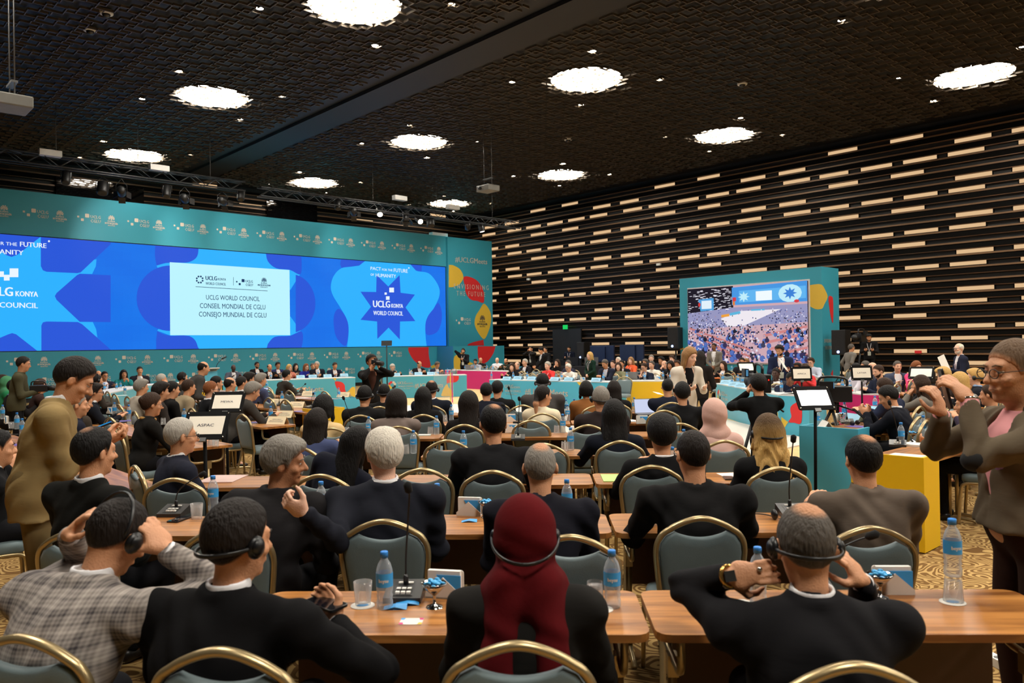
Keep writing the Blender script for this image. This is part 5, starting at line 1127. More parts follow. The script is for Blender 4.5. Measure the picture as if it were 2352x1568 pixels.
mb = MB(); x0, z0 = fL(560 + 560 / 7.127, 800 + 725 / 7.127); x1, _ = fL(560 + 1305 / 7.127, 800 + 715 / 7.127); put_text(mb, '#UCLGMeets', T, (x0 + x1) / 2, z0, .17, d=.004, bold=.02, width=x1 - x0); dprint(e, mb, M_PRINT, 'lettering')
d0 = (b - a)[:2] / np.linalg.norm((b - a)[:2]); a2 = np.array(a[:2]) - d0 * 1.35
desk('side_desk', a2, np.array(a[:2]) - d0 * .03, .62, M_YEL, 'yellow fronted desk at the left end of the long head desk')
e, T, L = desk('corner_desk', UV(5.7, 20.3), UV(8.4, 24.9), .62, M_TURQ2, 'turquoise desk at the far left where a woman in teal sits')
a, b = onz(880, 864, .785), onz(1072, 860, .785); fC_ = dpx(a, b); e, T, L = desk('corner_desk', a, b, .62, M_TURQ2, 'turquoise corner desk with council title left of the magenta desk')
f4 = lambda pts: P4(pts, 7.127, 860, 790, fC_)
mb = MB(); mb.flat(f4(catmull([(1195, 520), (1183, 580), (1185, 645), (1225, 632), (1300, 628), (1350, 610), (1380, 570), (1380, 518)], 3)), T, .004); dprint(e, mb, M_RED)
mb = MB(); mb.flat(f4(catmull([(1190, 652), (1215, 710), (1270, 760), (1286, 800), (1275, 848), (1105, 852), (1108, 790), (1140, 710)], 3, True)), T, .004); dprint(e, mb, M_PYEL)
x, z = fC_(860 + 290 / 7.127, 790 + 670 / 7.127); logo_print(e, T, x, z, .27)
mb = MB(); x0, z0 = fC_(860 + 658 / 7.127, 790 + 716 / 7.127); put_text(mb, '#UCLGMeets', T, x0, z0, .16, .8, .004, .02, 'L'); dprint(e, mb, M_PRINT, 'lettering')
a, b = onz(1124, 871, .785), onz(1411, 877, .785); fA = dpx(a, b); e, T, L = desk('front_desk', a, b, .62, M_TURQ2, 'wide turquoise desk across the ring printed with the council title and hashtag')
x, z = fA(1110 + 262 / 7.127, 780 + 800 / 7.127); logo_print(e, T, x, z, .3)
mb = MB(); x0, z0 = fA(1110 + 685 / 7.127, 780 + 905 / 7.127); x1, _ = fA(1110 + 1385 / 7.127, 780 + 950 / 7.127); put_text(mb, '#UCLGMeets', T, (x0 + x1) / 2, z0, .2, d=.004, bold=.02, width=x1 - x0); dprint(e, mb, M_PRINT, 'lettering')
f5 = lambda pts: P4(pts, 7.127, 1110, 780, fA); mb = MB(); mb.flat(f5([(1530, 694), (1618, 695), (1585, 755)]), T, .004); dprint(e, mb, M_PYEL)
desk('side_desk', onz(1413, 874.5, .785), onz(1556, 874, .785), .62, M_YEL, 'yellow fronted desk behind the standing blonde woman in cream')
a, b = onz(1644, 879.5, .785), onz(1788, 905.5, .785); fR = dpx(a, b); e, T, L = desk('front_desk', a, b, .62, M_TURQ2, 'turquoise desk slanting towards the cameraman on the right side')
x, z = fR(1652, 908); logo_print(e, T, x, z, .28)
mb = MB(); x0, z0 = fR(1620 + 390 / 6.533, 760 + 1130 / 6.533); put_text(mb, '#UCLGMeets', T, x0, z0, .2, .75, .004, .02, 'L', width=min(L - x0 - .1, 2.2)); dprint(e, mb, M_PRINT, 'lettering')
a2 = onz(1858, 908, .785); f7 = dpx(b, a2); e, T, L = desk('front_desk', np.array(b[:2]) + .03, a2, .62, M_TURQ2, 'short turquoise desk with red and yellow drops right of the cameraman')
g7 = lambda pts: [(min(x, L - .01), z) for x, z in P4(pts, 6.533, 1620, 760, f7)]
mb = MB(); mb.flat(g7(catmull([(1240, 1365), (1285, 1290), (1270, 1200), (1275, 1140), (1330, 1090), (1440, 1070), (1440, 1375), (1330, 1375)], 3, True)), T, .004); dprint(e, mb, M_RED)
mb = MB(); mb.flat(g7([(1236, 1366)] + catmull([(1180, 1330), (1110, 1270), (1065, 1220), (1040, 1270), (1020, 1340), (1060, 1480), (1100, 1485), (1180, 1450)], 3)), T, .004); dprint(e, mb, M_PYEL)
a, b = onz(1022, 849, .785), onz(1165, 852, .785); desk('side_desk', a, b, .62, M_MAG, 'magenta fronted desk below the wing panel in the far corner')
a, b = onz(1927, 898.5, .785), onz(1977, 904, .785); desk('side_desk', a, b, .62, M_MAG, 'magenta fronted desk behind the sign pole on the right')
desk('side_desk', np.array(b[:2]) + .03, onz(2062, 905, .785), .62, M_MAG, 'magenta fronted desk just right of the sign pole')
desk('end_panel', UV(8.62, 4.40), UV(8.62, 3.72), .35, M_TURQ2, 'turquoise end box closing a right block table beside the bright panel', top=False, cat='end panel', z=.79)
desk('end_panel', UV(6.84, 3.02), UV(6.84, 2.42), .35, M_YEL, 'yellow end box closing a right block table by the man in brown', top=False, cat='end panel', z=.79)
desk('end_panel', UV(7.76, 13.40), UV(8.36, 13.40), .35, M_TURQ2, 'turquoise end box closing the far left block table row', top=False, cat='end panel', z=.79)
desk('end_panel', UV(6.22, 11.40), UV(6.80, 11.40), .35, M_YEL, 'yellow end box closing a left block table row', top=False, cat='end panel', z=.79)
# low barrier panels behind the far right seats
for k, (pa, pb, c) in enumerate((((1165, 841), (1275, 842), M_TURQ2), ((1275, 842), (1302, 842), M_RED), ((1302, 842), (1410, 843), M_TURQ2), ((1500, 846), (1560, 846), M_TURQ2))):
    A = onpl(*pa, U2, 27.4); B = onpl(*pb, U2, 27.4); desk('barrier_panel', A, B, .2, c, 'low %s barrier panel behind the far seats, %s' % ('red' if c is M_RED else 'turquoise', ('left end', 'middle', 'right of the red one', 'right end')[k]), top=False, cat='panel', z=float(A[2]))
# ---- chairs at photo points of the top of their backs
def chx(px, py, yaw=YC, lab=None, z=.918): P = onz(px, py, z); return chair(P[0], P[1], yaw, lab)
J_ = lambda d: YC + R_(d)
for px, py, d in ((1190, 1482, 0), (1965, 1530, 2), (505, 1496, -4), (45, 1466, -8), (880, 1197, 0), (1610, 1190, 1), (2000, 1213, 3), (1310, 1233, -2), (520, 1212, 3), (165, 1225, -12),
                  (400, 1101, 0), (735, 1092, -3), (968, 1078, 2), (1130, 1083, 0), (1498, 1071, 0), (1790, 1075, 2), (1027, 1012, 0), (1425, 1014, 0), (1248, 1020, 0), (1665, 1013, 1), (762, 984, -3),
                  (915, 980, 0), (1066, 976, 0), (1220, 966, 0), (1350, 977, 2), (828, 954, 0), (972, 953, 0), (1246, 950, 0), (1525, 943, 0), (990, 932, 0), (1200, 931, 4), (1370, 932, 3), (1562, 973, 0), (1395, 955, 0)):
    chx(px, py, J_(d))
for px, py, d in ((268, 972, 4), (252, 960, 6), (186, 957, -6), (556, 952, 0), (655, 918, 0), (617, 914, 2), (663, 897, 0), (617, 895, 0), (745, 899, 0), (372, 935, 0), (440, 938, 0), (246, 899, 0), (262, 905, 0), (292, 911, 0), (6, 910, 0), (27, 909, 0), (44, 915, 0)):
    chx(px, py, YU + R_(d))
for px, py, d in ((2112, 958, 0), (2128, 966, 5), (2062, 880, 0), (2098, 870, 0), (1950, 848, 0), (1895, 836, 20)): chx(px, py, YV + R_(d))
for px, py, d in ((1671, 857, 0), (1706, 858, 0), (1798, 868, -60), (1815, 876, -50), (1850, 862, 0), (1435, 865, 20)): chx(px, py, YU + pi + R_(d))
for px, py in ((1043, 846), (1208, 858), (1200, 852), (1232, 848), (1245, 852), (1222, 857), (1225, 860), (1290, 846), (1281, 852), (1452, 847), (1506, 858), (1131, 842), (1113, 841)): chx(px, py, YU + pi)
# ---------------------------------------------------------------- the people, one by one
p = person; BK = (16, 15, 17); NV = (24, 28, 42); DG = (46, 45, 48); WH = (226, 224, 226); FMV = YV + pi; FMU = YU + pi
# nearest row
P1 = p(262, 1146, 2.66, YC - R_(14), 'man in grey plaid jacket lifting a headset over his bowed head', lean=30, roll=3, hy=-14, hp=32, hr=6, hair='crop', hc='dark', skin='tan', jmat=plaid_m(), shirt=WH, headset='up', cuff=1, fat=1.14, shoulders=1.12, maxd=.16,
       L=dict(px=(158, 1228, 2.72), fd=(.75, .15, .7), pn=(.9, .3, -.3), curl=.55, pinch=.4, pole=(-.5, .5, -.9)), R=dict(px=(378, 1262, 2.66), fd=(-.55, .1, .8), pn=(-.8, .3, -.4), curl=.6, pinch=.4, pole=(.7, .1, -.9)))
P2 = p(540, 1156, 2.50, YC - R_(12), 'man in black suit wearing a headset, phone in his right hand', lean=17, hy=-24, hp=8, hair='short', hc='dark', jk=BK, shirt=WH, headset='behind', fat=1.2, shoulders=1.2, hmul=1.5, R=dict(px=(768, 1428, 2.62), fd=(-.5, .7, .35), pn=(-.7, .2, .6), curl=.8, pinch=.5, pole=(.8, -.5, -.4)), cuff=1)
P3 = p(1205, 1146, 2.62, YC, 'woman in dark red headscarf and black jacket seen from behind', fem=True, lean=6, hair='hijab', scarf=(84, 15, 19), long_=.46, jk=(36, 34, 32), headset='behind', hp=8, fat=1.05, shoulders=1.08)
P4_ = p(1852, 1196, 2.50, YC, 'balding man in black suit raising both hands to his headset', lean=12, hp=14, hair='crop', hc='dgrey', bald=1.0, jk=(28, 27, 30), shirt=WH, headset='behind', fat=1.22, shoulders=1.24, cuff=1, hs=1.06,
       L=dict(px=(1674, 1324, 2.52), fd=(.95, .05, .1), pn=(.2, .9, -.3), curl=.45, pinch=.7, pole=(-.45, .5, -1.2)), R=dict(px=(1980, 1334, 2.56), fd=(-.6, .1, .7), pn=(-.6, .4, -.3), curl=.6, pinch=.6, pole=(.45, .5, -1.2)))
# second row
P5 = p(213, 986, 4.12, YC - R_(22), 'dark haired man in black suit below the standing man in tan', hy=-8, hair='short', hc='black', jk=(26, 26, 24), shirt=WH, hmul=1.3, bald=.5, shoulders=1.1)
P6 = p(648, 1006, 4.12, YC - R_(14), 'grey haired moustached man in charcoal suit turned towards his neighbour', lean=18, hy=-62, hp=10, hr=8, hair='full', hc='grey', jk=(40, 38, 40), beard='mous', fat=1.15, shoulders=1.12, skin='mid')
P7 = p(882, 990, 4.12, YC + R_(6), 'white haired man in navy suit reaching out his left arm', lean=10, hy=24, hp=4, hair='full', hc='white', skin='fair', jk=(36, 38, 48), shirt=WH, lanyard=True, fat=1.2, shoulders=1.15, cuff=1, L=dict(px=(700, 1178, 3.66), fd=(-.8, .1, .45), pn=(.3, .8, .2), curl=1.25, pole=(.5, -.7, -1)))
P8 = p(1240, 1020, 4.12, YC, 'grey cropped man in navy suit behind the red headscarf', lean=12, hair='crop', hc='grey', bald=.9, jk=(30, 30, 40), fat=1.15, shoulders=1.1)
P9 = p(1592, 990, 4.12, YC, 'short haired man in black suit and glasses seated right of centre', lean=10, hy=14, hair='crop', hc='dark', jk=(30, 29, 30), glasses=True, fat=1.15, shoulders=1.14, hands='table')
P10 = p(1983, 1003, 4.12, YC + R_(4), 'man in brown jacket with thinning crown before the yellow box', lean=8, hair='short', hc='black', bald=.8, jk=(98, 86, 76), fat=1.12, shoulders=1.15, L='table')
# third to seventh rows of the central block
p(1132, 931, 5.62, YC + R_(4), 'heavy man in dark suit and glasses seated in the third row', lean=12, hy=14, hair='short', hc='black', bald=.6, jk=(30, 30, 33), glasses=True, fat=1.15, shoulders=1.12, hands='table', hs=1.08)
p(1520, 963, 5.57, YC, 'black haired man with white lanyard round his neck, third row', lean=10, hair='full', hc='black', jk=(20, 20, 22), lanyard=True, shoulders=1.05, hs=1.1, hands='table')
p(1765, 980, 5.57, YC, 'long haired blonde woman wearing a thin black headset', fem=True, hair='long', hc='blond', long_=.42, jk=(24, 24, 26), headset='behind', hs=1.06, wavy=1, ombre=1, spread=.045, hmul=1.2)
p(815, 1004, 5.72, YC - R_(10), 'woman bending sideways with long dark hair hanging down', fem=True, roll=26, hr=24, hy=-20, hair='long', hc='black', long_=.48, jk=(28, 30, 44))
p(1410, 925, 7.12, YC, 'woman in navy jacket with straight black hair, fourth row', fem=True, lean=12, hair='bob', hc='black', long_=.22, jk=(22, 26, 38), hands='table', shoulders=1.1, hs=1.12)
p(1640, 945, 7.12, YC, 'woman in pale pink headscarf', fem=True, hair='hijab', scarf=(204, 164, 152), jk=(204, 166, 156), hs=1.08)
p(726, 948, 7.12, YC - R_(8), 'woman in slate blue jacket with long brown hair', fem=True, lean=16, hair='long', hc='dark', long_=.34, jk=(62, 70, 102), hands='table', hr=8, shoulders=1.1)
p(743, 922, 8.62, YC - R_(8), 'black haired person in beige jacket', fem=True, hair='bob', hc='black', long_=.08, jk=(208, 178, 130), hs=1.1)
p(910, 898, 8.67, YC, 'woman in taupe jacket with wavy dark bob', fem=True, lean=12, hair='bob', hc='dark', long_=.12, jk=(116, 102, 96), R='chin', hmul=1.5, shoulders=1.15, hs=1.1)
p(1076, 900, 8.62, YC, 'woman with very long dark hair down her back', fem=True, hair='long', hc='dark', long_=.52, jk=(30, 26, 26), hs=1.1, hmul=1.4)
p(1380, 888, 8.67, YC, 'grey haired man in brown suit with a headset', lean=8, hy=10, hair='short', hc='grey', jk=(52, 42, 42), headset='behind', fat=1.15, shoulders=1.12, hs=1.08)
p(837, 886, 10.12, YC - R_(4), 'dark suited man with headset in front of the photographer', hair='short', hc='black', jk=(32, 31, 31), headset='behind', shoulders=1.05, hs=1.06)
p(972, 903, 10.12, YC, 'woman with straight black hair and black top', fem=True, hair='long', hc='black', long_=.30, jk=(24, 22, 22), hs=1.08)
p(1246, 899, 10.12, YC - R_(12), 'woman in cream knit with a ponytail looking right', fem=True, hy=-42, hair='pony', hc='dark', jk=(222, 206, 176), hs=1.08)
p(1567, 890, 10.12, YC, 'black haired man in black suit below the blonde standing woman', hair='short', hc='black', hmul=1.4, jk=(24, 24, 26), shoulders=1.1, hs=1.15)
p(882, 883, 11.52, YC, 'man in black with a headset, front row left', hair='short', hc='black', jk=(26, 26, 26), headset='behind')
p(991, 875, 11.52, YC, 'balding man in navy suit with a headset, front row', hair='short', hc='dark', bald=.8, jk=(32, 36, 48), headset='behind', shirt=WH, shoulders=1.1)
p(1117, 885, 11.52, YC, 'black haired man in navy suit, front row centre', hair='short', hc='black', jk=(30, 32, 46), hmul=1.3, lean=14)
p(1142, 888, 12.02, YC, 'dark haired man in black suit beside the front row man in navy', hair='short', hc='black', jk=(24, 24, 25), hy=-10, hmul=1.5)
p(1246, 858, 11.52, YC, 'broad man in grey suit sitting upright with a headset', hair='short', hc='black', jk=(84, 80, 78), shirt=WH, headset='behind', shoulders=1.22, fat=1.2, hs=1.1, maxd=.2)
p(1346, 883, 11.52, YC, 'person with black bob in rust brown jacket', fem=True, hair='bob', hc='black', long_=.05, jk=(132, 84, 44))
p(1410, 889, 11.52, YC, 'woman with smooth dark bob in black', fem=True, hair='bob', hc='dark', long_=.14, jk=(24, 22, 22))
p(1533, 870, 11.52, YC, 'dark haired man in navy suit with a laptop, front row right', hair='crop', hc='black', jk=(32, 36, 52), shoulders=1.1, fat=1.1)
# standing people near the middle
TAN = p(166, 822, 4.6, YC - R_(62), 'standing man in tan suit looking down at his phone', sit=False, lean=14, hp=34, hy=-2, hair='short', hc='dark', jk=(140, 118, 78), shirt=WH, trs=(112, 94, 62), jlen=.12, fat=1.12, hmul=1.4, shoulders=1.02, R=dict(rel=(.06, .27, -.13), fd=(-.2, .9, .2), pn=(-.5, 0, .8), curl=.8, pinch=.5, pole=(.4, -.6, -.7)), L=dict(rel=(-.04, .29, -.13), fd=(.2, .9, .2), pn=(.5, 0, .8), curl=.8, pinch=.5, pole=(-.4, -.6, -.7)))
M2 = p(2332, 778, 3.4, YC + R_(88), 'standing man in brown tweed jacket and pink shirt filming with a phone', sit=False, lean=2, hp=8, hy=10, hair='crop', hc='buzz', skin='tan', hmul=.5, jk=(96, 84, 68), shirt=(226, 156, 158), trs=(56, 34, 26), jlen=-.02, fat=1.36, glasses=True, open_=True, shoulders=1.08, hs=1.14, cuff=1,
       R=dict(px=(2162, 948, 3.66), fd=(-.1, .35, .95), pn=(.5, .4, -.1), curl=.75, pinch=.3, pole=(.6, -.6, -.8)), L=dict(px=(2226, 918, 3.34), fd=(.2, .75, .7), pn=(.6, .1, -.7), curl=.75, pinch=.8, pole=(-.6, -.5, -1)))
p(1583, 797, 12.0, pi + R_(20), 'standing blonde woman in cream blazer looking down', sit=False, fem=True, hp=20, lean=10, hair='long', hc='dblond', long_=.26, jk=(206, 196, 182), open_=True, shirt=(24, 22, 26), trs=(18, 18, 20), jlen=.16, hands='hold', face=True, skin='fair', hs=1.08, shoulders=1.1, hy=14)
p(1608, 806, 14.5, YC - R_(30), 'woman with long dark hair in black walking behind the blonde woman', sit=False, fem=True, lean=14, hair='long', hc='dark', long_=.45, jk=(34, 28, 26), trs=(22, 22, 24), hands='hold')
CAMM = p(1742, 861, 8.0, YC + R_(8), 'cameraman in black suit bending to his video camera', sit=False, lean=22, hp=2, hair='full', hc='black', jk=(17, 17, 18), trs=(20, 20, 21), jlen=.24, L='cam', R='cam', shoulders=1.05, base=-.0, htop=1.43, legs=.06)
PHO = p(853, 815, 14.2, YC - R_(150), 'woman photographer in black blazer aiming a long lens camera', sit=False, fem=True, hy=10, hp=4, hair='bun', hc='black', hmul=2.4, jk=(26, 24, 24), open_=True, shirt=(74, 46, 38), trs=(60, 38, 32), L='cam', R='cam', skin='mid', htop=1.62)
# left block
LK = dict(yaw=YU)
p(346, 903, None, YU, 'woman in black with embroidered floral collar, hair clipped up', fem=True, hy=-6, hp=10, hair='bun', hc='brown', hmul=1.6, jk=(28, 26, 24), glasses=True, hands='table')
p(216, 882, None, YU - R_(12), 'young man in navy suit and glasses behind the tan suit', hair='full', hc='dark', hp=6, jk=(28, 31, 40), shirt=WH, glasses=True, hands='table')
p(412, 962, 5.9, YU - R_(4), 'grey haired man in navy suit and glasses beside the nearest sign', hy=-4, hair='short', hc='silver', jk=(38, 40, 54), shirt=WH, glasses=True, fat=1.15, shoulders=1.1, lean=4, hs=1.08)
for a in ((394, 876, None, 'black haired man in black suit behind the floral collar woman', dict(hair='short', hc='black', jk=(28, 26, 26), hp=10)),
          (368, 880, None, 'woman with dark curly hair on the left', dict(fem=True, hair='curly', hc='dark', jk=(60, 52, 48))),
          (323, 872, None, 'grey haired man in light beige suit on the left', dict(hair='full', hc='grey', jk=(176, 166, 152))),
          (483, 876, None, 'sandy haired man in glasses left of the second sign', dict(hair='short', hc='red', jk=(28, 28, 32), glasses=True, skin='light', shirt=WH, hy=-4)),
          (527, 866, None, 'bald man in charcoal suit in the left block', dict(hair='ring', hc='dark', jk=(40, 38, 40), shirt=WH)),
          (554, 864, None, 'man with dark crew cut and white collar, left block', dict(hair='crop', hc='dark', jk=(32, 30, 32), shirt=WH)),
          (571, 857, None, 'bearded man with dark curls, left block', dict(hair='curly', hc='dark', jk=(36, 34, 36), beard='full')),
          (598, 858, None, 'grey haired man in blue suit, left block', dict(hair='full', hc='grey', jk=(62, 68, 96))),
          (578, 878, None, 'grey haired man bowing over his papers behind the second sign', dict(hair='full', hc='grey', jk=(70, 66, 62), lean=30, hp=24, hands='table')),
          (658, 849, None, 'dark haired man in olive suit leaning to his microphone', dict(hair='short', hc='black', jk=(58, 54, 48), lean=20, shirt=WH, hands='table')),
          (496, 864, None, 'dark haired man in navy behind the sandy haired man', dict(hair='short', hc='black', jk=(36, 38, 52))),
          (370, 858, None, 'white cropped man in navy holding his ear', dict(hair='crop', hc='silver', jk=(46, 48, 66), R='face')),
          (418, 855, None, 'man in grey suit with a headset, left block', dict(hair='short', hc='dark', jk=(70, 66, 60), headset='over')),
          (432, 872, None, 'person in khaki jacket bending low behind the grey suited man', dict(hair='short', hc='brown', jk=(150, 134, 108), lean=34)),
          (92, 870, None, 'brown haired man at the far left table', dict(hair='short', hc='brown', jk=(64, 44, 40))), (176, 905, None, 'older man whose face shows under the tan suit', dict(hair='crop', hc='grey', jk=(34, 36, 52), hy=-15)),
          (222, 860, None, 'dark haired man with headset on the far left', dict(hair='crop', hc='dark', jk=(70, 62, 56), headset='over')), (188, 898, None, 'person in brown jacket behind the young man', dict(hair='short', hc='brown', jk=(70, 60, 52), hp=20)),
          (31, 872, None, 'man in black suit with a laptop at the left edge', dict(hair='short', hc='black', jk=(34, 30, 30), shirt=(120, 120, 170), glasses=True, hands='table')),
          (16, 865, None, 'woman in green and white headscarf at the left edge', dict(fem=True, hair='hijab', scarf=(70, 128, 92), jk=(36, 110, 70))),
          (4, 862, None, 'brown haired person cut by the left edge', dict(hair='full', hc='brown', jk=(60, 54, 50))),
          (-10, 1012, 5.4, 'man in black cut by the left edge with clasped hands', dict(hair='short', hc='black', jk=(22, 22, 24), shirt=WH, R=dict(px=(18, 1075, 5.6), pn=(0, -.5, -.5), curl=1.0), L=dict(px=(12, 1068, 5.7), pn=(0, -.5, -.5), curl=1.0)))):
    p(a[0], a[1], a[2], YU + R_(random.uniform(-6, 6)), a[3], **a[4])
p(466, 830, 13.5, YU - R_(8), 'standing man in grey suit bending forward over the left tables', sit=False, lean=34, hp=14, hair='ring', hc='dark', jk=(80, 78, 76), trs=(74, 72, 70), jlen=.2, hands='hold', fat=1.1)
GOP = p(52, 819, 13.0, YU - R_(20), 'young camera operator in olive shirt at the far left', sit=False, hp=14, hair='short', hc='dark', jk=(84, 80, 58), hands='hold', htop=1.70)
# behind the head desk
SK = dict(yaw=FMV)
for px, py, Y, lab, kw in ((240, 853, 21.5, 'man in navy suit and glasses behind the far left desk', dict(glasses=True, jk=(40, 44, 66), shirt=(210, 216, 235), open_=True, tie=(210, 170, 180), skin='mid')), (284, 849, 22.5, 'woman in teal top with long black hair', dict(fem=True, hair='long', hc='black', jk=(30, 112, 112), hands='phone', skin='mid')),
        (321, 842, 24, 'moustached man in dark suit clapping behind the far left desk', dict(beard='mous', jk=(40, 40, 50), shirt=WH, open_=True, tie=(50, 40, 50), hands='chest')), (226, 855, 23, 'bald man mostly hidden by the standing tan suit', dict(hair='none', jk=(60, 56, 56))),
        (536, 837, 28.5, 'dark skinned bald man in grey suit at the head desk', dict(hair='none', skin='dark', jk=(78, 82, 96), shirt=WH, open_=True)), (590, 831, 30.0, 'bearded man in black suit and tie at the head desk', dict(jk=(26, 26, 30), shirt=WH, open_=True, tie=(30, 36, 60), beard='full', glasses=True)),
        (619, 836, 28, 'moustached man with receding hair at the head desk', dict(hair='ring', hc='black', jk=(24, 24, 28), shirt=WH, open_=True, tie=(60, 66, 90), beard='mous')), (638, 832, 30.5, 'dark haired man in blue suit sitting behind the moustached man', dict(hair='full', jk=(40, 50, 90), shirt=WH, open_=True, tie=(40, 40, 50))),
        (664, 838, 28.5, 'blonde woman in coral jacket at the head desk', dict(fem=True, hair='bob', hc='blond', jk=(204, 122, 104), skin='fair')), (679, 836, 30.5, 'dark haired woman at a laptop behind the head desk', dict(fem=True, hair='long', hc='dark', jk=(40, 36, 40), skin='fair')),
        (703, 835, 28.5, 'red haired woman in royal blue at the head desk', dict(fem=True, hair='bob', hc='red', jk=(34, 38, 128), glasses=True, skin='fair')), (718, 834, 30, 'man half hidden behind the turning grey haired man', dict(hair='short', hc='dgrey', jk=(40, 42, 60))),
        (728, 830, 28.5, 'grey haired man in dark suit turning to the woman in blue', dict(hair='short', hc='silver', jk=(34, 36, 48), shirt=WH, open_=True, hy=-60, hands='chest')), (769, 832, 28.5, 'man in navy suit and tie at the right of the head desk', dict(hair='short', hc='brown', jk=(36, 42, 66), shirt=WH, open_=True, tie=(60, 90, 150), hp=20)),
        (901, 836, 29, 'grey haired woman with orange scarf bending at the corner desk', dict(fem=True, hair='short', hc='silver', hmul=2, lean=34, hp=26, hy=-20, jk=(40, 34, 36), scarf=None, skin='fair')), (963, 829, 30, 'bald man in black suit at the corner desk', dict(hair='ring', hc='dark', jk=(34, 34, 40), shirt=WH, open_=True, tie=(40, 40, 60), hp=20, hands='fold')),
        (1004, 831, 30, 'grey brown haired man in navy suit at the corner desk', dict(hair='full', hc='dgrey', jk=(48, 52, 72), shirt=WH, open_=True, tie=(110, 60, 60), hp=22, hands='fold'))):
    kw.setdefault('hands', 'table'); kw.setdefault('trs', (30, 30, 34)); p(px, py, Y, FMV + R_(random.uniform(-10, 10)), lab, **kw)
for px, py, Y, lab, kw in ((1092, 824, 36, 'dark haired man in checked shirt at the magenta desk', dict(jk=(150, 154, 164), hp=22, beard='full')), (1104, 821, 37, 'bald man in black with hand at his face by the magenta desk', dict(hair='none', jk=(36, 34, 36), R='chin')),
        (1142, 821, 36, 'bald man in white shirt at the magenta desk', dict(hair='none', jk=(222, 222, 226), skin='light', fat=1.15)), (1162, 823, 35.5, 'bearded man in dark green at the end of the magenta desk', dict(hair='ring', hc='dark', beard='full', jk=(56, 62, 52), lanyard=True))):
    p(px, py, Y, FMU + R_(20), lab, hands='table', **kw)
p(1064, 800, 36.0, FMU + R_(30), 'bearded technician in black standing with a hand on his headset', sit=False, beard='full', hc='black', jk=(30, 32, 38), trs=(30, 30, 34), lanyard='badge', R='ear', headset='over', L='chest')
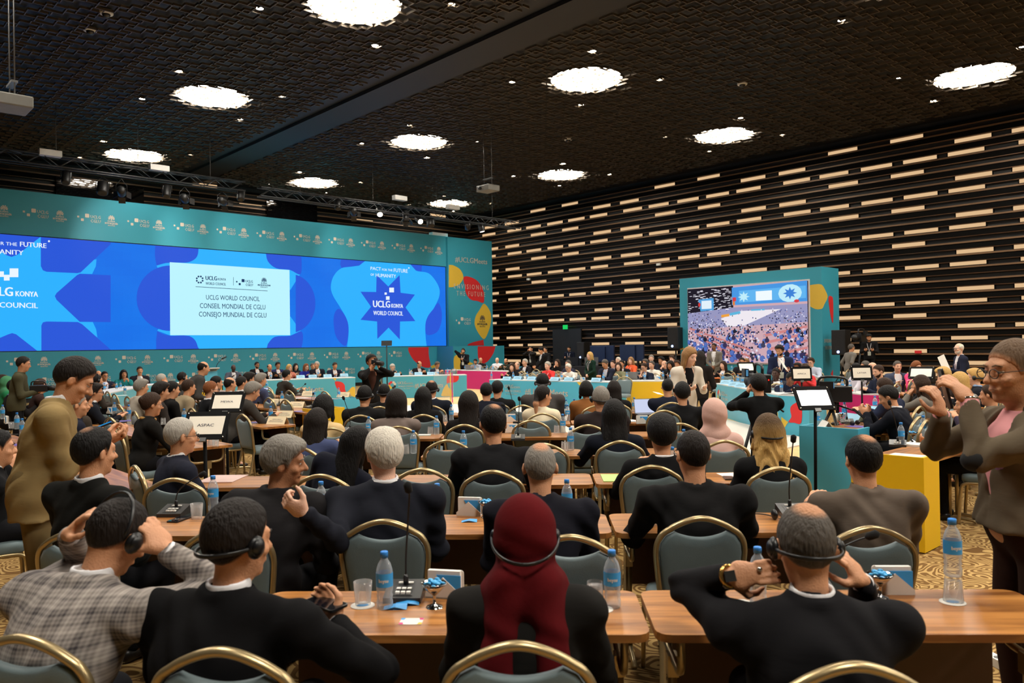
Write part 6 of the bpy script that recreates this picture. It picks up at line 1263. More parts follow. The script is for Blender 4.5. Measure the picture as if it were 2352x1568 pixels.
# right side of the ring, facing left
for px, py, Y, lab, kw in ((1176, 836, 25.5, 'brown haired woman in black leaning left with a headset', dict(fem=True, hair='bob', hc='brown', jk=(26, 26, 30), lean=20, hy=30, headset='over', lanyard=True, skin='fair')), (1188, 831, 27, 'bald man behind the leaning woman', dict(hair='ring', hc='grey', jk=(40, 42, 52), skin='light')),
        (1206, 824, 27, 'grey haired man in black suit with lanyard behind the wide turquoise desk', dict(hair='short', hc='silver', jk=(36, 34, 38), shirt=WH, lanyard=True, open_=True, skin='light')), (1280, 825, 28, 'brown haired woman in black with a hand at her face', dict(fem=True, hair='long', hc='brown', jk=(34, 30, 30), R='chin', skin='light')),
        (1258, 831, 24.5, 'grey blonde woman in red top', dict(fem=True, hair='short', hc='silver', hmul=1.8, jk=(222, 62, 62), skin='fair', lanyard=True)), (1305, 827, 26.5, 'grey haired man behind the white shirted man', dict(hair='short', hc='dgrey', jk=(60, 62, 84), skin='light')),
        (1305.5, 835, 23.8, 'white haired man in white shirt and lanyard looking down', dict(hair='short', hc='white', jk=(226, 220, 210), hp=24, lanyard=True, glasses=True, skin='light')), (1390, 825, 23.2, 'man in navy suit and open shirt looking down at his hands', dict(hair='short', hc='dgrey', jk=(40, 44, 62), shirt=(206, 208, 222), open_=True, hp=28, hands='fold', skin='tan', shoulders=1.08, hs=1.06)),
        (1408, 828, 27, 'round faced man behind the man in navy', dict(hair='short', hc='brown', jk=(120, 120, 130), skin='fair')), (1420, 832, 24, 'woman with long auburn hair in patterned green top', dict(fem=True, hair='long', hc='brown', jk=(122, 122, 96), hy=26, skin='fair')), (1420, 820, 29, 'white haired man behind the auburn haired woman', dict(hair='short', hc='white', jk=(70, 70, 80), skin='fair')),
        (1428, 827, 25.5, 'dark haired person in black beside the auburn haired woman', dict(hair='short', hc='black', jk=(30, 30, 36), shirt=WH, open_=True)), (1449, 820, 26.5, 'blonde woman in orange top turned left', dict(fem=True, hair='bob', hc='dblond', long_=.2, jk=(222, 96, 58), hy=24, lanyard=True, skin='fair')),
        (1480, 834, 22.6, 'man in navy suit and glasses resting chin on hand at the yellow desk', dict(hair='short', hc='brown', jk=(38, 44, 62), shirt=WH, open_=True, glasses=True, R='chin', hp=16, skin='light')), (1497, 829, 24, 'dark grey haired man in white sweater', dict(hair='short', hc='dgrey', jk=(222, 216, 206), skin='light')), (1483, 825, 27, 'brown haired man between the navy suit and the orange top', dict(hair='full', hc='dgrey', jk=(60, 60, 66))),
        (1496, 815, 26.5, 'tall grey haired man in navy looking left', dict(hair='short', hc='grey', jk=(36, 40, 56), hy=30, skin='fair')), (1519, 820, 27, 'person with black curly hair', dict(hair='curly', hc='black', jk=(40, 40, 46))), (1526, 828, 25, 'bald man with his hand before his mouth', dict(hair='ring', hc='grey', jk=(50, 56, 70), R='mouth', skin='light')),
        (1540, 829, 23, 'smiling woman with long dark curls', dict(fem=True, hair='long', hc='dark', hmul=1.8, jk=(28, 26, 28), lanyard=True, skin='mid')), (1544, 817, 27, 'young brown haired man behind the curly haired woman', dict(hair='full', hc='brown', jk=(70, 70, 90), skin='fair')), (1556, 832, 25, 'brown haired person by the standing blonde woman', dict(hair='full', hc='brown', jk=(60, 50, 46))),
        (1661, 829, 23.5, 'woman with long auburn hair in black before the side screen', dict(fem=True, hair='long', hc='brown', jk=(28, 26, 28), shirt=WH, open_=True, lanyard=True, skin='fair')), (1704, 821, 23.5, 'man in dark suit below the side screen', dict(hair='short', hc='dark', jk=(44, 42, 48), hy=20, hp=10)), (1714, 824, 25, 'person with light brown hair beside the man in dark suit', dict(hair='full', hc='dblond', jk=(80, 78, 80))),
        (1863, 822, 22.5, 'young man in glasses and pale shirt', dict(hair='full', hc='brown', jk=(186, 192, 210), glasses=True, skin='fair', hp=14)), (1832, 842, 20, 'dark haired person behind the second right sign', dict(hair='full', hc='black', jk=(44, 44, 56))), (1849, 836, 19, 'brown haired woman in red jacket seen from behind', dict(fem=True, hair='bob', hc='brown', jk=(196, 56, 58), hy=150, lean=14))):
    kw.setdefault('hands', 'table'); p(px, py, Y, FMU + R_(random.uniform(-12, 12)), lab, **kw)
p(1782, 846, 16.5, FMU + R_(40), 'dark skinned man in grey suit hidden behind the cameraman', hair='crop', hc='black', skin='dark', jk=(60, 62, 70), shirt=WH, open_=True, hands='table', hy=-30)
p(1815, 868, 15.5, FMU + R_(60), 'man in navy jacket leaning low with hands on the turquoise desk', hair='crop', hc='black', skin='brown', jk=(34, 40, 62), lean=34, hands='table', hp=20)
for px, py, Y, yaw, lab, kw in ((1220, 795, 38, FMU, 'photographer in black standing with a phone before the dark door', dict(jk=(40, 38, 38), lanyard='badge', hands='cam')), (1243, 797, 30, FMU - R_(30), 'man in black suit with lanyard standing and reading his phone', dict(jk=(28, 28, 32), shirt=WH, open_=True, lanyard=True, hp=26, hands='phone')), (1253, 797, 37, FMU, 'man standing behind the phone reader', dict(jk=(34, 34, 36))),
        (1307, 795, 39, FMU + R_(20), 'bearded technician in navy shirt at the control desk', dict(jk=(28, 34, 52), beard='full', lanyard=True, hp=20, hands='hold')), (1640, 788, 27.5, FMU + R_(10), 'dark skinned man in grey suit standing before the side screen', dict(jk=(118, 112, 104), shirt=WH, open_=True, lanyard='badge', skin='brown', hair='crop', hands='clasp')),
        (1791, 793, 18.0, FMU + R_(36), 'bearded man in blue suit standing with papers', dict(jk=(38, 48, 80), shirt=WH, open_=True, tie=(40, 40, 48), beard='full', lanyard='badge', hp=20, hair='full', hands='hold', hy=-30)), (1955, 790, 25, R_(-80), 'man in grey jacket standing beside the camera riser', dict(jk=(112, 108, 102), glasses=True, hc='dgrey', hands='side')),
        (2203, 788, 17.0, R_(78), 'white bearded man in navy suit standing with a sheet of paper', dict(jk=(40, 44, 64), hair='ring', hc='white', beard='full', shirt=WH, open_=True, tie=(160, 150, 160), hands='hold', skin='fair', hy=20, glasses=True, fat=1.1))):
    p(px, py, Y, yaw, lab, sit=False, **kw)
BL = p(1355, 808, 24.6, FMU - R_(16), 'standing woman in dark green jacket with long blonde hair', sit=False, fem=True, hair='long', hc='blond', long_=.34, jk=(28, 58, 46), open_=True, shirt=(60, 70, 66), trs=(24, 40, 34), jlen=.22, lanyard=True, L='clasp', R='clasp', skin='fair', htop=1.60)
OPR = p(1996, 767, 25.5, FMU + R_(20), 'camera operator in black with lanyard up on the riser', sit=False, jk=(30, 29, 30), trs=(28, 28, 30), beard='full', hair='full', lanyard='badge', hands='hold', hp=24, base=.42, htop=1.72)
# right block, facing the stage
for px, py, Y, yaw, lab, kw in ((2042, 886, 8.9, YV + R_(8), 'man in dark navy suit reading his phone beside the turquoise box', dict(hair='short', hc='black', jk=(26, 28, 38), shirt=WH, hp=28, hy=10, hands='phone', lean=14, shoulders=1.1, fat=1.1, hmul=1.3)), (2034, 868, 10.2, YV, 'brown haired man in blue suit behind the phone reader', dict(hair='short', hc='brown', jk=(40, 48, 74), hp=24, lean=14)),
        (2116, 862, 10.4, YV + R_(6), 'woman with long brown hair in grey jacket at the right tables', dict(fem=True, hair='long', hc='brown', long_=.3, jk=(112, 106, 98), L='mouth', R='mouth')), (2224, 900, 7.6, YV + R_(10), 'bald headed man in navy suit with white cuffs at the yellow ended table', dict(hair='ring', hc='grey', jk=(26, 30, 46), shirt=WH, cuff=1, lean=22, hp=10, fat=1.1, L=dict(px=(2086, 1036, 7.0), fd=(-.2, 1, .2), pn=(.6, 0, .5), curl=.9), R=dict(px=(2120, 1020, 7.4), fd=(-.2, 1, .2), pn=(-.6, 0, .5), curl=.9))),
        (2240, 848, None, YV + R_(14), 'yellow haired man with headset at the right edge', dict(hair='full', hc='blond', jk=(32, 34, 44), shirt=(140, 170, 210), headset='behind', skin='fair', glasses=True)), (2206, 855, None, YV, 'blonde woman in black at the right tables', dict(fem=True, hair='bob', hc='blond', jk=(24, 24, 26), hp=20)), (2168, 845, None, YV + R_(60), 'woman with curly blonde hair pinned up', dict(fem=True, hair='curly', hc='blond', jk=(60, 50, 46), hp=18, L='chin', skin='fair')),
        (2018, 838, None, YV + R_(60), 'bearded man in blue jacket hands folded at the magenta desk', dict(hair='short', hc='brown', beard='full', jk=(40, 46, 66), hands='fold', hp=16, skin='light')), (1966, 834, None, YV + R_(50), 'dark haired man in pale shirt behind the sign pole', dict(hair='short', hc='black', jk=(206, 200, 210), hands='fold')), (2004, 832, None, YV + R_(40), 'bald man partly behind the bearded man', dict(hair='none', jk=(70, 70, 80), skin='light')), (1988, 829, None, YV + R_(40), 'grey haired man partly behind the sign on the right', dict(hair='short', hc='dgrey', jk=(80, 80, 84))),
        (2061, 829, None, pi - R_(5), 'grey black haired man in slate suit looking back over the chairs', dict(hair='short', hc='dgrey', jk=(64, 72, 92), shirt=WH, open_=True, skin='light')), (2104, 829, None, pi + R_(14), 'auburn haired woman in pink top', dict(fem=True, hair='bob', hc='red', jk=(232, 76, 126), hp=16, skin='fair')), (2131, 843, None, YV, 'dark haired woman seen from behind near the white tablet', dict(fem=True, hair='bob', hc='dark', jk=(40, 40, 44))),
        (2275, 885, 9.2, YV, 'person half hidden behind the tweed jacket', dict(hair='short', hc='brown', jk=(70, 60, 80)))):
    kw.setdefault('hands', 'table'); p(px, py, Y, yaw, lab, **kw)
# ---------------------------------------------------------------- things laid on the tables
J = lambda: YC + R_(random.uniform(-12, 12))
for kind, px, py in (('coaster', 833, 1391), ('glass', 834, 1390), ('bottle', 884, 1396), ('napkin', 1021, 1371), ('dish', 998, 1394), ('sachet', 908, 1397), ('sachet', 936, 1388), ('coaster', 1380, 1400), ('glassinv', 1367, 1392), ('bottle', 1407, 1394),
                     ('bottle', 1742, 1386), ('coaster', 1704, 1386), ('napkin', 2052, 1362), ('dish', 2022, 1373), ('coaster', 2188, 1383), ('glassinv', 2190, 1382),
                     ('glass', 452, 1192), ('phone', 412, 1194), ('bottle', 490, 1172), ('bottle', 738, 1190), ('bottle', 1005, 1197), ('napkin', 1078, 1183), ('dish', 1118, 1188), ('sachet', 1078, 1198), ('bottle', 1303, 1186), ('headset', 1745, 1192),
                     ('paper', 1692, 1093), ('phone', 1674, 1099), ('bottle', 950, 1041), ('glassinv', 932, 1042), ('bottle', 1311, 1034), ('glassinv', 1297, 1036), ('bottle', 1065, 1042), ('glass', 826, 999), ('bottle', 847, 1000), ('bottle', 825, 1042), ('bottle', 1003, 998), ('glassinv', 989, 998),
                     ('bottle', 1293, 994), ('glassinv', 1279, 995), ('napkin', 1175, 994), ('bottle', 1571, 1040), ('bottle', 1545, 1092), ('bottle', 1037, 966), ('glassinv', 1022, 968), ('bottle', 1304, 966), ('bottle', 1300, 951), ('bottle', 1319, 950), ('paper', 1186, 952), ('napkin', 1172, 969), ('paper', 1442, 966), ('bottle', 1457, 946), ('laptop', 1487, 952), ('headset', 1460, 972), ('napkin', 1475, 973), ('bottle', 879, 952), ('paper', 930, 951), ('cup', 1318, 996)):
    ipx(kind, px, py, yaw=J())
for kind, px, py, d in (('mic2', 930, 1372, 0), ('mic1', 1872, 1371, 0), ('mic1', 400, 1182, 0), ('mic2', 1818, 1182, 0), ('mic', 803, 992, 0), ('mic', 1180, 957, 0), ('mic1', 1192, 976, 180), ('mic', 1560, 970, 0), ('mic2', 1190, 1010, 0)): ipx(kind, px, py, yaw=YC + R_(d))
# the bottle standing on the upturned glass by the right edge of the front table
P = onz(2190, 1382, .74); item('bottle', P[0], P[1], .74 + .098 + .003, YC)
# a small printed card, folders
def slab(name, lab, cat, px, py, w_, d_, h, m, z=.74, yaw=YC, extra=None):
    P = onz(px, py, z); e = empty(name, P, yaw); tag(e, lab, cat); mb = MB(); mb.box(-w_, w_, -d_, d_, 0, h); mb.obj('cover', m, e)
    if extra: extra(e, w_, d_, h)
    return e
def corners(e, w_, d_, h):
    for (sx, sy), c in (((-1, -1), 'panel_magenta'), ((1, 1), 'panel_magenta'), ((1, -1), 'print_yellow'), ((-1, 1), 'label_blue')): mb = MB(); mb.add([(sx * w_, sy * d_, h + .0004), (sx * w_ * .6, sy * d_, h + .0004), (sx * w_ * .7, sy * d_ * .4, h + .0004), (sx * w_, sy * d_ * .4, h + .0004)], [(0, 1, 2, 3) if sx * sy < 0 else (3, 2, 1, 0)]); mb.obj('print_corner', MATS[c], e)
slab('info_card', 'small white card with coloured corners on the front table', 'card', 945, 1427, .042, .034, .0015, M_WHITE, extra=corners)
slab('folder', 'pale green folder on the third row table', 'folder', 1422, 1098, .13, .16, .006, mat('folder_green', (176, 206, 120), .5))
slab('folder', 'pinkish paper folder at the left end of the third row table', 'folder', 512, 1100, .14, .17, .006, mat('folder_pink', (190, 160, 152), .5))
slab('folder', 'orange folder on the brown table behind the right desk', 'folder', 1655, 869, .18, .12, .02, mat('folder_orange', (214, 110, 50), .5), yaw=YU)
slab('face_mask', 'pale folded face mask on the fifth row table', 'mask', 971, 1000, .09, .05, .012, mat('mask_pale', (206, 218, 214), .8))
slab('notebook', 'dark notebook with white pages by the yellow box', 'notebook', 2112, 1024, .1, .14, .02, M_WHITE, yaw=YV)
# left block
for kind, px, py in (('bottle', 39, 985), ('bottle', 51, 1002), ('bottle', 6, 962), ('napkin', 14, 972), ('glass', 26, 985), ('headset', 22, 1000), ('folder', 30, 1022), ('paper', 22, 1038), ('bottle', 263, 956), ('bottle', 296, 963), ('napkin', 252, 950), ('folder', 282, 967), ('headset', 272, 972), ('bottle', 240, 899), ('bottle', 268, 897), ('bottle', 277, 895), ('paper', 276, 908), ('bottle', 287, 905), ('bottle', 421, 936), ('paper', 425, 934), ('bottle', 423, 975), ('glassinv', 375, 975),
                     ('bottle', 574, 962), ('bottle', 622, 968), ('folder', 585, 970), ('phone', 604, 964), ('glass', 612, 962), ('bottle', 648, 925), ('bottle', 736, 932), ('bottle', 721, 916), ('bottle', 673, 902), ('paper', 690, 914), ('paper', 800, 915), ('bottle', 613, 893), ('bottle', 582, 912), ('folder', 697, 944), ('bottle', 590, 905), ('paper', 592, 921), ('glass', 495, 1026), ('glassinv', 486, 1022), ('sachet', 742, 918), ('bottle', 778, 915)):
    ipx(kind, px, py, yaw=YU + R_(random.uniform(-12, 12)))
for kind, px, py, d in (('card', 638, 973, 0), ('card', 600, 962, 0), ('card', 655, 958, 0), ('card', 558, 950, 0), ('card', 684, 935, 0), ('card', 640, 928, 0), ('card', 709, 908, 0), ('card', 790, 911, 0), ('mic1', 588, 963, 0), ('mic1', 713, 937, 0), ('mic1', 689, 908, 20), ('mic1', 638, 932, 0)): ipx(kind, px, py, yaw=YC - R_(14) if kind == 'card' else YU + R_(d), scale=1.0)
ipx('laptop', 34, 904, yaw=YU); ipx('laptop', 592, 914, yaw=YU)
# head desks (their white tops are .785 high)
for kind, px, py in (('bcard', 690, 868), ('bcard', 718, 867), ('bcard', 752, 866), ('bcard', 790, 864), ('bottle', 695, 864), ('bottle', 731, 864), ('bottle', 777, 862), ('bottle', 622, 870), ('bottle', 590, 872), ('napkin', 598, 873), ('bcard', 910, 863), ('bcard', 961, 861), ('bcard', 990, 860.5), ('bottle', 900, 860), ('bottle', 941, 860), ('napkin', 944, 860), ('bottle', 986, 859), ('napkin', 1003, 860), ('bottle', 1028, 860)):
    ipx(kind, px, py, .785, yaw=R_(28) if px < 850 else R_(8))
for kind, px, py in (('bcard', 1165, 872.5), ('bcard', 1190, 871.5), ('bcard', 1222, 872.5), ('bcard', 1275, 874), ('bcard', 1307, 874.5), ('bcard', 1370, 876), ('bottle', 1129, 869.5), ('bottle', 1179, 871), ('bottle', 1211, 871), ('bottle', 1290, 873), ('bottle', 1386, 875), ('cup', 1206, 871), ('napkin', 1338, 875), ('mic', 1320, 873)): ipx(kind, px, py, .785, yaw=R_(-36))
for kind, px, py in (('bottle', 1440, 872.5), ('bottle', 1481, 872.5), ('bottle', 1540, 872.5), ('napkin', 1510, 873), ('laptop', 1455, 871.5), ('bottle', 1523, 871)): ipx(kind, px, py, .785, yaw=R_(150) if kind == 'laptop' else 0)
for kind, px, py in (('bcard', 1668, 882), ('bcard', 1688, 886), ('bcard', 1703, 889), ('bottle', 1660, 877), ('bottle', 1695, 882), ('bottle', 1705, 884), ('bottle', 1795, 900), ('napkin', 1679, 882)): ipx(kind, px, py, .785, yaw=R_(-52))
for kind, px, py in (('bottle', 1068, 849), ('bottle', 1091, 849), ('bottle', 1118, 849), ('bottle', 1132, 850), ('napkin', 1098, 850), ('laptop', 1080, 849), ('paper', 1060, 849.5), ('bottle', 1952, 900), ('glass', 1962, 901), ('paper', 1940, 898), ('bottle', 1935, 897)): ipx(kind, px, py, .785, yaw=FMU)
for kind, px, py, d in (('bottle', 1940, 962, 0), ('bottle', 2010, 944, 0), ('bottle', 1878, 982, 0), ('wcard', 1896, 986, 40), ('cup', 1925, 965, 0), ('dish', 1934, 966, 0), ('bcard', 1962, 968, 60), ('bcard', 2000, 948, 60), ('headset', 1958, 976, 0), ('folder', 1978, 980, 0), ('mic', 1946, 972, -60), ('paper', 1930, 988, 0), ('bottle', 2070, 1022, 0), ('bottle', 2121, 1002, 0), ('dish', 2096, 1014, 0), ('paper', 2085, 1046, 0), ('mic', 2062, 1024, -70), ('cup', 2022, 948, 0), ('laptop', 1639, 858, 180), ('bottle', 1681, 852, 0), ('mic', 1945, 890, 90), ('bottle', 1965, 858, 0)): ipx(kind, px, py, yaw=YV + R_(d))
# things held in hands
def held(kind, P, rot, lab, sc=1.0):
    o = item(kind, 0, 0, 0, label=lab, scale=sc); o.rotation_mode = 'XYZ'; o.location = [float(a) for a in P]; o.rotation_euler = rot; return o
held('phone', at(748, 1388, 2.66), (R_(2), R_(-4), R_(52)), 'black phone in the right hand of the headset wearer in black', 1.0)
held('phone', at(228, 982, 4.70), (R_(20), 0, R_(-60)), 'phone in the hands of the standing man in tan')
held('phone', at(2168, 893, 3.50), (R_(78), R_(4), R_(70)), 'black phone raised by the standing man in tweed', 1.2)
held('phone', at(1972, 950, 8.3), (R_(40), 0, R_(50)), 'phone held by the man in navy beside the turquoise box')
held('paper', at(2168, 834, 16.6), (R_(75), R_(-15), R_(30)), 'white sheet held by the white bearded standing man', 1.15)
held('paper', at(1800, 838, 17.4), (R_(50), R_(30), R_(40)), 'white papers held by the standing bearded man in blue', 1.1)
held('paper', at(1512, 903, 10.9), (R_(10), R_(10), R_(20)), 'white leaflet held out by the standing blonde woman', .5)
# ---------------------------------------------------------------- sign stands
M_FRAME = mat('sign_black', (9, 9, 10), .75, spec=.15); M_SIGNP = mat('sign_paper', (236, 228, 212), .35, var=.02, coat=.6)
def sign(px, py, Y, txt, lab, yaw=0.0, tilt=35, normal=None, coat=False):
    C0 = at(px, py, Y); e = empty('sign_stand', (C0[0], C0[1], 0), yaw); tag(e, lab, 'sign'); z = C0[2]
    if normal is None: A = rx(-R_(tilt))
    else:
        n = np.array(normal); xx = nrm(np.cross(n, (0, 0, 1))) * -1; xx = nrm(np.cross((0, 0, 1), n)); A = np.stack([xx, -n, np.cross(xx, -n)], 1)
    T3 = lambda x, y, d=0.0: np.array([0, 0, z]) + A @ np.array([x, -d, y])
    mb = MB(); w_, h_ = .19, .135
    mb.prism(rrect(-w_, -h_, w_, h_, .02, 3), lambda x, y, d: T3(x, y, d), .012, -.006); mb.obj('sign_frame', M_FRAME, e)
    mb = MB(); mb.prism([(-.155, -.088), (.155, -.088), (.155, .088), (-.155, .088)], lambda x, y, d: T3(x, y, d), .002, .006)
    pm = M_SIGNP
    if coat: pm = mat('sign_glare', (236, 232, 226), .04, spec=1.0, var=.01, coat=1.0)
    mb.obj('sign_plate', pm, e)
    if txt: mb = MB(); put_text(mb, txt, T3, 0, -.014, .028, 1.25, .0095, .008); mb.obj('lettering', M_INK, e)
    for sx in (-1, 1):
        for sy in (-1, 1): mb = MB(); mb.ball(T3(sx * .172, sy * .117, .006), .009, 8, 6); mb.obj('corner_screw', M_SILVER, e)
    mb = MB(); mb.tube([(0, .0, .02), T3(0, -h_ * .5, -.012)], .016, 10); mb.obj('pole', M_FRAME, e); mb = MB(); mb.lathe([(.16, 0), (.16, .012), (.02, .03)], n=20); mb.obj('base_plate', M_FRAME, e)
    mb = MB(); mb.obox(T3(0, -h_ - .005, .004), A[:, 0], A[:, 1], A[:, 2], .03, .008, .018); mb.obj('clip', M_GREY, e); return e
sign(473, 977, 6.75, 'ASPAC', 'sign on a pole reading ASPAC, the larger one at the left'); sign(522, 923, 8.9, 'MEWA', 'sign on a pole reading MEWA behind the ASPAC sign')
sign(1841, 858, 14.5, 'AFRICA', 'sign on a pole reading AFRICA behind the bright sign', 0, 10); sign(1979, 856, 13.9, 'LATAM', 'sign on a pole reading LATAM before the magenta desk', 0, 10); sign(1714, 843, 17.5, '', 'pale sign mostly hidden by the video camera'); sign(2116, 856, 13.0, '', 'tilted sign on a pole behind the raised phone', R_(-35), 45)
P0 = at(1869, 914, 7.8); dvec = nrm(P0 - EYEP); best = None
for uu, vv, lb in LP:
    L_ = UV(uu, vv, CEIL); n = nrm(nrm(L_ - P0) - dvec); t = math.degrees(math.asin(n[2]))
    sc_ = abs(t - 40) + abs(n[0]) * 60
    if n[1] < 0 and (best is None or sc_ < best[0]): best = (sc_, n, uu, vv, t)
sign(1869, 914, 7.8, '', 'sign on a pole gleaming white beside the turquoise box', 0, normal=best[1], coat=True)
# ---------------------------------------------------------------- cameras, stands, lecterns
def video_camera(name, P, yaw, lab, z, big=1.0, legs=True):
    e = empty(name, (P[0], P[1], 0), yaw); tag(e, lab, 'video camera'); s_ = big
    mb = MB(); mb.box(-.07 * s_, .07 * s_, -.2 * s_, .16 * s_, z, z + .17 * s_); mb.obj('camera_body', M_DARKP, e, bevel=.012)
    mb = MB(); mb.tube([(0, .16 * s_, z + .085 * s_), (0, .30 * s_, z + .085 * s_), (0, .34 * s_, z + .085 * s_)], [.05 * s_, .055 * s_, .062 * s_], 14); mb.obj('lens', M_BLK, e)
    mb = MB(); mb.tube(catmull([(0, -.15 * s_, z + .17 * s_), (0, -.13 * s_, z + .25 * s_), (0, .1 * s_, z + .26 * s_), (0, .14 * s_, z + .17 * s_)], 4), .014 * s_, 8); mb.obj('handle', M_DARKP, e)
    mb = MB(); mb.box(-.13 * s_, -.09 * s_, -.02, .12 * s_, z + .14 * s_, z + .22 * s_); mb.obj('viewfinder', M_DARKP, e); mb = MB(); mb.box(-.12 * s_, -.10 * s_, -.03, -.021, z + .15 * s_, z + .21 * s_); mb.obj('small_screen', emit('cam_screen', (90, 150, 190), .7), e)
    mb = MB(); mb.ball((.05, -.205 * s_, z + .12 * s_), .008, 6, 5); mb.obj('tally_light', emit('tally_red', (255, 40, 30), 2.0), e)
    if legs:
        mb = MB(); mb.lathe([(.05, z - .1), (.06, z - .02), (.05, z)], n=12); mb.obj('tripod_head', M_BLK, e)
        for k in range(3): a = R_(90 + 120 * k); mb = MB(); mb.tube([(0, 0, z - .08), (.45 * cos(a), .45 * sin(a), .01)], .018, 8); mb.obj('tripod_leg', M_BLK, e)
        mb = MB(); mb.tube([(.04, -.05, z - .04), (.14, -.45, z - .18)], .01, 8); mb.obj('pan_bar', M_BLK, e)
    return e
P = at(1742, 858, 8.55); video_camera('video_camera', P, YC - R_(2), 'black video camera on a tripod at the eye of the cameraman', 1.22, 1.15)
P = at(1910, 880, 9.6); video_camera('video_camera', P, YC + R_(70), 'black video camera with monitor beside the gleaming sign', 1.02, 1.15)
P = at(1978, 770, 26.0); video_camera('video_camera', P, FMU, 'television camera on a tall tripod by the right wall', 1.75, 1.6)
P = OPR['loc']; e = empty('camera_riser', (P[0], P[1], 0), YU); tag(e, 'black riser under the camera operator by the right wall', 'riser'); mb = MB(); mb.box(-1.2, 1.2, -.9, .9, .38, .42); mb.obj('deck', M_BLK, e)
for sx in (-1, 1):
    for sy in (-1, 1): mb = MB(); mb.box(sx * 1.1 - .04, sx * 1.1 + .04, sy * .8 - .04, sy * .8 + .04, 0, .38); mb.obj('leg', M_BLK, e)
def still_camera(info, lab, ln=.16):
    f = info['f']; Hm = info['Hm']; A = info['toW']; e = empty('photo_camera', A(f((0, .15, -.0))), info['yaw']); tag(e, lab, 'camera'); R3 = Hm
    t = lambda x, y, z: R3 @ np.array([x, y, z]); mb = MB(); mb.obox(t(0, .0, 0), R3[:, 0], R3[:, 1], R3[:, 2], .075, .035, .05); mb.obj('camera_body', M_DARKP, e, bevel=.008); mb = MB(); mb.tube([t(0, .03, -.005), t(0, .08, -.005), t(0, ln, -.005)], [.036, .042, .046], 14); mb.obj('lens', M_BLK, e); mb = MB(); mb.obox(t(0, .0, .06), R3[:, 0], R3[:, 1], R3[:, 2], .025, .025, .015); mb.obj('prism_housing', M_DARKP, e); return e
still_camera(PHO, 'black photo camera with long lens at the eye of the woman photographer', .24)
P = np.array(GOP['loc']); q = GOP['toW'](GOP['arms']['R'][2]); e = empty('video_camera', (q[0], q[1], q[2]), YU - R_(20)); tag(e, 'black camcorder in the hands of the operator in olive', 'video camera')
mb = MB(); mb.box(-.05, .05, -.1, .16, .0, .11); mb.obj('camera_body', M_DARKP, e, bevel=.01); mb = MB(); mb.tube([(0, .16, .055), (0, .30, .055)], [.04, .05], 12); mb.obj('lens', M_BLK, e); mb = MB(); mb.tube(catmull([(0, -.08, .11), (0, -.06, .17), (0, .1, .17), (0, .13, .11)], 3), .012, 6); mb.obj('handle', M_DARKP, e)
def stand_panel(px, py, Y, lab, w_=.18, h_=.09, z0=0.0):
    C0 = at(px, py, Y); e = empty('prompter_stand', (C0[0], C0[1], 0), 0); tag(e, lab, 'stand'); mb = MB(); mb.obox((0, 0, C0[2]), (1, 0, 0), (0, .3, .95), (0, -.95, .3), w_, h_, .02); mb.obj('panel', M_BLK, e); mb = MB(); mb.tube([(0, 0, .02), (0, 0, C0[2])], .02, 8); mb.obj('pole', M_BLK, e); mb = MB(); mb.lathe([(.25, 0), (.25, .02), (.03, .04)], n=16); mb.obj('base_plate', M_BLK, e)
stand_panel(888, 788, 27.0, 'tall black pole with a small tilted panel before the LED wall')
def lectern(P, yaw, lab, m, clear):
    e = empty('lectern', (P[0], P[1], 0), yaw); tag(e, lab, 'lectern'); zt_ = .5 if clear else 1.0; mb = MB(); mb.add([(-.3, -.25, 0), (.3, -.25, 0), (.3, .25, 0), (-.3, .25, 0), (.1 if clear else -.3, -.05, zt_), (.3, -.05, zt_), (.3, .1, zt_), (.1 if clear else -.3, .1, zt_)], [(0, 3, 2, 1), (4, 5, 6, 7), (0, 1, 5, 4), (1, 2, 6, 5), (2, 3, 7, 6), (3, 0, 4, 7)]); mb.obj('body', m, e)
    mb = MB(); mb.obox((0, 0, 1.05), (1, 0, 0), (0, .95, .3), (0, -.3, .95), .34, .24, .015); (None if clear else mb.obj('reading_top', M_WHITE, e))
    if clear: mb = MB(); mb.box(.30, .9, -.02, .02, 0, 1.02); mb.obj('clear_panel', M_GLASS, e); mb = MB(); mb.box(.80, .83, -.024, -.021, .1, 1.0); mb.obj('print_strip', MATS['print_yellow'], e); mb = MB(); mb.box(.85, .88, -.024, -.021, .1, 1.0); mb.obj('print_strip', MATS['panel_magenta'], e)
    else: mb = MB(); P_ = catmull([(-.25, .1, 1.05), (-.3, .1, 1.25), (-.5, .05, 1.45)], 5); mb.tube(P_, .012, 6); mb.tube([P_[-1], P_[-1] + np.array([-.18, -.02, .08])], .028, 8); mb.obj('microphone', M_DARKP, e)
P = onz(975, 932, 0); lectern(P, R_(-8), 'turquoise lectern with clear printed side panel on the pale floor', M_TURQ2, True)
P = at(478, 850, 29.0); lectern(P, YV + pi, 'turquoise lectern with white sloping top and long microphone before the backdrop', M_TURQ2, False)
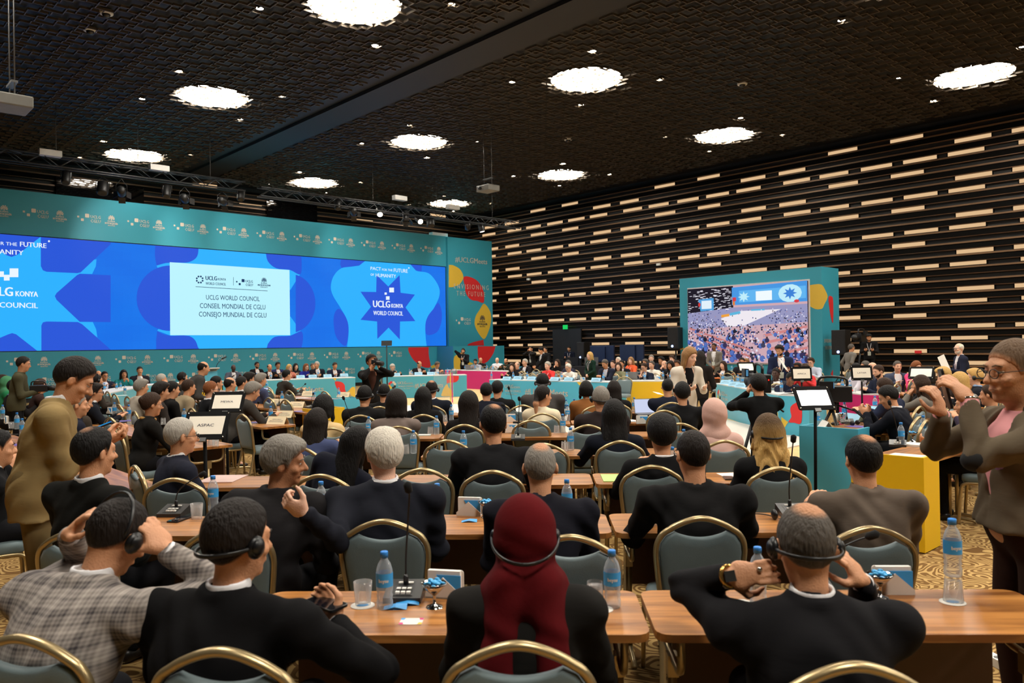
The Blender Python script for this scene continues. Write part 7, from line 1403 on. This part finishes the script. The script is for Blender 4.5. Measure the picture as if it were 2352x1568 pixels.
# speakers, monitors, flight cases by the right wall
def speaker(px, py, Y, lab):
    C0 = at(px, py, Y); e = empty('loudspeaker', (C0[0], C0[1], 0), YU + pi); tag(e, lab, 'loudspeaker'); z = C0[2]; mb = MB(); mb.box(-.24, .24, -.22, .22, z - .42, z + .42); mb.obj('cabinet', M_BLK, e, bevel=.02); mb = MB(); mb.box(-.21, .21, .221, .23, z - .39, z + .39); mb.obj('grille', mat('grille', (20, 20, 22), .8), e); mb = MB(); mb.ball((0, .235, z - .32), .05, 8, 6); mb.obj('status_light', emit('led_blue', (170, 190, 255), 3.0), e)
    mb = MB(); mb.tube([(0, 0, z - .5), (0, 0, .5)], .03, 8); mb.obj('pole', M_BLK, e)
    for k in range(3): a = R_(120 * k); mb = MB(); mb.tube([(0, 0, .7), (.5 * cos(a), .5 * sin(a), .01)], .018, 6); mb.obj('leg', M_BLK, e)
speaker(1552, 776, 31, 'black loudspeaker with a blue light left of the side screen'); speaker(1932, 786, 26.5, 'black loudspeaker with a blue light right of the side screen'); speaker(1340, 805, 38.5, 'black loudspeaker beside the exit door')
for k, (xa, ya, xb, yb) in enumerate(((1357, 793, 1411, 837), (1425, 791, 1479, 834))):
    A, B = onpl(xa, yb, U2, 28.4), onpl(xb, ya, U2, 28.4); e = empty('display_monitor', ((A[0] + B[0]) / 2, (A[1] + B[1]) / 2, 0), YU + pi); tag(e, 'large dark display seen from behind near the right wall, %s one' % ('left', 'right')[k], 'monitor'); w_ = abs(tv(A) - tv(B)) / 2; m = mat('monitor_navy', (24, 36, 66), .45)
    mb = MB(); mb.box(-w_, w_, -.05, .05, A[2] + .1, B[2]); mb.obj('display', m, e, bevel=.02); mb = MB(); mb.box(-.25, .25, .05, .12, (A[2] + B[2]) / 2 - .3, (A[2] + B[2]) / 2 + .4); mb.obj('rear_cover', m, e)
    for s_ in (-1, 1): mb = MB(); mb.box(s_ * w_ * .5 - .05, s_ * w_ * .5 + .05, -.3, .3, 0, .06); mb.box(s_ * w_ * .5 - .04, s_ * w_ * .5 + .04, -.04, .04, .06, A[2] + .12); mb.obj('leg', M_BLK, e)
C0 = at(1300, 846, 37.0); e = empty('control_desk', (C0[0], C0[1], 0), YU + pi); tag(e, 'black control desk with screens before the exit door', 'desk'); mb = MB(); mb.box(-2.6, 2.6, -.4, .4, 0, .8); mb.obj('desk_body', M_BLK, e)
for k, (x, m) in enumerate(((-1.6, M_GREY), (-.4, M_BLK), (1.4, M_BLK))): mb = MB(); mb.box(x - .4, x + .4, -.02, .02, .84, 1.22); mb.box(x - .1, x + .1, -.08, .08, .8, .84); mb.obj('screen_back', m, e)
# ---------------------------------------------------------------- lighting trusses and projectors
M_TRUSS = mat('truss_grey', (70, 72, 74), .4, .7)
def truss(u_a, u_b, v, z, lab):
    e = empty('lighting_truss', UV(u_a, v, z), 0); tag(e, lab, 'truss'); o0 = np.array(e.location); s_ = .16; X = lambda u, dv, dz: UV(u, v + dv, z + dz) - o0
    for dv, dz in ((-s_, s_), (s_, s_), (-s_, -s_), (s_, -s_)): mb = MB(); mb.tube([X(u_a, dv, dz), X(u_b, dv, dz)], .026, 7); mb.obj('chord', M_TRUSS, e)
    mb = MB(); n = int((u_b - u_a) / .45)
    for k in range(n):
        a, b = u_a + k * .45, u_a + (k + 1) * .45
        for dv in (-s_, s_): mb.tube([X(a, dv, s_ if k % 2 else -s_), X(b, dv, -s_ if k % 2 else s_)], .012, 5)
        mb.tube([X(a, -s_ if k % 2 else s_, s_), X(b, s_ if k % 2 else -s_, s_)], .012, 5)
    mb.obj('bracing', M_TRUSS, e)
    for k in range(4): uu = u_a + (k + .5) * (u_b - u_a) / 4; mb = MB(); mb.tube([X(uu, 0, s_), X(uu, 0, CEIL - z - .12)], .009, 5); mb.obj('cable', M_GREY, e)
VT = 27.0; truss(2.6, 12.1, VT, 7.60, 'long lighting truss hanging over the left part of the stage'); truss(12.7, 25.6, VT, 7.50, 'lighting truss hanging before the right end of the stage')
def fixture(px, py, lit, lab, tgt=None, kind='barn', power=0):
    P = onpl(px, py, V2, VT); e = empty('stage_light', (P[0], P[1], P[2])); tag(e, lab, 'stage light'); top = 7.34 - P[2]
    d = nrm(np.array(tgt) - P) if tgt is not None else nrm((0.1, -.4, -1)); sd = nrm(np.cross(d, (0, 0, 1))); up = np.cross(sd, d)
    mb = MB(); r = .13 if kind != 'moving' else .17; mb.tube([-d * .22, -d * .18, d * .16, d * .2], [r * .7, r, r, r * .9], 14); mb.obj('lamp_housing', M_BLK, e)
    mb = MB(); mb.tube([sd * (r + .03), sd * (r + .03) + np.array([0, 0, .2]), np.array([0, 0, top]), -sd * (r + .03) + np.array([0, 0, .2]), -sd * (r + .03)], .014, 6); mb.obj('yoke', M_BLK, e)
    mb = MB(); mb.add([d * .205 + (sd * cos(a) + up * sin(a)) * r * .82 for a in np.linspace(0, 2 * pi, 17)[:-1]], [tuple(range(16))]); mb.obj('lens', emit('stage_lens', None, 14.0, (1, .86, .66)) if lit else mat('lens_dark', (40, 40, 46), .1), e)
    if kind == 'barn':
        for a in range(4): q = sd * cos(a * pi / 2) + up * sin(a * pi / 2); t = np.cross(d, q); c = d * .28 + q * (r + .07); mb = MB(); mb.obox(c, t, nrm(d + q * .7), np.cross(t, nrm(d + q * .7)), r * .8, .11, .004); mb.obj('barn_door', mat('barn_black', (30, 28, 26), .5), e)
    if power:
        l = bpy.data.lights.new('stage_light_beam', 'SPOT'); l.energy = power; l.spot_size = R_(52); l.spot_blend = .7; l.shadow_soft_size = .10; l.color = (1, .92, .8); o = bpy.data.objects.new('stage_light_beam', l); COL.objects.link(o); o.location = P + d * .30; o.rotation_euler = Vector([float(x) for x in d]).to_track_quat('-Z', 'Y').to_euler()
    return e
b_ = lambda px, py: UV(PL(px, py)[0], VS, PL(px, py)[1])
SP = 620
fixture(236, 432, False, 'large moving head lamp hanging from the left truss', kind='moving'); fixture(152, 408, False, 'small dark lamp at the left of the left truss', kind='par')
fixture(279, 440, True, 'lit barn door lamp next to the moving head', b_(300, 560), power=SP); fixture(383, 440, False, 'dark square lamp in the middle of the left truss', kind='par'); fixture(424, 456, True, 'lit barn door lamp right of the dark square lamp', b_(480, 560), power=SP); fixture(511, 462, True, 'lit barn door lamp near the right end of the left truss', b_(620, 560), power=SP); fixture(553, 448, False, 'small dark lamp at the right end of the left truss', kind='par')
fixture(776, 470, False, 'dark lamp at the left of the right truss', kind='par'); fixture(812, 486, True, 'lit barn door lamp second from left on the right truss', b_(830, 600), power=SP); fixture(872, 486, True, 'small lit lamp third from left on the right truss', UV(14.5, 21, .8), 'par', SP * 1.5); fixture(932, 496, False, 'dark barn door lamp in the middle of the right truss'); fixture(962, 505, True, 'small bright lamp right of the middle of the right truss', UV(17.2, 16, .8), 'par', SP * 1.5)
fixture(989, 510, False, 'moving head lamp on the right truss', kind='moving'); fixture(1074, 520, True, 'double bright lamp towards the right end of the right truss', b_(1075, 640), 'par', SP); fixture(1105, 522, True, 'rightmost small bright lamp of the right truss', UV(24.5, 26, 1), 'par', SP)
for px, py, lb in ((115, 352, 'left end of the left truss'), (365, 386, 'right part of the left truss'), (918, 455, 'middle of the right truss'), (1040, 476, 'right part of the right truss')):
    P = onpl(px, py, V2, VT - .2); e = empty('control_box', P, 0); tag(e, 'pale electronics box on top of the %s' % lb, 'fixture'); mb = MB(); mb.obox((0, 0, 0), (*U2, 0), (*V2, 0), (0, 0, 1), .3, .12, .09); mb.obj('box_shell', MATS['fixture_white'], e)
for px, py, Y, lb in ((1121, 432, 27, 'video projector hanging below the ceiling left of the slatted wall'), (28, 236, 13.5, 'video projector hanging at the left edge below the ceiling')):
    P = at(px, py, Y); e = empty('projector', P, YU + pi); tag(e, lb, 'projector'); mb = MB(); mb.box(-.32, .32, -.26, .26, -.12, .08); mb.obj('projector_body', mat('projector_grey', (120, 118, 112), .45), e, bevel=.02); mb = MB(); mb.tube([(.1, .26, -.02), (.1, .33, -.02)], .06, 12); mb.obj('lens', M_BLK, e); mb = MB()
    for sx in (-1, 1): mb.tube([(sx * .2, 0, .08), (sx * .2, 0, CEIL - P[2])], .012, 6)
    mb.box(-.22, .22, -.05, .05, .3, .34); mb.obj('ceiling_mount', M_GREY, e)
for px, py, lb in ((244, 33, 'white dome camera on the ceiling at the upper left'), (207, 72, 'flat white ceiling sensor below the dome camera'), (1305, 322, 'small ceiling dome near the middle of the ceiling'), (1705, 195, 'flat round ceiling loudspeaker right of the centre lamp')):
    P = onz(px, py, CEIL - .1); e = empty('ceiling_sensor', P); tag(e, lb, 'sensor'); mb = MB(); mb.lathe([(.14, .1), (.15, .02), (.14, 0)], n=20); mb.obj('housing', MATS['fixture_white'], e); mb = MB(); mb.ball((0, 0, 0), (.09, .09, .08), 12, 8); mb.obj('dome', M_DARKP, e)
for px, py, lb in ((1512, 607, 'right of the middle of the slatted wall'), (1213, 641, 'left part of the slatted wall'), (2108, 808, 'near the white bearded man')):
    P = onpl(px, py, U2, 29.75); e = empty('wall_sensor', P, YU); tag(e, 'small fixture mounted on the slats, %s' % lb, 'sensor'); mb = MB(); mb.box(-.1, .1, -.02, .1, -.05, .05); mb.obj('housing', MATS['fixture_white'] if px < 2000 else MATS['print_red'], e)
# power strip lying under the front table, watch, ring and patches of the near people
P = onz(2275, 1520, 0); e = empty('power_strip', P, R_(100)); tag(e, 'white power strip leaning by the leg of the front right table', 'power strip'); mb = MB(); mb.box(-.22, .22, -.03, .03, .0, .045); mb.obj('strip_body', M_WHITE, e)
for k in range(4): mb = MB(); mb.lathe([(.019, .0452), (.019, .047), (.012, .046)], (-.15 + .1 * k, 0, 0), 12); mb.obj('socket', M_GREY, e)
def on_wrist(info, side, name, m, r=.036, w_=.014, back=.012, extra=None):
    S_, E_, W, M, k, kw = info['arms'][side]; d = nrm(W - E_); mb = MB(); c = W - d * back; a = nrm(np.cross(d, (0, .3, 1))); b2 = np.cross(d, a)
    mb.tube([c + (a * cos(t) + b2 * sin(t)) * r for t in np.linspace(0, 2 * pi, 20)[:-1]], w_ * .5, 8, closed=True)
    o = info['sub'](name, mb, m); return c, a, b2, d
c, a, b2, d = on_wrist(P4_, 'L', 'wristwatch', mat('watch_gold', (206, 160, 84), .2, .9), .033, .014, -.006)
mb = MB(); M_ = P4_['arms']['L'][3]; W_ = P4_['arms']['L'][2]; mb.obox(W_ - M_[:, 2] * .03 + M_[:, 1] * .004, M_[:, 0], M_[:, 1], M_[:, 2], .017, .017, .006); P4_['sub']('watch_face', mb, M_SILVER)
mb = MB(); c = W_ + M_ @ np.array([-.009 * -1, .098, -.012]); mb.ball(c, .009, 8, 6); P4_['sub']('ring', mb, M_SILVER)
on_wrist(M2, 'L', 'bracelet', M_SILVER, .033, .012, .0)
S_, E_, W, M, k, kw = M2['arms']['L']; mb = MB(); dd = nrm(nrm(S_ - E_) + nrm(W - E_)); mb.ball(E_ - dd * .012 + nrm(S_ - E_) * .0, (.056, .066, .05), 14, 10); M2['sub']('elbow_patch', mb, mat('patch_black', (12, 12, 14), .9))
mb = MB(); A2, nb = M2['A2'], M2['nb']; c = nb + A2 @ np.array([-.105, .155, -.17])
for q in range(5): mb.ball(c + A2 @ np.array([.022 * cos(q * 1.25), .012, .022 * sin(q * 1.25)]), (.017, .011, .017), 8, 6)
M2['sub']('lapel_flower', mb, mat('flower_purple', (128, 96, 180), .7))
fl = [i for i in PEOPLE if 'floral' in i['lab'] and 'embroidered' in i['lab']][0]; mb = MB(); r = random.Random(4); J0 = fl['J']
mb.tube([fl['nb'] + J0['nk'] * .035 + fl['A2'] @ np.array([.068 * cos(t), .068 * sin(t), 0]) for t in np.linspace(0, 2 * pi, 18)[:-1]], .02, 8, closed=True); fl['sub']('embroidered_collar', mb, mat('floral', (190, 60, 40), .8, rgb2=(120, 150, 60), scale=90))
# ---------------------------------------------------------------- chairs under everyone who sits, labels, tidying
def rootpos(i): return np.array(i['loc'][:2])
for i in PEOPLE:
    if not i['sit'] or i['loc'][1] < 1: continue
    h = rootpos(i); fwd = np.array([-sin(i['yaw']), cos(i['yaw'])])
    if min([np.linalg.norm(np.array([c[1], c[2]]) - (h - fwd * .2)) for c in CHAIRS]) > .56:
        b = h - fwd * .27; chair(b[0], b[1], i['yaw'])
def prj(P): d = np.array(P, float) - EYEP; w_ = d @ _f; return 1176 + FPX * (d @ RGT) / w_, 784 - FPX * (d @ UPV) / w_
STOPW = {'and', 'with', 'in', 'of', 'the', 'a', 'at', 'to', 'his', 'her', 'by', 'behind', 'before', 'on', 'from', 'beside', 'over', 'for', 'near', 'below', 'left', 'right', 'looking', 'seated', 'cut'}
def short(lab, n):
    w_ = lab.replace(',', '').split()[:n]
    while w_ and w_[-1] in STOPW: w_.pop()
    return ' '.join(w_)
def person_at(P, k=0): 
    d = sorted(PEOPLE, key=lambda i: np.linalg.norm(np.array(i['o'].location)[:2] - np.array(P)[:2])); return d[k]
def where(P, i):
    px, _ = prj((P[0], P[1], .8)); qx, _ = prj(np.array(i['loc']) + [0, 0, 1.0]); dY = P[1] - i['loc'][1]
    if abs(px - qx) * P[1] / FPX < .28: return 'in front of' if dY < -.1 else ('behind' if dY > .6 else 'right before')
    return 'left of' if px < qx else 'right of'
REC = []
for e, x, y, yw, lab in CHAIRS:
    sit_ = [i for i in PEOPLE if i['sit'] and np.linalg.norm(rootpos(i) - np.array([x, y])) < .62]
    sit_.sort(key=lambda i: np.linalg.norm(rootpos(i) - np.array([x, y])))
    if sit_ and not any(r[5] is sit_[0] for r in REC): REC.append([e, (x, y, .8), 'banquet chair under the', 12, '', sit_[0]])
    else: i = person_at((x, y)); REC.append([e, (x, y, .8), 'empty banquet chair ' + {'in front of': 'in front of', 'behind': 'behind', 'right before': 'next to', 'left of': 'left of', 'right of': 'right of'}[where((x, y), i)] + ' the', 10, 'empty', None, i])
    e['group'] = 'gold framed banquet chairs'
for r in REC: r[0]['label'] = r[2] + ' ' + short((r[5] or r[6])['lab'], r[3])
NOUN = {k: v[1] for k, v in ICAT.items()}
SHN = {'bottle': 'blue-capped water bottle', 'glass': 'drinking glass', 'glassinv': 'upturned drinking glass', 'coaster': 'white coaster', 'napkin': 'white napkin holder', 'dish': 'silver sweets dish', 'mic': 'gooseneck microphone', 'mic1': 'gooseneck microphone', 'mic2': 'upright microphone', 'phone': 'black phone', 'card': 'cream name card', 'bcard': 'pale blue name card', 'wcard': 'white name card', 'paper': 'white paper sheet', 'folder': 'purple folder', 'headset': 'black headset', 'laptop': 'open laptop', 'sachet': 'blue sachet', 'cup': 'white paper cup'}
GRP = {'bottle': 'water bottles on the tables', 'glass': 'drinking glasses on the tables', 'glassinv': 'upturned glasses on the tables', 'coaster': 'paper coasters', 'napkin': 'napkin holders', 'dish': 'sweets dishes', 'mic': 'microphone units', 'mic1': 'microphone units', 'mic2': 'microphone units', 'phone': 'phones', 'card': 'cream name cards', 'bcard': 'pale blue name cards', 'paper': 'paper sheets', 'folder': 'purple folders', 'headset': 'headsets on the tables', 'laptop': 'laptops', 'sachet': 'sachets', 'cup': 'paper cups', 'wcard': 'white name cards'}
for o, kind, lab, ref in ITEMS:
    o['group'] = GRP[kind]
    if lab: o['label'] = lab; continue
    P = np.array(o.location); i = person_at(P); o['label'] = '%s %s the %s' % (SHN[kind], where(P, i), short(i['lab'], 15 - len(SHN[kind].split()) - len(where(P, i).split())))
# where two labels fell together say which of them, counted from the left of the view
allo = [o for o in bpy.data.objects if o.parent is None and 'label' in o and o['category'] in ('chair', 'bottle', 'glass', 'coaster', 'napkin holder', 'sweets dish', 'microphone', 'phone', 'name card', 'paper', 'folder', 'headset', 'laptop', 'sachet', 'cup')]
by_ = {}
for o in allo: by_.setdefault(o['label'], []).append(o)
CNT = ['leftmost', 'second', 'third', 'fourth', 'fifth', 'sixth', 'seventh', 'eighth']
for lb, L_ in by_.items():
    if len(L_) < 2: continue
    L_.sort(key=lambda o: prj(o.location)[0])
    for k, o in enumerate(L_):
        w_ = ('left' if k == 0 else 'right') if len(L_) == 2 else (CNT[k] if k < len(L_) - 1 else 'rightmost'); q = '%s %s' % (w_, lb)
        o['label'] = ' '.join(q.split()[:16])
for o in bpy.data.objects:
    if o.parent is None and 'label' in o and len(o['label'].split()) > 16: o['label'] = ' '.join(o['label'].split()[:16])
for k, p_ in list(PROTO.items()):
    if k not in USED:
        for c in list(p_.children_recursive): bpy.data.objects.remove(c)
        bpy.data.objects.remove(p_)
